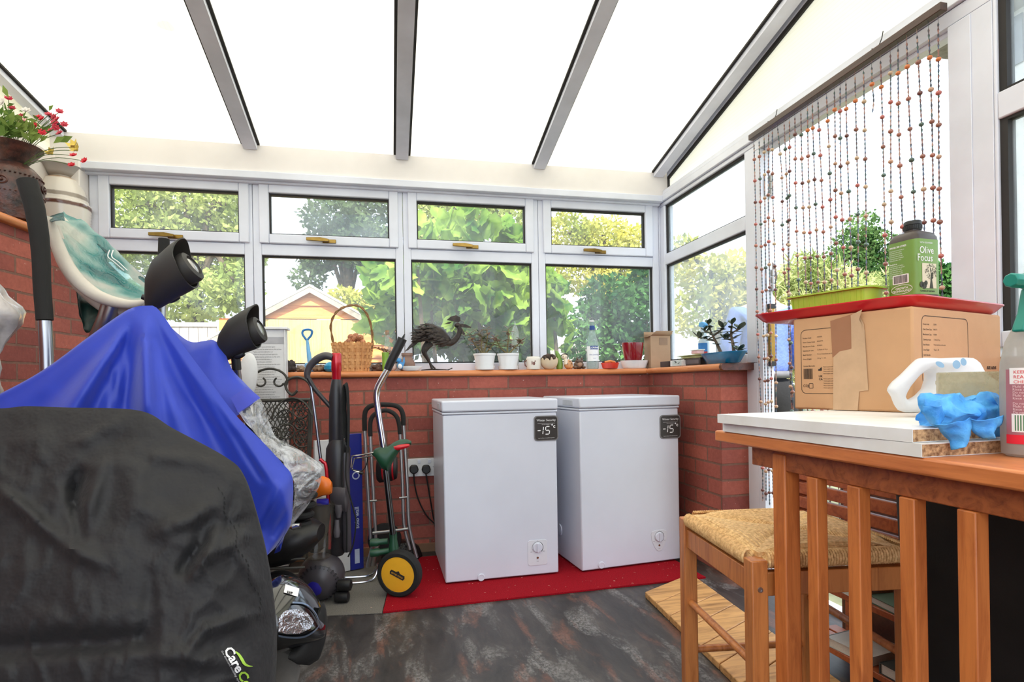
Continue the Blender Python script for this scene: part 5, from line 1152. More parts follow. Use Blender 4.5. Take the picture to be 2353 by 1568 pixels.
t = NT('striped_glaze'); b = t.n('ShaderNodeBsdfPrincipled'); c = t.n('ShaderNodeTexCoord'); sp = t.n('ShaderNodeSeparateXYZ'); t.l(c.outputs['Object'], sp.inputs[0]); nn = t.noise(c.outputs['Object'], 18, 3); ad = t.n('ShaderNodeMath', operation='MULTIPLY_ADD'); t.l(nn.outputs[0], ad.inputs[0]); ad.inputs[1].default_value = .012; t.l(sp.outputs['Z'], ad.inputs[2])
mr = t.n('ShaderNodeMapRange'); mr.inputs[1].default_value = LZ; mr.inputs[2].default_value = LZ+za; t.l(ad.outputs[0], mr.inputs[0])
f_ = lambda y: (zpx(143, y, dw)-LZ+.006)/za
CRG = lin((226,218,208)); GRG = lin((150,138,126)); BRG = lin((108,70,56))
t.l(t.ramp(mr.outputs[0], [(0, CRG), (f_(482)-.004, CRG), (f_(480), BRG), (f_(474), BRG), (f_(472), CRG), (f_(462), CRG), (f_(460), GRG), (f_(452), GRG), (f_(450), CRG), (f_(418), CRG), (f_(413), lin((176,134,92))), (f_(410), GRG), (f_(400), lin((196,192,186))), (1, lin((176,172,168)))]), b.inputs['Base Color']); b.inputs['Roughness'].default_value = .25; b.inputs['Coat Weight'].default_value = .4; STRG = t.done(b.outputs[0])
m = MB(Matrix.Translation(wv_)); m.lathe(prof, 44); m.build('vase_body', STRG, wv)

# artificial flowers
fl_ = thing('flower_bunch', 'bunch of red, pink and yellow artificial flowers in the brown vase', 'flowers', fv+V((0,0,zr_)))
STEM = P('stem_green', (86,112,52), .6, var=.2); LF1 = leafm('flower_leaf', (150,168,92), (84,116,56)); rf = random.Random(5)
neck = fv+V((0,0,zs+.02))
FLW = [(20,227,'r'),(27,249,'r'),(48,268,'r'),(88,270,'R'),(96,274,'R'),(80,290,'R'),(137,257,'r'),(112,264,'r'),(125,270,'r'),(132,275,'r'),(126,283,'r'),(128,294,'r'),(148,287,'r'),(118,300,'r'),(97,305,'R'),(138,307,'r'),(83,309,'R'),(52,279,'p'),(38,275,'w'),(5,236,'w'),(2,282,'w'),(120,355,'y'),(172,338,'y'),(178,346,'y'),(169,358,'R'),(165,380,'R'),(195,370,'R'),(-15,260,'r'),(-25,300,'w'),(60,255,'w')]
FM = {'r': P('flower_red', (206,62,84), .6, var=.1), 'R': P('flower_scarlet', (222,46,66), .6, var=.08), 'p': P('flower_pink', (240,186,186), .6, var=.08), 'w': P('flower_white', (236,230,226), .6, var=.05), 'y': P('flower_yellow', (232,204,96), .6, var=.1)}
ms = MB()
for k, (x, y, c_) in enumerate(FLW):
    p = onD(x, y, dv+rf.uniform(-.07,.10)); mid = neck.lerp(p, .55)+V((0,0,.03)); ms.tube(catmull([neck+V((rf.uniform(-.02,.02), rf.uniform(-.02,.02), 0)), mid, p], 6), .0014, 5)
    m = MB(); R_ = .017 if c_ in 'rR' else .021 if c_ in 'pw' else .026; npet = 7 if c_ != 'y' else 6; ax_ = V((rf.uniform(-.5,.5), -1, rf.uniform(.1,.9))).normalized(); fx = V((0,0,1)).cross(ax_).normalized(); fy = ax_.cross(fx)
    for lay in range(2 if c_ != 'y' else 1):
        for q in range(npet):
            a = 2*PI*q/npet+lay*.4; dr = fx*math.cos(a)+fy*math.sin(a); sd_ = fy*math.cos(a)-fx*math.sin(a); R2 = R_*(1-.35*lay); up_ = ax_*(R2*(.35+.35*lay) if c_ != 'y' else R2*.9)
            m.add([p, p+dr*R2*.55+sd_*R2*.38+up_*.5, p+dr*R2+up_, p+dr*R2*.55-sd_*R2*.38+up_*.5], [(0,1,2,3)])
    m.ball(p+ax_*R_*.2, R_*.3, 6, 4); m.build('blossom', FM[c_], fl_, recalc=False)
ms.build('stems', STEM, fl_)
ml = MB()
for k in range(170):
    x = rf.gauss(36, 36); y = 318-abs(rf.gauss(0, 28))+ (12 if x > 60 else 0); p = onD(x, y, dv+rf.uniform(-.09,.09)); a = rf.uniform(0, PI); dr = (r2*math.cos(a)*rf.choice((1,-1))-d2*math.sin(a)+fw*rf.uniform(-.5,.5)).normalized(); sd_ = dr.cross(fw).normalized(); L_ = rf.uniform(.025,.065); w_ = L_*rf.uniform(.12,.28)
    ml.add([p, p+dr*L_*.5+sd_*w_-fw*.004, p+dr*L_, p+dr*L_*.5-sd_*w_-fw*.004], [(0,1,2,3)])
ml.build('foliage', LF1, fl_, recalc=False)

# wrought iron chair back
DI = 2.72
ic = thing('iron_chair', 'black wrought iron garden chair with scrolled back by the vacuum', 'chair', onD(650, 1330, DI))
def sc_(cx_, cy_, rx, ry, a0, a1, n=16, k=1.0): return [(cx_+(rx*(1+(k-1)*i/n))*math.cos(math.radians(a0+(a1-a0)*i/n)), cy_-(ry*(1+(k-1)*i/n))*math.sin(math.radians(a0+(a1-a0)*i/n))) for i in range(n+1)]
m = MB()
top = sc_(620, 876, 40, 28, 200, -20); ptube(m, top, 2.7, DI, 8, 2)
ptube(m, sc_(599, 878, 11, 10, 60, -160, 14)+sc_(591,872,12,16,-120,-200,6), 2.2, DI, 7, 2); ptube(m, sc_(641, 878, 11, 10, 120, 340, 14)+sc_(649,872,12,16,300,380,6), 2.2, DI, 7, 2)
ptube(m, [(683,898),(672,908),(660,898),(656,882),(664,872),(682,867),(700,872),(712,885),(717,905)], 3.0, DI, 8, 4)
ptube(m, [(548,870),(562,868),(575,878),(582,892)], 3.0, DI, 8, 4)
ptube(m, [(717,905),(716,960),(712,1040),(708,1150),(704,1300)], 3.6, DI, 8, 3); ptube(m, [(584,905),(582,1000),(578,1150),(574,1300)], 3.6, DI, 8, 3); m.build('frame', IRON, ic)
m = MB(); a_ = onD(598, 920, DI); b_ = onD(712, 1062, DI)
def q2(x, y): return onD(x, y, DI+.005)
ptube(m, [(590,921),(650,920),(714,919)], 4, DI, 8, 2); ptube(m, [(590,1062),(650,1062),(712,1062)], 3, DI, 8, 2); ptube(m, [(592,920),(590,1062)], 3, DI, 8, 2); ptube(m, [(712,920),(709,1062)], 4, DI, 8, 2)
for k in range(-14, 18):       # diamond trellis
    for s_ in (1, -1):
        pts = []
        for j in range(0, 15):
            y = 921+j*10; x = 652+k*10+s_*(y-990)*.62+2.5*math.sin(j*1.7+k)
            if 592 <= x <= 711: pts.append((x, y))
        if len(pts) > 1: ptube(m, pts, 1.1, DI+.004, 4, 1)
for (x, y, r_) in ((656,960,18),(692,942,19),(660,992,17),(695,1008,20),(630,1000,18),(690,975,12),(640,1030,15),(668,1040,15)):
    pts = sc_(x, y, r_, r_, 0, 360, 18); ptube(m, pts, 1.9, DI, 5, 1)
    for q in range(6): a = q*PI/3; ptube(m, [(x, y), (x+r_*math.cos(a), y+r_*math.sin(a))], 1.2, DI, 4, 1); 
    ptube(m, sc_(x, y, r_*.5, r_*.5, 0, 360, 12), 1.2, DI, 4, 1)
ptube(m, sc_(672, 975, 48, 60, 170, 20), 2.2, DI-.01, 6, 1)
m.build('lattice_panel', IRON, ic)
for (x, y) in ((705,1300),(574,1300)):
    g_ = onD(x, y, DI); m = MB(); m.tube([g_, V((g_.x, g_.y, .008))], .009, 8); m.build('leg', IRON, ic)
for (x) in (700, 580):
    g_ = onD(x, 1200, DI+.045); m = MB(); m.tube([onD(x, 1150, DI+.01), V((g_.x, g_.y, .008))], .008, 8); m.build('leg', IRON, ic)

# white carton with instructions, white lid
wb0 = onY(560, 757, 3.0); wb1 = onY(655, 757, 3.0); wt_ = wb0.z
wc_ = thing('white_carton', 'tall white carton with printed instructions behind the iron chair', 'carton', ((wb0.x+wb1.x)/2, 3.0, 0))
m = MB(); m.box((wb0.x, 3.0, .008), (wb1.x, 3.07, wt_)); m.box((wb1.x-.006, 2.995, .008), (wb1.x, 3.0, wt_)); m.build('carton', WPLAS, wc_, bevel=.002)
m = MB(); m.box((wb0.x-.01, 2.985, wt_), (wb1.x+.012, 3.075, wt_+.012)); m.build('lid_flap', WPRINT, wc_, bevel=.002)
WF = Matrix(((1,0,0,wb0.x),(0,0,-1,2.9988),(0,1,0,0),(0,0,0,1))); pw_ = wb1.x-wb0.x; m = MB(WF); m.text('Instructions', .020, T(pw_*.38, wt_-.062, 0)); rl = random.Random(3)
for k in range(28): m.text(('Unpack all the parts and check against the list below', 'Assembly must be carried out on a flat and level floor', 'Tighten each bolt fully before using the item')[k % 3][:30+rl.randrange(18)], .0085, T(pw_*.22, wt_-.090-k*.0125, 0), sx=.8)
m.text('3', .02, T(pw_*.6, .84, 0)); m.text('4', .02, T(pw_*.6, .80, 0)); m.build('carton_print', P('grey_ink', (120,120,124), .8), wc_)
m = MB(WF); m.box((pw_*.2, wt_-.072, -.0004), (pw_*.98, wt_-.038, .0002)); m.build('grey_band', P('grey_band', (178,178,182), .7), wc_)
m = MB(); c_ = onD(568, 868, 2.62); m.ball((0,0,0), (.045,.02,.115), 24, 16, 0, Matrix.Translation(c_) @ Matrix.Rotation(.12, 4, 'Y')); pt = MB()
wl = thing('white_tub', 'white rounded plastic tub lid behind the lower mirror pod', 'tub', (c_.x, c_.y, 0)); m.build('lid_disc', WPLAS, wl); m = MB(); m.tube([c_+V((0,.012,-.08)), V((c_.x, c_.y+.012, .008))], .02, 12); m.build('stand', WPLAS, wl)

# upright vacuum cleaner
vac = thing('vacuum_cleaner', 'upright vacuum cleaner with grey ball, clear bin and red wand', 'vacuum cleaner', onZ(735, 1386, 0))
bc0 = onZ(735, 1384, 0); dB = (bc0-EYE).dot(fw); rB = 52*dB/F; bcen = bc0+V((0,0,rB+.007))+fw*.03; DV = dB+.05
VG = P('vacuum_grey', (74,70,74), .35, var=.06); VD = P('vacuum_dark', (46,44,47), .4, var=.08); VR = P('vacuum_red', (196,20,40), .25, .3, var=.05, coat=.5)
axb = (-fw*.86+rt*.12-V((0,0,1))*.18).normalized(); BMx = frame(bcen, axb.cross(V((0,0,1))).normalized()*-1, V((0,0,1))-axb*axb.z)
m = MB(BMx); m.ball((0,0,0), rB, 36, 24); m.lathe([(rB*.80,rB*.60),(rB*.82,rB*.66),(rB*.70,rB*.73),(rB*.5,rB*.88),(rB*.3,rB*.97),(.001,rB*1.0)], 40); bl_ = m.build('ball', VG, vac)
m = MB(BMx)
for k in range(26): a = 2*PI*k/26; m.bar((rB*.72*math.cos(a), rB*.72*math.sin(a), rB*.715), (rB*.84*math.cos(a), rB*.84*math.sin(a), rB*.62), .006, .008)
m.build('vent_ribs', VD, bl_)
m = MB(BMx @ T(-.012, -.006, 0)); m.lathe([(rB*.34,rB*.90),(rB*.335,rB*.965),(rB*.15,rB*1.035),(.001,rB*1.045)], 30); m.build('blue_cap', P('vacuum_blue', (44,36,150), .3), bl_)
m = MB(); 
for (x, y) in ((792,1345),(786,1372)): m.lathe([(.012,-.03),(.022,-.026),(.024,-.01),(.024,.01),(.022,.026),(.012,.03)], 20, frame(onD(x, y, dB-.02), V((0,0,1)), fw))
m.build('roller', BLACK, vac)
m = MB(); ptube(m, [(800,1355,dB),(780,1330,dB+.02),(760,1310,dB+.05)], 8); m.build('axle_arm', VD, vac)
m = MB(); c_ = onD(700, 1375, dB+.10); m.box((c_.x-.14, c_.y-.05, .008), (c_.x+.10, c_.y+.10, .06)); m.build('cleaner_head', VD, vac, bevel=.012)
def pcyl(mb, x0, y0, x1, y1, prof, d, n=28, mi=0):
    a = onD(x0, y0, d); b_ = onD(x1, y1, d); z = (b_-a); L = z.length; z.normalize(); x = z.cross(fw).normalized(); Mx = Matrix((x, z.cross(x), z)).transposed().to_4x4(); Mx.translation = a
    return mb.lathe([(r_*d/F, q*L) for r_, q in prof], n, Mx, mi)
BING = glass('bin_glass', (.80,.78,.74), .30, (176,168,156), hs=20, base=.10)
m = MB(); pcyl(m, 722, 1278, 735, 1150, [(34,0),(38,.02),(38,.06),(36,.08),(35.5,.98),(30,1)], DV-.03, 32); m.build('dust_bin', BING, vac)
m = MB(); pcyl(m, 723, 1268, 734, 1155, [(12,0),(20,.08),(24,.12),(24,.4),(27,.42),(27,.98),(20,1)], DV-.03, 28); m.build('cyclone', VD, vac)
m = MB(); c_ = onD(742, 1120, DV-.09); OR = P('vacuum_orange', (238,120,32), .35, var=.05)
pxl(m, [(722,1112,1146,.012),(727,1098,1146,.02),(742,1094,1140,.026),(756,1100,1138,.02),(762,1108,1134,.012)], DV-.075, 12); m.build('bin_catch', OR, vac, sharp=30)
m = MB(); pxl(m, [(728,1148,1163,.005),(731,1147,1164,.01),(752,1146,1161,.01),(755,1147,1160,.005)], DV-.075, 8); m.build('bin_badge', P('badge_blue', (48,44,160), .35), vac)
m = MB(); pcyl(m, 770, 1275, 778, 1010, [(18,0),(24,.03),(24,.55),(27,.62),(27,.92),(18,1)], DV+.03, 24); m.build('body_column', VD, vac)
m = MB(); pcyl(m, 798, 1268, 792, 1040, [(8,0),(10,.05),(10,.95),(8,1)], DV+.01, 14); m.build('duct', VG, vac)
m = MB(); ptube(m, [(757,1262,DV-.02),(757,1200,DV-.02),(750,1080,DV-.02),(742,1062,DV-.02),(735,1056,DV-.02)], 4); m.build('red_edge', VR, vac)
m = MB(); pcyl(m, 772, 1040, 773, 868, [(14,0),(16,.05),(16,.75),(11,.95),(9,1)], DV+.03, 20); m.build('wand_lower', VD, vac)
m = MB(); pcyl(m, 773, 905, 773, 812, [(9,0),(10,.05),(10,.55),(11.5,.58),(11.5,.97),(10,1)], DV+.03, 22); m.build('wand', VR, vac)
m = MB(); ptube(m, [(765,822),(748,818),(728,826),(712,842),(706,858),(707,870)], [8,9,9,8,7.5,6], DV+.02, 12); m.build('grip', VG, vac)
m = MB(); ptube(m, [(707,866),(722,892),(742,916),(760,936)], 5, DV+.02, 10); m.build('handle_tube', VD, vac)
m = MB(); ptube(m, [(712,872),(722,940),(731,1010),(737,1058)], 3.6, DV+.02, 10); m.build('extension_tube', STEEL, vac)
m = MB()
for k in range(5): ptube(m, [(788+k*3,1000+k*8),(785+k*2.5,940),(787+k*2,896-k*2),(791+k*1.5,885-k),(796+k,898),(799+k*.8,950),(799+k*.6,1010+k*4),(797+k*.5,1040)], 1.7, DV-.02+k*.006, 6, 4)
ptube(m, [(797,1030),(795,1100),(812,1170),(818,1200),(812,1250),(800,1280)], 1.9, DV-.03, 6); ptube(m, [(789,1000),(786,1100),(796,1180),(797,1270)], 1.9, DV-.02, 6); m.build('power_cord', RUBBER, vac)
m = MB(); pxl(m, [(760,1120,1160,.01),(775,1118,1172,.02),(795,1120,1178,.02),(800,1150,1175,.01)], DV-.02, 10); m.build('tool_clip', VG, vac, sharp=30)
m = MB(); pcyl(m, 774, 1235, 774, 1195, [(6,0),(8,.3),(6,.6),(5,1)], DV-.03, 14); pcyl(m, 778, 1190, 778, 1160, [(5,0),(9,.6),(9,1)], DV-.03, 14); m.build('small_nozzle', GREYP, vac)

# tall blue and white carton
q0 = onZ(806, 1312, .008); q1 = onZ(836, 1306, .008); dC = (q0-EYE).dot(fw); zt_ = onD(820, 998, dC).z
bxx = thing('flat_carton', 'tall flat blue carton with white face behind the wheeled tools', 'carton', q0)
sdv = (q1-q0); sdv.z = 0; L_ = sdv.length; sdv.normalize(); wdv = V((-sdv.y, sdv.x, 0)); CM = Matrix((sdv, wdv, V((0,0,1)))).transposed().to_4x4(); CM.translation = q0
wq = onZ(778, 1318, .008); 
m = MB(CM); m.box((0, 0, 0), (L_, .03, zt_-.008)); m.build('carton', P('carton_blue', (30,44,142), .35, var=.08, coat=.3), bxx, bevel=.002)
m = MB(CM); m.box((-.16, .004, 0), (-.0005, .03, zt_-.03)); m.build('white_face', WPLAS, bxx, bevel=.001)
m = MB(CM @ Matrix(((0,-1,0,L_*.5),(0,0,-1,-.001),(1,0,0,0),(0,0,0,1)))); m.text('solo wall', .030, T(.20, -.012, 0), bold=.02); outline(m, [(.46+.016*math.cos(a), .0+.016*math.sin(a)) for a in [2*PI*k/20 for k in range(20)]], .003); m.box((.03, -.012, 0), (.10, .012, .0004)); m.build('carton_print', P('pale_blue_print', (196,206,232), .6), bxx)

# folding luggage trolley
tz = onZ(880, 1322, 0); DT = 2.72
tr_ = thing('luggage_trolley', 'folding silver luggage trolley with two black looped handles', 'trolley', V((tz.x, tz.y, 0)))
m = MB(); ptube(m, [(838,990),(838,955),(844,939),(862,931),(900,931),(918,938),(926,954),(927,978)], 5.5, DT+.03, 12, 6); m.build('handle_grip', FOAM, tr_)
m = MB(); ptube(m, [(851,1003),(851,972),(858,955),(876,945),(894,945),(910,956),(917,975),(919,998)], 5, DT, 12, 6); m.build('handle_grip', FOAM, tr_)
m = MB(); ptube(m, [(838,988),(844,1100),(852,1240)], 4.2, DT+.03, 10, 3); ptube(m, [(927,976),(936,1120),(940,1210),(958,1282)], 4.2, DT+.03, 10, 3); m.build('outer_tube', ALU, tr_)
m = MB(); ptube(m, [(851,1001),(857,1120),(864,1238)], 4, DT, 10, 3); ptube(m, [(919,996),(925,1120),(928,1205),(942,1264)], 4, DT, 10, 3); m.build('inner_tube', ALU, tr_)
for pt_, rr3 in (([(857,1226),(900,1221),(938,1216)], 4), ([(850,1152),(866,1151)], 2.5), ([(918,1145),(936,1143)], 2.5)): m = MB(); ptube(m, pt_, rr3, DT-.01, 10, 2); m.build('crossbar', ALU, tr_)
m = MB(); e0 = [onZ(787, 1328, .012), onZ(853, 1322, .012), onD(868, 1296, DT-.08)]; e1 = [onZ(800, 1341, .012), onZ(855, 1333, .012), onD(870, 1300, DT-.1)]; m.tube(catmull(e0, 5), .005, 8); m.tube(catmull(e1, 5), .005, 8); m.tube([e0[0], e1[0]], .005, 8); m.build('foot_plate', CHROME, tr_)
for (x, y, dd) in ((884,1240,DT+.06),):
    c_ = onD(x, y, dd); m = MB(frame(c_, V((0,0,1)), fw)); 
    m = MB(frame(c_, r2*.9+fw*.2, V((0,0,1)))); m.lathe([(.05,-.014),(.078,-.012),(.082,0),(.078,.012),(.05,.014)], 28); m.build('wheel', RUBBER, tr_)
m = MB(); pxl(m, [(866,1056,1104,.02),(872,1050,1110,.03),(900,1046,1106,.03),(912,1050,1100,.02)], DT+.03, 12); m.build('strap_reel', BLACK, tr_)
m = MB(); [pxl(m, [(x,1052,1104,.034),(x+2.5,1052,1104,.034)], DT+.024, 12) for x in (880, 903)]; m.build('red_stripe', RED, tr_)
for pt_ in ([(862,1240,DT),(852,1275,DT),(845,1304,DT)], [(872,1240,DT+.02),(862,1270,DT),(856,1300,DT)]): m = MB(); ptube(m, pt_, 5, None, 8); m.build('folded_arm', ALU, tr_)

# green wheeled garden tool
DG_ = 2.42; GRNP = P('tool_green', (28,72,48), .4, var=.1); YEL = P('wheel_yellow', (240,176,42), .4, var=.04)
gt = thing('grass_trimmer', 'long-handled green garden trimmer with big yellow wheel and chrome pole', 'garden tool', onZ(918, 1371, .007))
m = MB(); ptube(m, [(890,850),(900,828),(912,805),(925,778)], [9,10,10.5,11], DG_, 14); m.build('pole_grip', BLACK, gt)
m = MB(); ptube(m, [(925,778),(930,768)], [3,1.2], DG_, 8, 2); m.build('hook', BLACK, gt)
m = MB(); ptube(m, [(891,850),(876,876),(867,896),(866,920),(871,960),(880,1020),(884,1050)], 7.5, DG_, 16); m.build('pole', CHROME, gt)
m = MB(); ptube(m, [(886,1080),(893,1140),(903,1228)], 7, DG_, 14); m.build('shaft', P('shaft_dark', (92,92,94), .25, 1), gt)
m = MB(); pxl(m, [(856,1038,1046,.015),(864,1030,1052,.03),(878,1026,1078,.035),(892,1026,1084,.035),(906,1016,1056,.028),(920,1010,1034,.02),(936,1010,1024,.016),(945,1014,1022,.008)], DG_, 16); m.build('trigger_housing', GRNP, gt, sharp=45)
m = MB(); pxl(m, [(904,1024,1036,.01),(915,1022,1036,.014),(935,1020,1030,.012),(941,1021,1027,.006)], DG_-.015, 10); m.build('trigger', RED, gt)
m = MB(); ptube(m, [(860,1040),(830,1046),(812,1048),(808,1052),(806,1075)], 1.8, DG_-.02, 7, 4); ptube(m, [(862,1046),(832,1052),(816,1054),(812,1062),(810,1080),(830,1086)], 1.8, DG_+.02, 7, 4); m.build('guard_rod', CHROME, gt)
m = MB(); ptube(m, [(845,1050),(842,1068),(832,1082),(812,1080),(806,1078)], 1.4, DG_-.01, 6, 4); ptube(m, [(826,1086),(834,1088)], 4, DG_-.01, 8, 2); m.build('cable', BLACK, gt)
m = MB(); pcyl(m, 906, 1300, 903, 1222, [(12,0),(13,.1),(12,.5),(9,.75),(9,1)], DG_+.02, 18); m.build('gear_case', GRNP, gt)
m = MB(); pcyl(m, 852, 1248, 892, 1244, [(9,0),(9.5,.4),(7,.5),(7,1)], DG_+.02, 14); pcyl(m, 852, 1272, 895, 1266, [(9,0),(9.5,.4),(7,.5),(7,1)], DG_+.01, 14); m.build('motor_arm', GRNP, gt)
g0_ = onZ(918, 1371, .007); dW = (g0_-EYE).dot(fw); Rw = 52*dW/F; wcn = g0_+V((0,0,Rw+.001)); wax = (-fw*.93+rt*.05-V((0,0,1))*.0+rt*-.25).normalized()
WM2 = frame(wcn, V((0,0,1)).cross(wax), V((0,0,1))); m = MB(WM2); m.lathe([(Rw*.76,.016),(Rw*.80,.020),(Rw*.93,.020),(Rw,.012),(Rw,-.022),(Rw*.93,-.030),(Rw*.7,-.030)], 48); wh_ = m.build('wheel', RUBBER, gt)
m = MB(WM2); m.lathe([(Rw*.79,.010),(Rw*.79,.0165),(Rw*.6,.0185),(.001,.0195)], 48); m.build('hub_disc', YEL, wh_)
m = MB(WM2 @ T(0, 0, .0205) @ Matrix.Rotation(-.42, 4, 'Z')); m.poly([(-.032,-.010),(.032,-.010),(.036,0),(.032,.010),(.010,.010),(0,.018),(-.010,.010),(-.032,.010),(-.036,0)], .0006); lg_ = m.build('wheel_badge', PRINT, wh_)
m = MB(WM2 @ T(0, 0, .0215) @ Matrix.Rotation(-.42, 4, 'Z')); m.text('BETTER TOOLS', .0085, T(0, -.004, 0), 0, 'C', bold=.01, sx=.95); m.build('badge_print', YEL, wh_)
# ================================================================== things on the sill
YS = 3.125
Z1 = SZ+.0008
def at(px, Y=YS): p = onY(px, 850, Y); return V((p.x, Y, Z1))
def hz(px, py, Y=YS): return onY(px, py, Y).z - Z1
def wpx(n, Y=YS): return n*(Y+.05)/F*1.0
def rock(name, label, px, w, h, c, seed, Y=YS, dep=.03, group=None):
    p = at(px, Y); m = MB(); W_ = wpx(w); H_ = wpx(h); g = []
    for i in range(13):
        row = []
        for j in range(17):
            th = PI*i/12; an = 2*PI*(j % 16)/16; q = V((math.sin(th)*math.cos(an), math.sin(th)*math.sin(an), math.cos(th))); k = 1+.42*noise.noise(q*1.6+V((seed,0,0)))+.18*noise.noise(q*4+V((seed,3,0)))
            row.append(V((p.x+q.x*k*W_/2, p.y+q.y*k*dep, max(Z1+.0005, Z1+H_*.46+q.z*k*H_/2))))
        g.append(row)
    m.sheet(g); o = m.build(name, P(name+'_stone', c, .85, var=.3, vs=60, bump=.6, bs=90), sharp=25); return tag(o, label, 'stone', group)
rock('stone', 'tall dark slate at the left end of the back sill', 667, 26, 26, (66,58,56), 3, dep=.03)
rock('stone', 'small tan stone just right of the dark slate', 691, 20, 14, (150,130,108), 8)
rock('stone', 'brown pebble on the sill left of the wicker basket', 733, 24, 16, (140,112,88), 5)
rock('stone', 'dark brown pebble behind the turquoise scoop', 748, 18, 15, (96,72,60), 12, 3.16)
rock('stone', 'grey rough stone right behind the basket rim', 853, 22, 17, (150,140,132), 15, 3.15)
rock('stone', 'pointed brown stone right of the basket', 869, 26, 16, (106,78,64), 22)
TOYB = P('toy_blue', (120,182,226), .4, var=.06); TOYD = P('toy_deep_blue', (52,132,200), .4)
sp_ = thing('toy_spade', 'light blue toy spade standing on the sill against the window', 'spade', at(712, 3.15))
b0 = at(714, 3.15); tp = onY(706, 782, 3.175)
m = MB(); m.tube([b0+V((0,0,.02)), b0.lerp(tp, .5), tp], [.013,.012,.007], 12); m.build('shaft', TOYB, sp_)
m = MB(); hp_ = [onY(x, y, 3.178) for x, y in ((706,784),(700,776),(695,768),(696,761),(702,758),(712,758),(717,762),(715,771),(709,778))]; m.tube(catmull(hp_+[hp_[0]], 4), .006, 8, sq=1); m.build('grip', TOYD, sp_)
m = MB(); m.box((b0.x-.03, 3.14, Z1), (b0.x+.035, 3.165, Z1+.05)); m.build('blade', TOYB, sp_, bevel=.008)
p = at(760, 3.095); m = MB(Matrix.Translation(p)); m.lathe([(.02,0),(.032,.012),(.034,.03),(.022,.046),(.004,.052)], 20); m.tube([(.02,0,.04),(-.03,-.01,.012)], .007, 8); tag(m.build('plastic_scoop', P('turquoise', (44,150,190), .35)), 'small turquoise plastic scoop beside the basket', 'scoop')

# wicker basket
WK = P('wicker', (222,164,106), .6, var=.08, vs=14, c2=(196,136,82)); WKD = P('willow', (150,108,66), .65, var=.25, vs=80)
p = at(811, 3.132); bk = thing('wicker_basket', 'woven basket with a tall arched handle on the back sill', 'basket', p)
hb = hz(811, 788, 3.12); rb0, rb1 = wpx(34), wpx(43); NST = 20; NR = 9; m = MB(Matrix.Translation(p))
for k in range(NST):
    a = 2*PI*k/NST; pts = [((rb0+(rb1-rb0)*q/8)*math.cos(a), (rb0+(rb1-rb0)*q/8)*math.sin(a)*.55, hb*1.02*q/8) for q in range(9)]
    for u0, u1 in zip(pts, pts[1:]): m.bar(u0, u1, .017, .0018, (math.cos(a), math.sin(a), 0))
m.build('stakes', WK, bk)
m = MB(Matrix.Translation(p))
for r_ in range(NR):
    z0 = hb*(r_+.08)/NR; z1 = hb*(r_+.94)/NR; rings = []
    for k in range(NST*4):
        a = 2*PI*k/(NST*4); w_ = math.cos(NST*a+(PI if r_ % 2 else 0))*.0065; rad = lambda z: rb0+(rb1-rb0)*z/hb+w_
        rings.append([V((rad(z0)*math.cos(a), rad(z0)*math.sin(a)*.55, z0)), V((rad(z1)*math.cos(a), rad(z1)*math.sin(a)*.55, z1)), V(((rad(z1)-.002)*math.cos(a), (rad(z1)-.002)*math.sin(a)*.55, z1)), V(((rad(z0)-.002)*math.cos(a), (rad(z0)-.002)*math.sin(a)*.55, z0))])
    m.loft(rings, closed=True)
m.lathe([(rb0*.98,0),(rb0*.98,.003),(.001,.003)], 30, Matrix.Diagonal((1,.62,1,1))); m.build('weave', WK, bk, sharp=30)
m = MB(); hA = [onY(x, y, 3.12) for x, y in ((770,806),(764,780),(760,750),(766,728),(778,713),(797,704),(818,702),(834,710),(846,728),(853,752),(856,780),(853,806))]; hc_ = catmull(hA, 6)
for ph in (0, PI):
    m.tube([q+V((.0035*math.cos(i*.55+ph), .004*math.sin(i*.55+ph), .0035*math.sin(i*.55+ph))) for i, q in enumerate(hc_)], .0042, 6)
m.build('handle', WKD, bk)
rq = random.Random(9)
proto = None
for k, (x, y) in enumerate(((802,782),(812,776),(823,780),(833,784),(806,772),(817,770),(828,773),(797,786))):
    c_ = onY(x, y+3, 3.10+.018*(k % 3))
    if proto is None:
        m = MB(); m.ball((0,0,0), (.017,.017,.018), 12, 8); m.tube([(0,0,.015),(.001,0,.022)], [.005,.001], 6); proto = m.build('dried_bulb', P('bulb_skin', (200,132,92), .6, var=.25, vs=60)); o = proto
    else: o = proto.copy(); COL.objects.link(o)
    o.location = c_; o.rotation_euler = (rq.random()*2, rq.random()*2, 0)
    tag(o, 'orange brown dried bulb heaped in the wicker basket', 'bulb', 'dried bulbs in the wicker basket')
p = at(868, 3.14); m = MB(); tw = random.Random(4)
for k in range(7):
    q = V((onY(855, 800, 3.12).x, 3.12, onY(855, 800, 3.12).z)); pts = [q]
    for j in range(6): q = q+V((.012+tw.random()*.008, (tw.random()-.5)*.01, -.012*tw.random()+.004*(3-j)*.4)); pts.append(q)
    m.tube(pts, .0011, 4); [m.ball(t_, .003, 5, 4) for t_ in pts[2:]]
tag(m.build('dried_sprig', P('dry_twig', (118,84,58), .8)), 'dry twiggy sprig hanging out of the basket on its right', 'sprig')

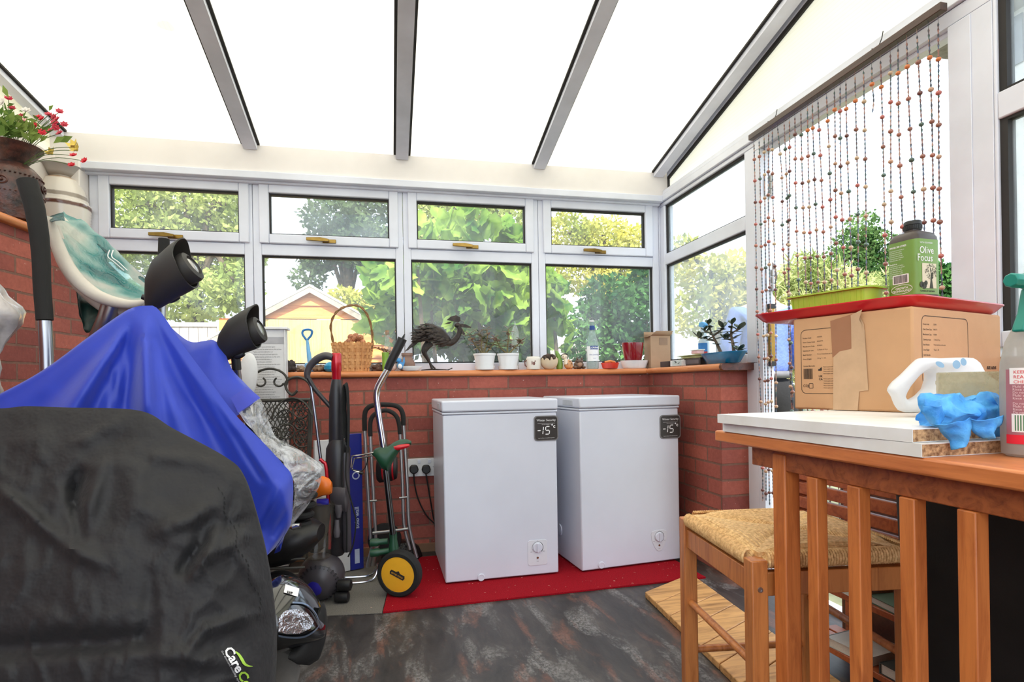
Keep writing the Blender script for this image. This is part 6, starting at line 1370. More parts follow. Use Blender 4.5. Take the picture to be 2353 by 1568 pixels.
CLR = glass('clear_bottle_glass', (.93,.95,.94), .40, (226,230,228), hs=30, base=.14)
def lathe_thing(name, label, cat, px, prof, mat, Y=YS, part='body', n=28, sq=1.0):
    p = at(px, Y); t = thing(name, label, cat, p); m = MB(Matrix.Translation(p) @ Matrix.Diagonal((1, sq, 1, 1))); m.lathe(prof, n); m.build(part, mat, t); return t, p
h_ = hz(891, 760, 3.165)
t, p = lathe_thing('glass_bottle', 'tall clear glass bottle with cork behind the green cup', 'bottle', 891, [(.030,0),(.033,.006),(.030,h_*.3),(.016,h_*.62),(.011,h_*.75),(.011,h_*.93),(.014,h_*.95),(.012,h_*.97)], CLR, 3.165)
m = MB(Matrix.Translation(p)); m.lathe([(.010,h_*.90),(.011,h_*1.0),(.001,h_*1.0)], 14); m.build('cork', P('cork', (176,132,96), .8, bump=.4), t)
h_ = hz(886, 811); lathe_thing('green_cup', 'narrow lime green cup beside the stones', 'cup', 886, [(.016,0),(.019,h_),(.017,h_),(.015,.004)], P('cup_green', (140,182,62), .4), 3.10, 'cup_wall')
fg = thing('figurine', 'small pink and white animal figurine behind the pole grip', 'figurine', at(903, 3.10)); p = at(903, 3.10)
m = MB(Matrix.Translation(p)); m.ball((0,0,.024), (.022,.018,.024), 14, 10); m.ball((.006,-.004,.055), (.015,.014,.015), 12, 8); m.ball((-.006,0,.070), (.005,.004,.009), 8, 6); m.ball((.014,0,.070), (.005,.004,.009), 8, 6); m.build('animal_body', P('figurine_pink', (226,196,180), .35, var=.1, vs=40), fg)
m = MB(Matrix.Translation(p)); [m.ball((.006+s*.006,-.017,.057), .0022, 6, 5) for s in (-1,1)]; m.build('eyes', PRINT, fg)
bi = thing('bird_ornament', 'little blue bird ornament in front of the brown jar', 'ornament', at(920, 3.085)); p = at(920, 3.085); BB = P('bird_blue', (70,146,206), .35, var=.15, vs=40)
m = MB(Matrix.Translation(p)); m.ball((0,0,.028), (.018,.016,.022), 14, 10); m.ball((-.008,-.004,.056), (.014,.013,.014), 12, 8); m.tube([(.010,0,.03),(.020,0,.05),(.021,0,.075)], [.010,.006,.002], 8); m.build('bird_body', BB, bi)
m = MB(Matrix.Translation(p)); m.tube([(-.020,-.006,.056),(-.031,-.008,.054)], [.004,.0008], 6); m.build('beak', P('beak_yellow', (214,170,70), .4), bi)
m = MB(Matrix.Translation(p)); m.ball((-.002,-.012,.024), (.012,.007,.014), 10, 8); m.build('breast', WPRINT, bi)
h_ = hz(936, 812, 3.15); lathe_thing('clay_jar', 'rounded brown clay jar behind the blue bird', 'jar', 936, [(.034,0),(.042,.012),(.043,h_*.45),(.034,h_*.66),(.026,h_*.74),(.026,h_*.82),(.031,h_*.86),(.031,h_),(.026,h_),(.022,h_*.8)], P('clay', (150,118,104), .7, var=.12, vs=25), 3.15, 'jar_wall')
h_ = hz(945, 842, 3.095); t, p = lathe_thing('white_dish', 'shallow white dish of pale grains left of the metal bird', 'dish', 945, [(.040,0),(.044,.002),(.060,h_-.002),(.060,h_),(.056,h_),(.042,.006),(.001,.006)], WPLAS, 3.095, 'dish_wall', 32, .5)
m = MB(Matrix.Translation(p) @ Matrix.Diagonal((1,.5,1,1))); rg = random.Random(3)
for k in range(90): r_ = .050*rg.random()**.5; a = rg.random()*6.28; m.ball((r_*math.cos(a), r_*math.sin(a), h_-.004+.003*rg.random()), .003, 5, 4)
o = m.build('grains', P('pale_grain', (214,200,184), .8, var=.2), t); o['kind'] = 'stuff'

# scrap metal bird
RUST = P('dark_scrap_metal', (62,52,46), .5, .35, var=.3, vs=40, bump=.5, bs=120)
mb_ = thing('metal_bird', 'dark scrap metal bird sculpture with open beak walking on the sill', 'sculpture', at(985, 3.12)); YB_ = 3.115
def ob(x, y, dy=0): return onY(x, y, YB_+dy)
m = MB(); bod = catmull([ob(958,780), ob(975,768), ob(1000,766), ob(1020,778), ob(1034,784)], 5); m.tube(bod, [.003+.040*math.sin(PI*(.08+.86*i/(len(bod)-1)))**.8 for i in range(len(bod))], 18); m.build('torso', RUST, mb_)
rbq = random.Random(6); m = MB(); nb_d = len(bod)
for k in range(150):
    i = 1+int((nb_d-3)*(1-k/149)); c_ = bod[i].lerp(bod[i+1], rbq.random()); r_ = .003+.040*math.sin(PI*(.08+.86*i/(nb_d-1)))**.8
    ph = rbq.uniform(-1.1, 1.75); nr = V((0, -math.cos(ph), math.sin(ph))); tg = V((-1, 0, -.12)); sd_ = tg.cross(nr).normalized(); L_ = rbq.uniform(.034,.052); w_ = .0085
    a = c_+nr*r_; e_ = a+tg*L_+nr*(.010+.006*rbq.random()); md = a.lerp(e_, .5)+nr*.003
    m.loft([[a+sd_*.002, a+nr*.0015, a-sd_*.002], [md+sd_*w_, md+nr*.003, md-sd_*w_], [e_+sd_*.002, e_+nr*.001, e_-sd_*.002]])
m.build('feathers', RUST, mb_, sharp=20)
m = MB()
for k, (x1, y1, x2, y2) in enumerate(((955,782,936,806),(952,786,931,808),(958,788,940,800))): m.loft([[ob(x1,y1,.006*k)+V((0,q,w)) for q, w in ((-.002,-.006),(.002,-.006),(.002,.006),(-.002,.006))], [ob((x1+x2)/2,(y1+y2)/2,.006*k)+V((0,q,w)) for q, w in ((-.002,-.010),(.002,-.010),(.002,.008),(-.002,.008))], [ob(x2,y2,.006*k)+V((0,q,w)) for q, w in ((-.001,-.002),(.001,-.002),(.001,.002),(-.001,.002))]])
m.build('tail', RUST, mb_, sharp=20)
m = MB(); nk = catmull([ob(1020,786), ob(1036,788), ob(1050,776), ob(1056,762), ob(1054,750)], 5); m.tube(nk, [.020-.008*i/(len(nk)-1) for i in range(len(nk))], 12)
for k in range(9): q = nk[2+k*2]; m.loft([[q+V((.010,-.013,0)), q+V((0,-.017,.012)), q+V((-.010,-.013,0)), q+V((0,-.015,-.010))], [q+V((.010,-.015,0)), q+V((0,-.019,.012)), q+V((-.010,-.015,0)), q+V((0,-.017,-.010))]])
m.build('neck', RUST, mb_, sharp=25)
m = MB(); m.ball(ob(1052,748), (.020,.014,.015), 14, 10); hd_ = m.build('head', RUST, mb_)
m = MB()
def plate(pts, th=.003, dy=0): m.poly([(q.x, q.z) for q in [ob(x, y) for x, y in pts]], th, Matrix(((1,0,0,0),(0,0,-1,YB_+dy),(0,1,0,0),(0,0,0,1))))
plate([(1060,744),(1070,746),(1083,752),(1082,754),(1068,753),(1060,752)], .010, .005); plate([(1056,752),(1062,756),(1069,768),(1066,770),(1060,766),(1054,757)], .010, .005); m.build('beak', RUST, hd_)
m = MB(); plate([(1026,736),(1036,728),(1048,725),(1057,730),(1058,738),(1052,742),(1040,739)], .004, -.004); plate([(1020,745),(1032,740),(1040,739),(1034,744)], .004, .006); m.build('crest', RUST, hd_)
m = MB(); lg1 = [ob(990,788), ob(976,808), ob(985,826), ob(993,849.5)]; m.tube(catmull(lg1, 5), [.020-.013*min(1, i/9) for i in range(16)], 9); m.build('leg', RUST, mb_)
m = MB(); m.tube(catmull([ob(984,786,.02), ob(972,806,.02), ob(984,830,.02), ob(1000,848,.02)], 5), [.016-.011*min(1, i/9) for i in range(16)], 9); m.build('leg', RUST, mb_)
m = MB(); zf = Z1+.003; A_ = ob(993,849.5); [m.tube([V((A_.x, A_.y, zf+.004)), V((ob(x, 850).x, YB_+dy, zf))], [.005,.0025], 6) for x, dy in ((968,-.01),(1025,-.02),(1032,.012),(1010,-.035))]; m.tube([V((ob(1030,850).x, YB_+.012, zf)), V((ob(1040,850).x, YB_+.012, zf+.010))], .003, 5); m.build('claws', RUST, mb_)

# two succulents in white pots
POT = P('white_pot', (226,226,226), .4, var=.04); SOIL = P('soil', (66,48,38), .95, var=.4, vs=80, bump=.8, bs=90)
def jade(parent, stems, mat_leaf, mat_stem, seed, L0, Y, lean=.5):
    r_ = random.Random(seed); ms_ = MB(); ml_ = MB()
    for pts in stems:
        c_ = catmull([onY(x, y, Y+(dy if len(q) > 2 else 0)) for q in pts for (x, y, dy) in [(q[0], q[1], q[2] if len(q) > 2 else 0)]], 6); n_c = len(c_); ms_.tube(c_, [.0052-.0028*i/(n_c-1) for i in range(n_c)], 7)
        for i in range(n_c//3, n_c, 2):
            for s_ in (0, 1):
                a = i*1.2+s_*PI+r_.uniform(-.3,.3); dr = V((math.cos(a), math.sin(a)*.6, r_.uniform(-.15,.65) if i < n_c-2 else .8)).normalized(); up_ = V((0,0,1)); sd_ = dr.cross(up_).normalized(); nn = sd_.cross(dr); L_ = L0*r_.uniform(.7,1.15); W_ = L_*r_.uniform(.22,.32)
                o = c_[i]; rings = []
                for q in range(7):
                    f_ = q/6; ww = W_*math.sin(PI*min(.985, .06+.94*f_**.85))+.0006; tt = .0022*math.sin(PI*min(.98,.1+.88*f_)); ce = o+dr*(L_*f_)-V((0,0,L_*.18*f_*f_)); rings.append([ce+sd_*(ww*math.cos(2*PI*k/8))+nn*(tt*math.sin(2*PI*k/8)) for k in range(8)])
                ml_.loft(rings)
    ms_.build('stem', mat_stem, parent); ml_.build('leaves', mat_leaf, parent, sharp=60)
PLF = P('succulent_leaf', (150,112,96), .45, var=.3, vs=18, c2=(92,104,72)); PST = P('succulent_stem', (128,116,74), .7, var=.2); JLF = P('jade_leaf', (66,82,64), .3, var=.25, vs=16, coat=.2, c2=(44,58,46)); JST = P('jade_stem', (112,96,78), .75, var=.2, bump=.4)
for k, (px, lab_, st) in enumerate(((1114, 'white plant pot of reddish succulent, nearer the metal bird', [[(1110,812),(1106,795),(1108,780),(1100,765)],[(1112,812),(1118,790),(1120,772),(1118,756)],[(1108,812),(1098,800),(1085,782),(1078,768)],[(1116,812),(1130,796),(1137,784)]]), (1168, 'white plant pot of reddish succulent, nearer the dog mug', [[(1166,812),(1166,796),(1168,780),(1168,756)],[(1164,812),(1150,800),(1143,786),(1138,776)],[(1170,812),(1182,800),(1192,790),(1198,782)]]))):
    Yp = 3.115; p = at(px, Yp); t = thing('potted_succulent', lab_, 'plant', p, 'white potted succulents'); hp2 = hz(px, 813, Yp); hs_ = hz(px, 842, Yp); ra_, rb_2 = wpx(20, Yp), wpx(25, Yp)
    m = MB(Matrix.Translation(p)); m.lathe([(ra_,.004),(ra_*1.02,hs_),(rb_2*.96,hp2-.012),(rb_2*1.02,hp2-.010),(rb_2*1.03,hp2),(rb_2*.97,hp2),(rb_2*.92,hp2-.02)], 36, cap1=False); m.build('pot', POT, t)
    m = MB(Matrix.Translation(p)); m.lathe([(ra_*.95,0),(ra_*1.1,.002),(ra_*1.16,hs_+.002),(ra_*1.12,hs_+.002),(ra_*1.05,.004)], 36); m.build('saucer', POT, t)
    m = MB(Matrix.Translation(p)); m.lathe([(rb_2*.93,hp2-.010),(.001,hp2-.007)], 24, cap0=False); m.build('soil', SOIL, t); jade(t, st, PLF, PST, 3+k, .042, Yp)
h_ = hz(1185, 738, 3.16); m = MB(Matrix.Translation(at(1185, 3.165))); m.lathe([(.018,0),(.021,.004),(.021,h_*.78),(.014,h_*.86),(.005,h_*.92),(.003,h_*.99),(.001,h_)], 20); o = m.build('slender_bottle', CLR)
tag(o, 'slender clear glass bottle with pointed stopper behind the white pot', 'bottle')

# mug, bowl, figurines
mg = thing('dog_mug', 'white mug with a spaniel picture right of the succulents', 'mug', at(1226, 3.11)); p = at(1226, 3.11); hm_ = hz(1226, 820, 3.11); rm_ = wpx(17)
m = MB(Matrix.Translation(p)); m.lathe([(rm_*.92,0),(rm_,.006),(rm_,hm_*.86),(rm_*.9,hm_*.92),(rm_*.9,hm_),(rm_*.82,hm_),(rm_*.82,.01),(.001,.008)], 32); m.build('mug_wall', P('mug_white', (230,224,212), .25, var=.04), mg)
m = MB(); m.tube([p+V((-rm_*.9,-.005,hm_*.75)), p+V((-rm_*1.25,-.006,hm_*.6)), p+V((-rm_*1.2,-.006,hm_*.3)), p+V((-rm_*.9,-.005,hm_*.2))], .0035, 8); m.build('handle', P('mug_brown', (110,64,50), .3), mg)
m = MB(Matrix.Translation(p))
def onmug(u, z, k=1.01): return V((rm_*k*math.cos(u), rm_*k*math.sin(u), z))
for (u, z, ru, rz_) in ((-1.75,hm_*.45,.16,.010),(-1.60,hm_*.62,.07,.005),(-2.0,hm_*.5,.07,.012)): m.add([onmug(u+ru*math.cos(2*PI*k/12), z+rz_*math.sin(2*PI*k/12)) for k in range(12)], [tuple(range(12))])
m.build('dog_print', P('spaniel_brown', (120,66,52), .4, var=.3, vs=80), mg)
bw = thing('cactus_bowl', 'cream bowl with ragged rim holding a knobbly brown cactus', 'bowl', at(1262, 3.11)); p = at(1262, 3.11); hbw = hz(1262, 826, 3.11); rbw = wpx(21)
m = MB(Matrix.Translation(p)); N_ = 36; rings = []
for f_, r_ in ((0,.45),(.1,.6),(.35,.86),(.7,1.0),(1,1.02),(1,.95),(.5,.8),(.15,.5)): rings.append([V((rbw*r_*math.cos(2*PI*k/N_), rbw*r_*math.sin(2*PI*k/N_), hbw*f_*(1+(.14*math.sin(k*1.9)+.1*math.sin(k*3.3) if f_ == 1 else 0)))) for k in range(N_)])
m.loft(rings); m.build('bowl_wall', P('bowl_cream', (222,200,168), .5, var=.08), bw)
m = MB(Matrix.Translation(p)); rk = random.Random(2)
for k in range(42): a = rk.random()*6.28; q = rk.random()**.5; m.ball((rbw*.86*q*math.cos(a), rbw*.86*q*math.sin(a), hbw*.85+.030*(1-q*q)+rk.random()*.006), .007+.004*rk.random(), 8, 6)
m.build('cactus', P('cactus_brown', (86,68,58), .9, var=.35, vs=70, bump=.9, bs=160), bw)
gv = thing('green_gourd', 'curved green ornament between the bowl and the spotted dog', 'ornament', at(1284, 3.13)); p = at(1284, 3.13); hg_ = hz(1280, 806, 3.13)
m = MB(); m.tube(catmull([p+V((.004,0,0)), p+V((.006,0,hg_*.3)), p+V((0,0,hg_*.65)), p+V((-.016,0,hg_))], 5), [.016,.018,.019,.019,.019,.019,.018,.018,.017,.016,.015,.014,.012,.010,.007,.003], 14); m.build('gourd_body', P('gourd_green', (128,164,74), .4, var=.12, vs=20), gv)
dg = thing('dog_figurine', 'sitting spotted dog figurine with black cap and tan body', 'figurine', at(1303, 3.11)); p = at(1303, 3.11)
TAN = P('figurine_tan', (204,146,96), .3, var=.1, coat=.3); CREAM = P('figurine_cream', (232,214,190), .3, var=.05)
m = MB(Matrix.Translation(p)); m.ball((.008,0,.028), (.026,.022,.029), 16, 10); m.ball((.022,-.006,.014), (.014,.012,.014), 12, 8); m.build('dog_body', TAN, dg)
m = MB(Matrix.Translation(p)); m.tube([(-.004,-.004,.03),(-.012,-.006,.062)], [.016,.010], 12); m.ball((-.016,-.006,.072), (.018,.015,.015), 14, 10); m.build('head', CREAM, dg)
m = MB(Matrix.Translation(p)); m.ball((-.012,-.002,.085), (.017,.014,.007), 12, 6); [m.ball((x, -.021, z), .003, 6, 5) for x, z in ((.012,.044),(-.002,.03),(.02,.03))]; [m.ball((-.020+s*.008,-.019,.074), .0022, 6, 5) for s in (-1,1)]; m.build('markings', PRINT, dg)
fr = thing('frog_figurine', 'brown pottery frog figurine beside the swing-top bottle', 'figurine', at(1330, 3.11)); p = at(1330, 3.11); FB = P('frog_brown', (112,84,66), .4, var=.25, vs=40, coat=.3)
m = MB(Matrix.Translation(p)); m.ball((0,0,.024), (.030,.026,.026), 16, 10); m.ball((0,-.010,.045), (.024,.020,.015), 14, 8); m.ball((.024,-.010,.010), (.014,.02,.010), 10, 6); m.ball((-.024,-.010,.010), (.014,.02,.010), 10, 6); m.build('frog_body', FB, fr)
m = MB(Matrix.Translation(p)); [m.ball((s*.014,-.016,.060), .007, 8, 6) for s in (-1,1)]; m.build('eyes', FB, fr); m = MB(Matrix.Translation(p)); m.ball((0,-.022,.026), (.015,.008,.014), 10, 8); m.build('belly', P('frog_belly', (158,122,98), .4), fr)

# swing-top bottle
Yb_ = 3.115; p = at(1362, Yb_); hB = hz(1362, 738, Yb_); rB_ = wpx(14.5, Yb_)
sw_ = thing('swing_top_bottle', 'clear swing-top lemonade bottle with white label on the sill', 'bottle', p); GB = glass('lemonade_glass', (.80,.88,.86), .45, (206,220,218), hs=20, base=.22, gl=2.0)
m = MB(Matrix.Translation(p)); m.lathe([(rB_*.9,0),(rB_,.005),(rB_,hB*.46),(rB_*.96,hB*.54),(rB_*.62,hB*.70),(rB_*.42,hB*.80),(rB_*.38,hB*.92),(rB_*.46,hB*.93),(rB_*.46,hB*.97),(rB_*.3,hB*.975)], 36); m.build('bottle_wall', GB, sw_)
def wrap(mb, z0, z1, r_, a0, a1, n=18): mb.sheet([[p+V((r_*math.cos(a0+(a1-a0)*i/n), r_*math.sin(a0+(a1-a0)*i/n), z)) for i in range(n+1)] for z in (z0, z1)])
m = MB(); wrap(m, hB*.16, hB*.47, rB_*1.015, -2.9, -.25); lb = m.build('label', WPRINT, sw_)
BLU = P('label_blue', (40,72,140), .5, var=.05); m = MB(); wrap(m, hB*.40, hB*.475, rB_*1.03, -2.3, -.85, 10); m.build('label_badge', BLU, lb)
def wtext(mb, s, size, ac, z, r_, bold=0, shear=0):
    vs, fs = text_mesh(s, bold, shear); w_ = max(q[0] for q in vs); mb.add([p+V((r_*math.cos(ac+(x-w_/2)*size/r_), r_*math.sin(ac+(x-w_/2)*size/r_), z+y*size)) for x, y in vs], fs)
m = MB(); wtext(m, 'LORINA', .0150, -1.57, hB*.42, rB_*1.045, .03); m.build('badge_print', WPRINT, lb)
m = MB(); wtext(m, 'Pink Lemonade', .0105, -1.57, hB*.28, rB_*1.03, 0, .4); wtext(m, 'boisson', .006, -1.57, hB*.21, rB_*1.03); m.build('label_script', BLU, lb)
m = MB(); wrap(m, hB*.81, hB*.90, rB_*.44, 0, 2*PI, 20); m.build('neck_band', BLU, sw_)
m = MB(Matrix.Translation(p)); m.lathe([(rB_*.36,hB*.975),(rB_*.42,hB*.985),(rB_*.36,hB*1.01),(.001,hB*1.015)], 18); m.build('stopper', WPLAS, sw_)
m = MB(); m.tube(catmull([p+V((s*q[0], -.004, q[1])) for s, q in ((1,(.012,hB*.93)),(1,(.024,hB*.96)),(1,(.018,hB*1.04)),(1,(0,hB*1.065)),(-1,(.018,hB*1.04)),(-1,(.024,hB*.96)),(-1,(.012,hB*.93)))], 5), .0013, 6); m.tube(catmull([p+V((x, -.010, z)) for x, z in ((-.012,hB*.93),(-.008,hB*1.0),(0,hB*1.03),(.008,hB*1.0),(.012,hB*.93))], 5), .0013, 6); m.build('wire_bail', STEEL, sw_)

# dishes, red pot
h_ = hz(1402, 834, 3.09); p = at(1402, 3.09); rd = thing('red_dish', 'small orange-red dish of odds and ends before the white ribbed dish', 'dish', p); m = MB(Matrix.Translation(p) @ Matrix.Diagonal((1,.55,1,1))); m.lathe([(.040,0),(.046,.003),(.056,h_),(.052,h_),(.042,.008),(.001,.008)], 30); m.build('dish_wall', P('dish_red', (222,64,44), .35, coat=.3), rd)
m = MB(); m.tube([p+V((-.035,-.006,h_+.002)), p+V((.0,-.004,h_+.009)), p+V((.03,0,h_+.003))], .007, 8); m.build('orange_peel', P('peel_orange', (232,140,70), .6), rd)
DBM = P('dish_bits', (84,54,52), .6, var=.4, vs=60)
for x in (-.04,-.026,.012,.045): m = MB(); m.ball(p+V((x,.004,h_+.003)), (.008,.006,.006), 8, 6); m.build('pebble', DBM, rd)
h_ = hz(1458, 829, 3.135); p = at(1458, 3.135); wd_2 = thing('ribbed_dish', 'white ribbed oval dish under the dark red plant pot', 'dish', p); m = MB(Matrix.Translation(p) @ Matrix.Diagonal((1,.55,1,1))); N_ = 96
m.loft([[V((r_*(1+(.012 if k % 2 and 0 < f_ < 1 else 0))*math.cos(2*PI*k/N_), r_*(1+(.012 if k % 2 and 0 < f_ < 1 else 0))*math.sin(2*PI*k/N_), h_*f_)) for k in range(N_)] for f_, r_ in ((0,.066),(.08,.070),(.8,.084),(1,.088),(1,.082),(.15,.066))]); m.build('dish_wall', WPLAS, wd_2, sharp=20)
p2 = V((at(1455, 3.135).x, 3.135, Z1+h_*.18)); hr_ = onY(1455, 788, 3.135).z-p2.z; rp_ = wpx(28); rpt = thing('red_pot', 'glossy dark red plant pot standing in the ribbed dish', 'pot', p2)
m = MB(Matrix.Translation(p2) @ Matrix.Diagonal((1,.62,1,1))); m.lathe([(rp_*.66,0),(rp_*.70,.004),(rp_*.92,hr_*.7),(rp_,hr_-.004),(rp_,hr_),(rp_*.95,hr_),(rp_*.9,hr_*.7),(rp_*.6,.01)], 40); m.build('pot_wall', P('red_glaze', (132,10,28), .12, var=.06, coat=.8), rpt)

# small cardboard carton with open flaps
xr = XF-.09
cx0 = onY(1496, 845, 3.095); cx1 = onY(1541, 845, 3.095); hc2 = onY(1515, 772, 3.095).z-Z1; cdp = .085
sc2 = thing('small_carton', 'small cardboard carton with open flaps in the sill corner', 'box', V(((cx0.x+cx1.x)/2, 3.13, Z1))); xa, xb = cx0.x, cx1.x; KC = P('carton_card', (178,148,120), .85, var=.05)
m = MB()
for (a, b_) in (((xa,3.095,Z1),(xb,3.097,Z1+hc2)), ((xa,3.095+cdp,Z1),(xb,3.097+cdp,Z1+hc2)), ((xa,3.097,Z1),(xa+.002,3.095+cdp,Z1+hc2)), ((xb-.002,3.097,Z1),(xb,3.095+cdp,Z1+hc2)), ((xa,3.095,Z1),(xb,3.095+cdp,Z1+.002))): m.box(a, b_)
m.build('carton_wall', KC, sc2)
def fl2(pts): m = MB(); m.add(pts, [(0,1,2,3)]); m.build('flap', KC, sc2, solid=.002)
zt2 = Z1+hc2; fl2([(xa,3.095,zt2),(xb,3.095,zt2),(xb+.004,3.066,zt2+.026),(xa+.022,3.066,zt2+.026)]); fl2([(xa,3.097+cdp,zt2),(xb,3.097+cdp,zt2),(xb,3.10+cdp,zt2+.030),(xa,3.10+cdp,zt2+.030)]); fl2([(xa,3.095,zt2),(xa,3.095+cdp,zt2),(xa-.030,3.09+cdp,zt2-.006),(xa-.030,3.10,zt2-.006)]); fl2([(xb,3.095,zt2),(xb,3.095+cdp,zt2),(xb+.02,3.09+cdp,zt2+.018),(xb+.02,3.10,zt2+.018)])
m = MB(); m.box((xa+.055, 3.0938, zt2-.055), (xb-.018, 3.0948, zt2-.012)); m.build('tape', P('brown_tape', (150,118,90), .3), sc2)

# oddments on the pier sill
def ar(px, py, X=1.56): p = onX(px, py, X); return V((X, p.y, Z1))
XQ = 1.535
def sbox(name, label, cat, px0, px1, pyt, dep, mat, X=XQ, zb=Z1, group=None):
    a = onX(px0, 840, X); b_ = onX(px1, 840, X); zt_ = onX((px0+px1)/2, pyt, X).z; t = thing(name, label, cat, (X+dep/2, (a.y+b_.y)/2, zb)); m = MB(); m.box((X, b_.y, zb), (X+dep, a.y, zt_)); m.build('case', mat, t, bevel=.002); return t, a.y, b_.y, zt_
sbox('dark_packet', 'small dark packet lying in front of the open carton', 'packet', 1517, 1535, 831, .03, P('packet_dark', (58,42,40), .5), 1.50)
t, ya, yb_, zt_ = sbox('tissue_box', 'little white printed packet before the black case', 'packet', 1540, 1566, 829, .03, WPLAS, 1.495); m = MB(Matrix(((0,0,-1,1.4942),(-1,0,0,ya),(0,1,0,0),(0,0,0,1)))); w_ = ya-yb_; m.add([(w_*.25,Z1+.006,0),(w_*.95,Z1+.006,0),(w_*.95,zt_-.003,0),(w_*.25,zt_-.003,0)], [(0,1,2,3)]); outline(m, [(w_*.2,Z1+.003),(w_*.98,Z1+.003),(w_*.98,zt_-.002),(w_*.2,zt_-.002)], .0012); m.build('packet_print', P('packet_print', (206,214,210), .6), t)
m = MB(Matrix(((0,0,-1,1.4932),(-1,0,0,ya),(0,1,0,0),(0,0,0,1)))); [m.bar((w_*.4,Z1+.028,0),(w_*.6,Z1+.018,0),.003,.0006,(0,0,1)), m.bar((w_*.45,Z1+.015,0),(w_*.55,Z1+.026,0),.003,.0006,(0,0,1)), m.bar((w_*.7,Z1+.012,0),(w_*.85,Z1+.018,0),.003,.0006,(0,0,1))]; m.build('drawing', PRINT, t)
t, ya, yb_, zb2 = sbox('black_case', 'flat black case on the pier sill under folded papers', 'case', 1572, 1609, 823, .09, P('case_black', (46,38,38), .35, var=.1), 1.52)
m = MB(); m.box((1.5185, yb_+.012, Z1+.008), (1.52, ya-.012, zb2-.010)); m.build('case_opening', P('case_inside', (96,88,92), .5), t)
m = MB(); rp2 = random.Random(5)
for k in range(5): z = zb2+.001+k*.0035; m.add([(1.52+rp2.uniform(-.01,.005), yb_-.01+rp2.uniform(-.01,.01), z), (1.61, yb_-.01, z+.002), (1.61, ya+.03, z+.002), (1.52+rp2.uniform(-.02,.0), ya+.035+rp2.uniform(-.01,.02), z-.000)], [(0,1,2,3)])
o = m.build('folded_papers', P('yellow_paper', (206,208,150), .7, var=.15, vs=20), solid=.0025); tag(o, 'yellowish folded papers lying on the black case', 'papers')
zp_ = zb2+.021; yc_ = (ya+yb_)/2+.012; tb2 = thing('small_tub', 'tiny pink and white tub on top of the folded papers', 'tub', (1.56, yc_, zp_)); m = MB(T(1.56, yc_, zp_)); m.box((-.02,-.030,0), (.02,.030,.018)); m.build('tub_wall', P('tub_pink', (222,176,186), .4), tb2, bevel=.003); m = MB(T(1.56, yc_, zp_)); m.box((-.023,-.034,.0185), (.023,.034,.023)); m.build('lid', WPRINT, tb2, bevel=.001)
p = ar(1618, 836, 1.618); sp2 = thing('spray_bottle', 'window cleaner bottle with blue trigger behind the jade plant', 'spray bottle', p); hsp = onX(1620, 745, 1.60).z-Z1
m = MB(Matrix.Translation(p)); m.lathe([(.026,0),(.028,.006),(.028,hsp*.55),(.018,hsp*.72),(.012,hsp*.8),(.012,hsp*.92)], 26); m.build('bottle_body', P('cleaner_body', (196,214,226), .3, var=.05), sp2)
m = MB(Matrix.Translation(p)); m.sheet([[(.0285*math.cos(a), .0285*math.sin(a), z) for a in [-PI-.9+2.6*k/14 for k in range(15)]] for z in (.012, hsp*.34)]); m.build('label', P('label_red', (206,58,66), .4, var=.3, vs=30), sp2); m = MB(Matrix.Translation(p)); m.sheet([[(.0285*math.cos(a), .0285*math.sin(a), z) for a in [-PI-.9+2.6*k/14 for k in range(15)]] for z in (hsp*.34, hsp*.55)]); m.build('label_top', P('label_blue2', (46,120,190), .4), sp2)
HT = Matrix.Translation(p+V((0,0,hsp*.92))) @ rotz(PI/2*.95); m = MB(HT); m.poly([(-.035,.012),(-.032,.024),(-.004,.034),(.026,.032),(.034,.022),(.034,.012),(.010,.006),(.008,-.008),(-.012,-.008),(-.014,.006)], .024, Matrix(((1,0,0,0),(0,0,-1,.012),(0,1,0,0),(0,0,0,1)))); m.build('spray_head', P('trigger_blue', (92,170,232), .35, var=.05), sp2, bevel=.003); m = MB(HT); m.poly([(.014,.008),(.026,.010),(.034,-.02),(.038,-.034),(.030,-.034),(.022,-.012)], .012, Matrix(((1,0,0,0),(0,0,-1,.006),(0,1,0,0),(0,0,0,1)))); m.build('trigger', WPLAS, sp2, bevel=.002)
# jade plant in a blue trough
XJ = 1.545; pa = onX(1622, 838, XJ); pb = onX(1704, 838, XJ); jp = thing('jade_plant', 'jade plant in a bright blue plastic trough at the sill end', 'plant', (XJ, (pa.y+pb.y)/2, Z1)); hj = onX(1660, 812, XJ).z-Z1; yc_ = (pa.y+pb.y)/2; hl_ = abs(pa.y-pb.y)/2
def tro(k, z, w): return [V((XJ+w*(1+.06*math.sin(5*2*PI*q/48))*math.sin(2*PI*q/48), yc_+hl_*k*math.cos(2*PI*q/48), Z1+z)) for q in range(48)]
m = MB(); m.loft([tro(.80,0,.034), tro(.86,.004,.038), tro(1.08,hj*.8,.052), tro(1.16,hj,.058), tro(1.16,hj+.003,.058), tro(1.10,hj+.002,.054), tro(.9,hj*.5,.04)]); m.build('trough', P('trough_blue', (16,122,172), .25, var=.15, vs=12, coat=.4), jp)
m = MB(); m.loft([tro(1.02,hj*.82,.047), tro(.5,hj*.9,.02)]); m.build('soil', SOIL, jp)
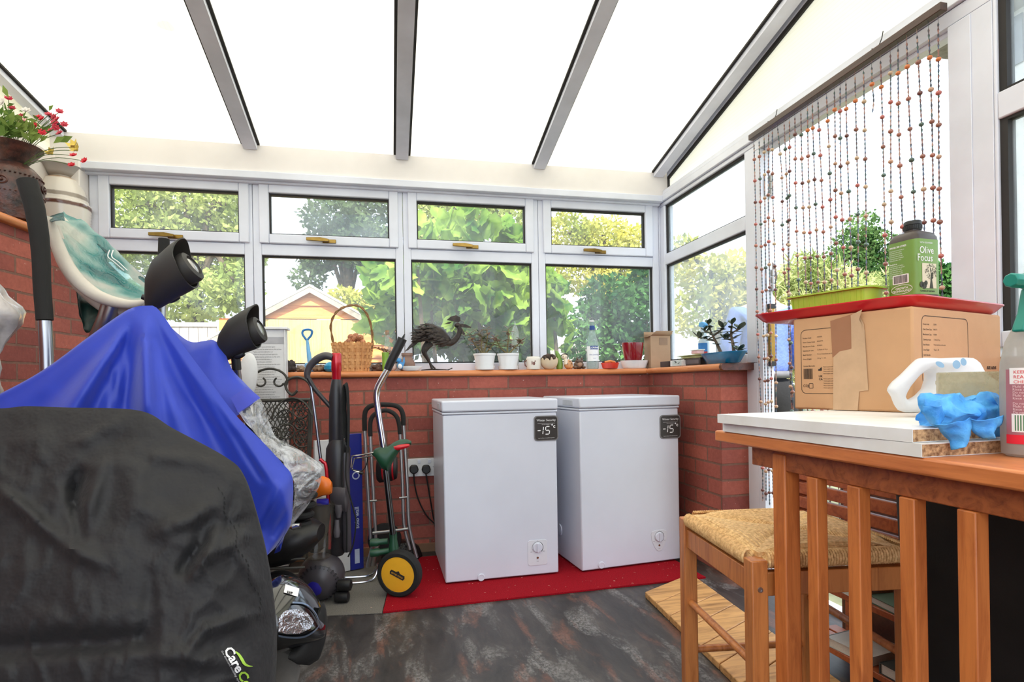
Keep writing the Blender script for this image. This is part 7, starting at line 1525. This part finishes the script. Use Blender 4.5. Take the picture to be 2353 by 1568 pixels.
def jadeX(stems, seed, L0):
    r_ = random.Random(seed); ms_ = MB(); ml_ = MB()
    for pts in stems:
        c_ = catmull([onX(x, y, XJ+(dx if len(q) > 2 else 0)) for q in pts for (x, y, dx) in [(q[0], q[1], q[2] if len(q) > 2 else 0)]], 6); n_c = len(c_); ms_.tube(c_, [.0085-.005*i/(n_c-1) if len(pts) > 3 else .004 for i in range(n_c)], 8)
        for i in range(n_c//3 if len(pts) > 3 else 2, n_c, 3 if len(pts) > 3 else 2):
            for s_ in (0, 1):
                a = i*1.3+s_*PI+r_.uniform(-.3,.3); dr = V((math.cos(a)*.7, math.sin(a), r_.uniform(-.1,.5) if i < n_c-3 else .9)).normalized(); sd_ = dr.cross(V((0,0,1))).normalized(); nn = sd_.cross(dr); L_ = L0*r_.uniform(.75,1.15); W_ = L_*r_.uniform(.24,.34); o = c_[i]; rings = []
                for q in range(7):
                    f_ = q/6; ww = W_*math.sin(PI*min(.985, .08+.9*f_**1.15))+.0006; tt = .0024*math.sin(PI*min(.98,.1+.88*f_)); ce = o+dr*(L_*f_)-V((0,0,L_*.12*f_*f_)); rings.append([ce+sd_*(ww*math.cos(2*PI*k/8))+nn*(tt*math.sin(2*PI*k/8)) for k in range(8)])
                ml_.loft(rings)
    ms_.build('stem', JST, jp); ml_.build('leaves', JLF, jp, sharp=60)
jadeX([[(1657,812),(1648,792),(1636,768),(1628,745)],[(1687,812),(1684,790),(1680,768),(1682,745)],[(1645,785),(1620,778,.01),(1605,776,.01)],[(1640,772),(1655,760,-.02),(1662,752,-.02)],[(1683,782),(1665,778,.01)],[(1682,765),(1700,756,-.01)],[(1636,768),(1618,760,-.02)],[(1690,812),(1700,804)]], 12, .046)
# ================================================================== outside
rng = np.random.default_rng(7)
def leafcloud(name, centers, radii, n, size, mat, parent=None, flat=.0, shape='diamond', droop=0):
    """foliage: n leaf blades spread through ellipsoid clumps"""
    c = np.array(centers, float); r = np.array(radii, float); vol = r.prod(axis=1); idx = rng.choice(len(c), n, p=vol/vol.sum())
    u = rng.normal(size=(n,3)); u /= np.linalg.norm(u, axis=1)[:,None]; q = rng.random(n)**(1/4.5); pos = c[idx]+u*q[:,None]*r[idx]
    a = rng.normal(size=(n,3)); a[:,2] -= droop; a /= np.linalg.norm(a, axis=1)[:,None]; b = np.cross(a, rng.normal(size=(n,3))); b /= np.linalg.norm(b, axis=1)[:,None]
    s = size*rng.uniform(.6,1.3,n)[:,None]; k = 4
    if shape == 'lobed':
        nn = np.cross(a, b); out = []
        h_ = [(.0,.0),(-.10,.30),(.02,.62),(.26,.74),(.46,1.0),(.66,.74),(.92,.66),(.96,.34)]; prof = h_+[(1.22,0)]+[(x, -y) for x, y in h_[:0:-1]]
        k = len(prof); pts = np.stack([pos+a*s*x*.62+b*s*y*.62+nn*s*(.10*abs(y)) for x, y in prof], 1)
    elif shape == 'blade': pts = np.stack([pos, pos+a*s*.5+b*s*.07, pos+a*s, pos+a*s*.5-b*s*.07], 1)
    else: pts = np.stack([pos, pos+a*s*.45+b*s*.30, pos+a*s, pos+a*s*.45-b*s*.30], 1)
    v = pts.reshape(-1,3); f = np.arange(n*k).reshape(n,k)
    me = bpy.data.meshes.new(name); me.from_pydata(v.tolist(), [], f.tolist()); me.materials.append(mat); me.update()
    o = bpy.data.objects.new(name, me); COL.objects.link(o)
    if parent is not None: o.parent = parent; o.matrix_parent_inverse = world(parent).inverted()
    return o
BARK = P('bark', (92,76,60), .9, var=.3, vs=12, bump=.6, bs=20, bd=.02)
def tree(name, label, cat, blobs, Y, n, size, mat, trunk=True, group=None, ty=None, shape='diamond', X=None, rr_=.10):
    """blobs: (px, py, rx_px, ry_px) clumps at depth Y (or plane X)"""
    cs, rs = [], []
    for q in blobs:
        yy = Y+(q[4] if len(q) > 4 else 0)
        c = onY(q[0], q[1], yy) if X is None else onX(q[0], q[1], X+(q[4] if len(q) > 4 else 0)); d = (c-EYE).dot(fw); cs.append(c); rs.append((q[2]*d/F, max(q[2], q[3])*d/F*.8, q[3]*d/F))
    b = sum(cs, V())/len(cs); base = V((b.x, b.y, -.151)); t = thing(name, label, cat, base, group)
    leafcloud('crown' if trunk else 'foliage', cs, rs, n, size, mat, t, shape=shape)
    m = MB()
    if trunk:
        m.tube([base, base.lerp(b, .5)+V((.1,0,0)), b], [rr_*1.2, rr_, rr_*.6], 10)
        for c in cs: m.tube(catmull([b.lerp(base, .35), b.lerp(c, .5)+V((0,0,.2)), c], 4), [rr_*.5]+[rr_*.35]*7+[rr_*.12], 7)
        m.build('trunk', BARK, t)
    else:
        for c in cs[::4]: m.tube([V((c.x, c.y, -.151)), V((c.x+.05, c.y, c.z*.5)), c], [.03,.025,.012], 6)
        m.build('stem', BARK, t)
    return t
L_PALE = leafm('leaf_pale', (196,204,124), (126,144,76), 1.2); L_YEL = leafm('leaf_yellow', (222,212,112), (150,160,76), 1.5); L_DARK = leafm('leaf_dark', (116,134,92), (64,84,54), 1.2); L_VINE = leafm('leaf_vine', (178,206,92), (62,112,44), 3.2, .45); L_BUSH = leafm('leaf_bush', (104,150,84), (34,74,40), 2.2, .4); L_CON = leafm('leaf_conifer', (118,146,88), (52,86,48), 2); L_BAM = leafm('leaf_bamboo', (206,208,150), (120,138,76), 2)
tree('leafy_tree', 'big pale leafy tree filling the leftmost back window', 'tree', [(300,470,90,70),(420,455,110,60,.4),(520,470,80,60),(350,560,110,70),(480,590,110,80,.5),(560,560,60,80),(440,680,110,60,-.5),(540,660,60,60,-.4),(330,700,60,60)], 10.5, 15000, .105, L_PALE, rr_=.14)
tree('leafy_tree', 'greyish tree with open crown above the orange shed', 'tree', [(770,500,80,40),(850,470,70,45,.3),(740,580,60,50,.4),(830,560,80,60),(710,640,40,40,.3),(880,600,60,70)], 12.5, 9000, .115, L_DARK, rr_=.13)
tree('leafy_tree', 'pale tree rising behind the grapevine', 'tree', [(960,490,60,60),(1060,470,80,60),(1180,500,60,60),(1010,560,70,50)], 11.5, 6500, .11, L_PALE, rr_=.12)
tree('leafy_tree', 'yellowish tree behind the shrub in the corner window', 'tree', [(1300,540,70,50),(1390,560,80,60),(1460,580,60,60),(1330,620,60,60),(1430,650,80,50)], 10.8, 9000, .095, L_YEL, rr_=.12)
tree('leafy_tree', 'sunlit tree seen through the misted side window', 'tree', [(1570,600,40,60),(1630,640,60,60),(1690,660,60,80),(1600,720,60,60),(1740,700,50,80)], 9.5, 3600, .13, L_YEL, rr_=.11)
tree('yellow_shrub', 'golden yellow shrub over the right slope of the shed roof', 'shrub', [(790,690,40,30),(830,720,50,45),(860,770,50,50),(880,690,40,40)], 10.2, 3600, .09, L_YEL, trunk=False)
# grapevine on a wire frame close to the glass
vn = tree('grapevine', 'grapevine with large lobed leaves just outside the third window', 'vine', [(960,620,60,50),(1040,640,80,50,.2),(1130,650,80,60,.1),(1200,660,60,70,.3),(990,700,50,30,.4),(1090,715,80,35,.2),(1180,740,60,50,.3),(1000,540,50,50,.3),(1090,520,70,40,.2),(1170,545,50,40,.3),(900,650,60,60,.5),(870,730,40,60,.7),(1270,690,35,70,.4),(1290,760,40,40,.5)], 4.5, 900, .15, L_VINE, trunk=False, shape='lobed')
tree('dark_hedge', 'leafy hedge behind the grapevine, shade put into its leaf colour', 'hedge', [(980,760,80,60),(1080,770,90,60),(1180,780,80,60),(1050,690,110,50,.3),(1200,700,70,60,.3),(940,680,60,70,.3)], 6.1, 4200, .12, leafm('leaf_hedge_shade', (70,100,54), (30,50,28), 1.5), trunk=False)  # leaf colour darkened to give the shaded gaps between vine leaves
tree('feathery_shrub', 'green feathery shrub outside the corner window', 'shrub', [(1400,690,70,60),(1460,720,60,80),(1360,740,60,50),(1440,790,80,50),(1480,660,40,60),(1350,800,60,40)], 5.6, 5200, .07, L_BUSH, trunk=False, shape='diamond')
tree('conifer', 'dark green conifer standing beyond the beaded doorway', 'tree', [(1985,520,40,40),(1970,560,60,40),(2010,570,60,40),(1940,610,70,40),(2030,620,70,50),(1985,660,110,50)], 13, 9000, .11, L_CON, rr_=.12, ty=None)
tree('tall_grasses', 'clump of tall pale grasses outside the doorway', 'grasses', [(1800,690,50,70),(1850,640,50,60),(1900,660,60,60),(1960,680,70,50),(1830,770,40,80),(1850,860,40,80),(2030,680,50,50),(1880,780,50,90)], 6.4, 12000, .15, L_BAM, trunk=False, shape='blade')
tree('green_shrub', 'small green shrub seen right of the fertiliser bottle', 'shrub', [(2165,640,25,40),(2175,690,30,30)], 6.0, 900, .08, L_BUSH, trunk=False)
# shed
SHW = wood('shed_board', (236,152,80), (206,118,54), 0, .7, .5, 0); SHD = wood('shed_door', (232,190,116), (212,160,88), 2, .7, .5, 0); FELT = P('roof_felt', (200,196,190), .9, var=.2, bump=.4)
YSH = 7.0; ap = onY(713, 655, YSH); eL = onY(560, 722, YSH); eR = onY(905, 762, YSH); shed = thing('garden_shed', 'orange timber garden shed with grey felt roof beyond the back window', 'shed', (ap.x, YSH+1, -.151))
hwL = ap.x-eL.x; wl_ = ap.x-onY(540, 730, YSH).x; slp = (ap.z-eR.z)/(eR.x-ap.x); HWD = 1.0; slp = max(slp, .45)
def zrf(dx): return ap.z-.05-abs(dx)*slp
m = MB(); zb0 = -.15; k = 0; z = zb0
board_h = .155
zdt = onY(700, 733, YSH).z
z = zdt
while z < ap.z-.06:
    z1 = min(z+board_h, ap.z-.055); w0 = min(HWD, (ap.z-.05-z)/slp); w1 = min(HWD, max(.001, (ap.z-.05-z1)/slp)); y0_, y1_ = YSH+.012, YSH-.004
    m.add([(ap.x-w0, y1_, z), (ap.x+w0, y1_, z), (ap.x+w1, y0_, z1), (ap.x-w1, y0_, z1), (ap.x-w0, YSH+.03, z), (ap.x+w0, YSH+.03, z), (ap.x+w1, YSH+.03, z1), (ap.x-w1, YSH+.03, z1)], [(0,1,2,3),(7,6,5,4),(0,4,5,1),(3,2,6,7),(1,5,6,2),(0,3,7,4)]); z = z1
m.build('gable_boards', SHW, shed, recalc=True)
m = MB(); zz = zb0
while zz < zdt-.001:
    z1 = min(zz+board_h, zdt)
    for (xa_, xb_) in ((ap.x-HWD, ap.x-.72), (ap.x+.60, ap.x+HWD)): m.add([(xa_, YSH-.004, zz), (xb_, YSH-.004, zz), (xb_, YSH+.012, z1), (xa_, YSH+.012, z1), (xa_, YSH+.03, zz), (xb_, YSH+.03, zz), (xb_, YSH+.03, z1), (xa_, YSH+.03, z1)], [(0,1,2,3),(7,6,5,4),(0,4,5,1),(3,2,6,7),(1,5,6,2),(0,3,7,4)])
    zz = z1
m.build('wall_boards', SHW, shed)
m = MB(); nb_ = 11
for k in range(nb_): x0 = ap.x-.715+k*1.31/nb_; m.box((x0+.001, YSH-.02, zb0), (x0+1.31/nb_-.001, YSH+.01, zdt-.012))
m.build('door', SHD, shed)
m = MB(); m.box((ap.x-HWD, YSH+.03, zb0), (ap.x-HWD+.02, YSH+2.2, zrf(HWD))); m.box((ap.x+HWD-.02, YSH+.03, zb0), (ap.x+HWD, YSH+2.2, zrf(HWD))); m.box((ap.x-HWD, YSH+2.18, zb0), (ap.x+HWD, YSH+2.2, zrf(HWD))); m.build('side_wall', SHW, shed)
m = MB()
for s_ in (-1, 1):
    L_ = HWD+.16; m.loft([[V((ap.x, y, ap.z)), V((ap.x+s_*L_, y, ap.z-L_*slp)), V((ap.x+s_*L_, y, ap.z-L_*slp-.03)), V((ap.x, y, ap.z-.03))] for y in (YSH-.07, YSH+2.3)])
m.build('roof', FELT, shed)
m = MB()
for s_ in (-1, 1):
    L_ = HWD+.16; m.loft([[V((ap.x, y, ap.z-.031)), V((ap.x+s_*L_, y, ap.z-L_*slp-.031)), V((ap.x+s_*L_, y, ap.z-L_*slp-.10)), V((ap.x, y, ap.z-.10))] for y in (YSH-.066, YSH-.05)])
m.build('bargeboard', P('bargeboard', (176,164,150), .8, var=.2), shed)
# fence panels
FEN = wood('grey_fence', (196,186,176), (150,140,132), 2, .85, .4, 0)
for k, (pa_, pb_, yt_, lab_) in enumerate(((300, 500, 742, 'weathered fence panel below the tree in the leftmost window'), (504, 590, 752, 'weathered fence panel running up to the shed'), (1240, 1345, 790, 'pale fence panel behind the swing-top bottle'))):
    YF_ = (8.6, 9.7, 6.9)[k]; a = onY(pa_, yt_, YF_); b_ = onY(pb_, yt_, YF_); t = thing('fence_panel', lab_, 'fence', ((a.x+b_.x)/2, YF_, -.151), 'fence panels'); m = MB(); n_b = int((b_.x-a.x)/.12)
    for q in range(n_b): m.box((a.x+q*.12+.002, YF_, -.15), (a.x+q*.12+.116, YF_+.02, a.z-.02-.01*(q % 3)))
    m.build('boards', FEN, t); m = MB(); m.box((a.x, YF_-.015, a.z-.05), (b_.x, YF_-.001, a.z+.01)); m.build('top_rail', FEN, t); m = MB(); m.box((b_.x-.002, YF_-.03, -.15), (b_.x+.07, YF_+.05, a.z+.03)); m.build('post', FEN, t)
# neighbouring houses seen on the right
HS = P('pale_render', (214,212,210), .8, var=.05); HR = P('roof_tile_grey', (150,140,136), .8, var=.15, bump=.4)
XH = 9.0; h0 = onX(2300, 38, XH); h1_ = onX(2352, 38, XH); hs1 = onX(2335, 160, XH)
nh = thing('neighbour_house', 'pale rendered house showing through the top right window', 'house', (XH+2, (h0.y+h1_.y)/2-.6, -.151)); ya_, yb3 = h0.y+.8, h1_.y-.4; z_a, z_b = h0.z, onX(2335, 150, XH).z
m = MB(); m.box((XH, yb3, -.15), (XH+4, ya_, z_a)); m.build('wall', HS, nh); m = MB(); m.loft([[V((XH-.3, y, z_a-.05)), V((XH-.3, y, z_a+.08)), V((XH+2, y, z_a+1.3)), V((XH+4.3, y, z_a+.08)), V((XH+4.3, y, z_a-.05))] for y in (ya_+.2, yb3-.2)]); m.build('roof', HR, nh); m = MB(); m.box((XH-.03, yb3+.4, z_b), (XH, ya_-.3, z_b+.7)); m.build('window', P('house_window', (120,124,130), .2), nh)
p = onX(2170, 625, 8.0); gh = thing('garden_wall', 'white garden building beyond the doorway right of the bottle', 'building', (p.x, p.y, -.151)); m = MB(); m.box((8, p.y-.6, -.15), (8.3, p.y+.35, p.z)); m.build('wall', HS, gh); m = MB(); m.box((7.9, p.y-.65, p.z), (8.4, p.y+.40, p.z+.07)); m.build('coping', HR, gh)

# ------------------------------------------------------------------ person outside the door, back turned
def skin(name, joints, edges, mats, parent=None, sub=2, root=0):
    me = bpy.data.meshes.new(name); me.from_pydata([tuple(j[0]) for j in joints], edges, []); o = bpy.data.objects.new(name, me); COL.objects.link(o)
    md = o.modifiers.new('skin', 'SKIN'); md.use_smooth_shade = True
    for i, j in enumerate(joints):
        r_ = j[1] if isinstance(j[1], tuple) else (j[1], j[1]); me.skin_vertices[0].data[i].radius = r_; me.skin_vertices[0].data[i].use_root = (i == root)
    sb_ = o.modifiers.new('sub', 'SUBSURF'); sb_.levels = sub; sb_.render_levels = sub; me.materials.append(mats)
    if parent is not None: o.parent = parent; o.matrix_parent_inverse = world(parent).inverted()
    return o
pc = onD(1757, 850, 3.9); px_, py_ = pc.x, pc.y; gz = -.15
SKIN = P('skin_tone', (206,158,132), .55, var=.05); SHIRT = P('blue_shirt', (92,114,188), .75, var=.08, vs=6, bump=.5, bs=9, bd=.03); TROU = P('dark_trousers', (15,15,18), .9, var=.1, bump=.3, bs=10, bd=.02)
q = lambda u, v, z: V((px_+rt.x*u+fw.x*v, py_+rt.y*u+fw.y*v, gz+z*1.065))
pj = [(q(0,0,.97),(.095,.07)),(q(0,0,1.12),(.11,.08)),(q(0,-.01,1.32),(.13,.09)),(q(0,0,1.46),(.09,.07)),(q(0,.01,1.54),(.055,.055)),(q(0,.03,1.64),(.075,.085)),(q(0,.03,1.73),(.06,.07)),
      (q(.17,0,1.42),.055),(q(.24,.02,1.16),.045),(q(.16,.20,1.02),.035),(q(.10,.30,1.02),.028), (q(-.17,0,1.42),.055),(q(-.24,.02,1.16),.045),(q(-.17,.20,1.02),.035),(q(-.11,.30,1.02),.028),
      (q(.09,0,.86),.062),(q(.11,0,.50),.050),(q(.11,.03,.10),.042),(q(.12,-.10,.04),.035), (q(-.09,0,.86),.062),(q(-.11,.02,.50),.050),(q(-.12,.05,.10),.042),(q(-.13,-.08,.04),.035)]
pe_ = [(0,1),(1,2),(2,3),(3,4),(4,5),(5,6),(3,7),(7,8),(8,9),(9,10),(3,11),(11,12),(12,13),(13,14),(0,15),(15,16),(16,17),(17,18),(0,19),(19,20),(20,21),(21,22)]
pr_ = skin('person', pj, pe_, SKIN); tag(pr_, 'person in blue shirt and dark trousers standing outside, back turned', 'person')
for s_ in (1, -1):
    for k in range(4): skin('finger', [(q(s_*(.10-.02*k*.5), .31, 1.03-.018*k), .010), (q(s_*(.08-.01*k), .35, 1.02-.018*k), .0085), (q(s_*(.06-.01*k), .37, 1.01-.018*k), .007)], [(0,1),(1,2)], SKIN, pr_, 1)
    skin('thumb', [(q(s_*.11, .29, 1.05), .011), (q(s_*.085, .31, 1.075), .009), (q(s_*.07, .335, 1.08), .008)], [(0,1),(1,2)], SKIN, pr_, 1)
skin('shirt', [(q(0,0,.98),(.185,.135)),(q(0,0,1.12),(.18,.13)),(q(0,-.01,1.30),(.19,.135)),(q(0,0,1.43),(.13,.10)),(q(.18,0,1.42),.078),(q(.25,.02,1.18),.070),(q(.19,.16,1.05),.058),(q(-.18,0,1.42),.078),(q(-.25,.02,1.18),.070),(q(-.19,.16,1.05),.058)], [(0,1),(1,2),(2,3),(3,4),(4,5),(5,6),(3,7),(7,8),(8,9)], SHIRT, pr_)
skin('trousers', [(q(0,0,1.04),(.19,.145)),(q(0,0,.92),(.215,.165)),(q(.10,0,.84),.135),(q(.115,0,.50),.105),(q(.115,.02,.09),.085),(q(-.10,0,.84),.135),(q(-.115,.02,.50),.105),(q(-.12,.04,.09),.075)], [(0,1),(1,2),(2,3),(3,4),(1,5),(5,6),(6,7)], TROU, pr_)
m = MB(); m.loft([[q(.176*math.cos(a), .134*math.sin(a), z) for a in [2*PI*k/32 for k in range(32)]] for z in (1.0, 1.045)], caps=False); m.build('belt', P('grey_belt', (96,96,100), .5), pr_, solid=.006)
m = MB(); m.ball(q(0,.02,1.70), (.088,.10,.085), 16, 10); m.ball(q(0,-.02,1.66), (.086,.075,.085), 14, 10); m.build('hair', P('dark_hair', (58,46,40), .7, bump=.5, bs=120), pr_)
for s_ in (1, -1): m = MB(); m.ball(q(s_*.12, .06, .045), (.05,.05,.045), 12, 8); m.ball(q(s_*.122, .15, .035), (.046,.09,.035), 12, 8); m.build('shoe', BLACK, pr_)
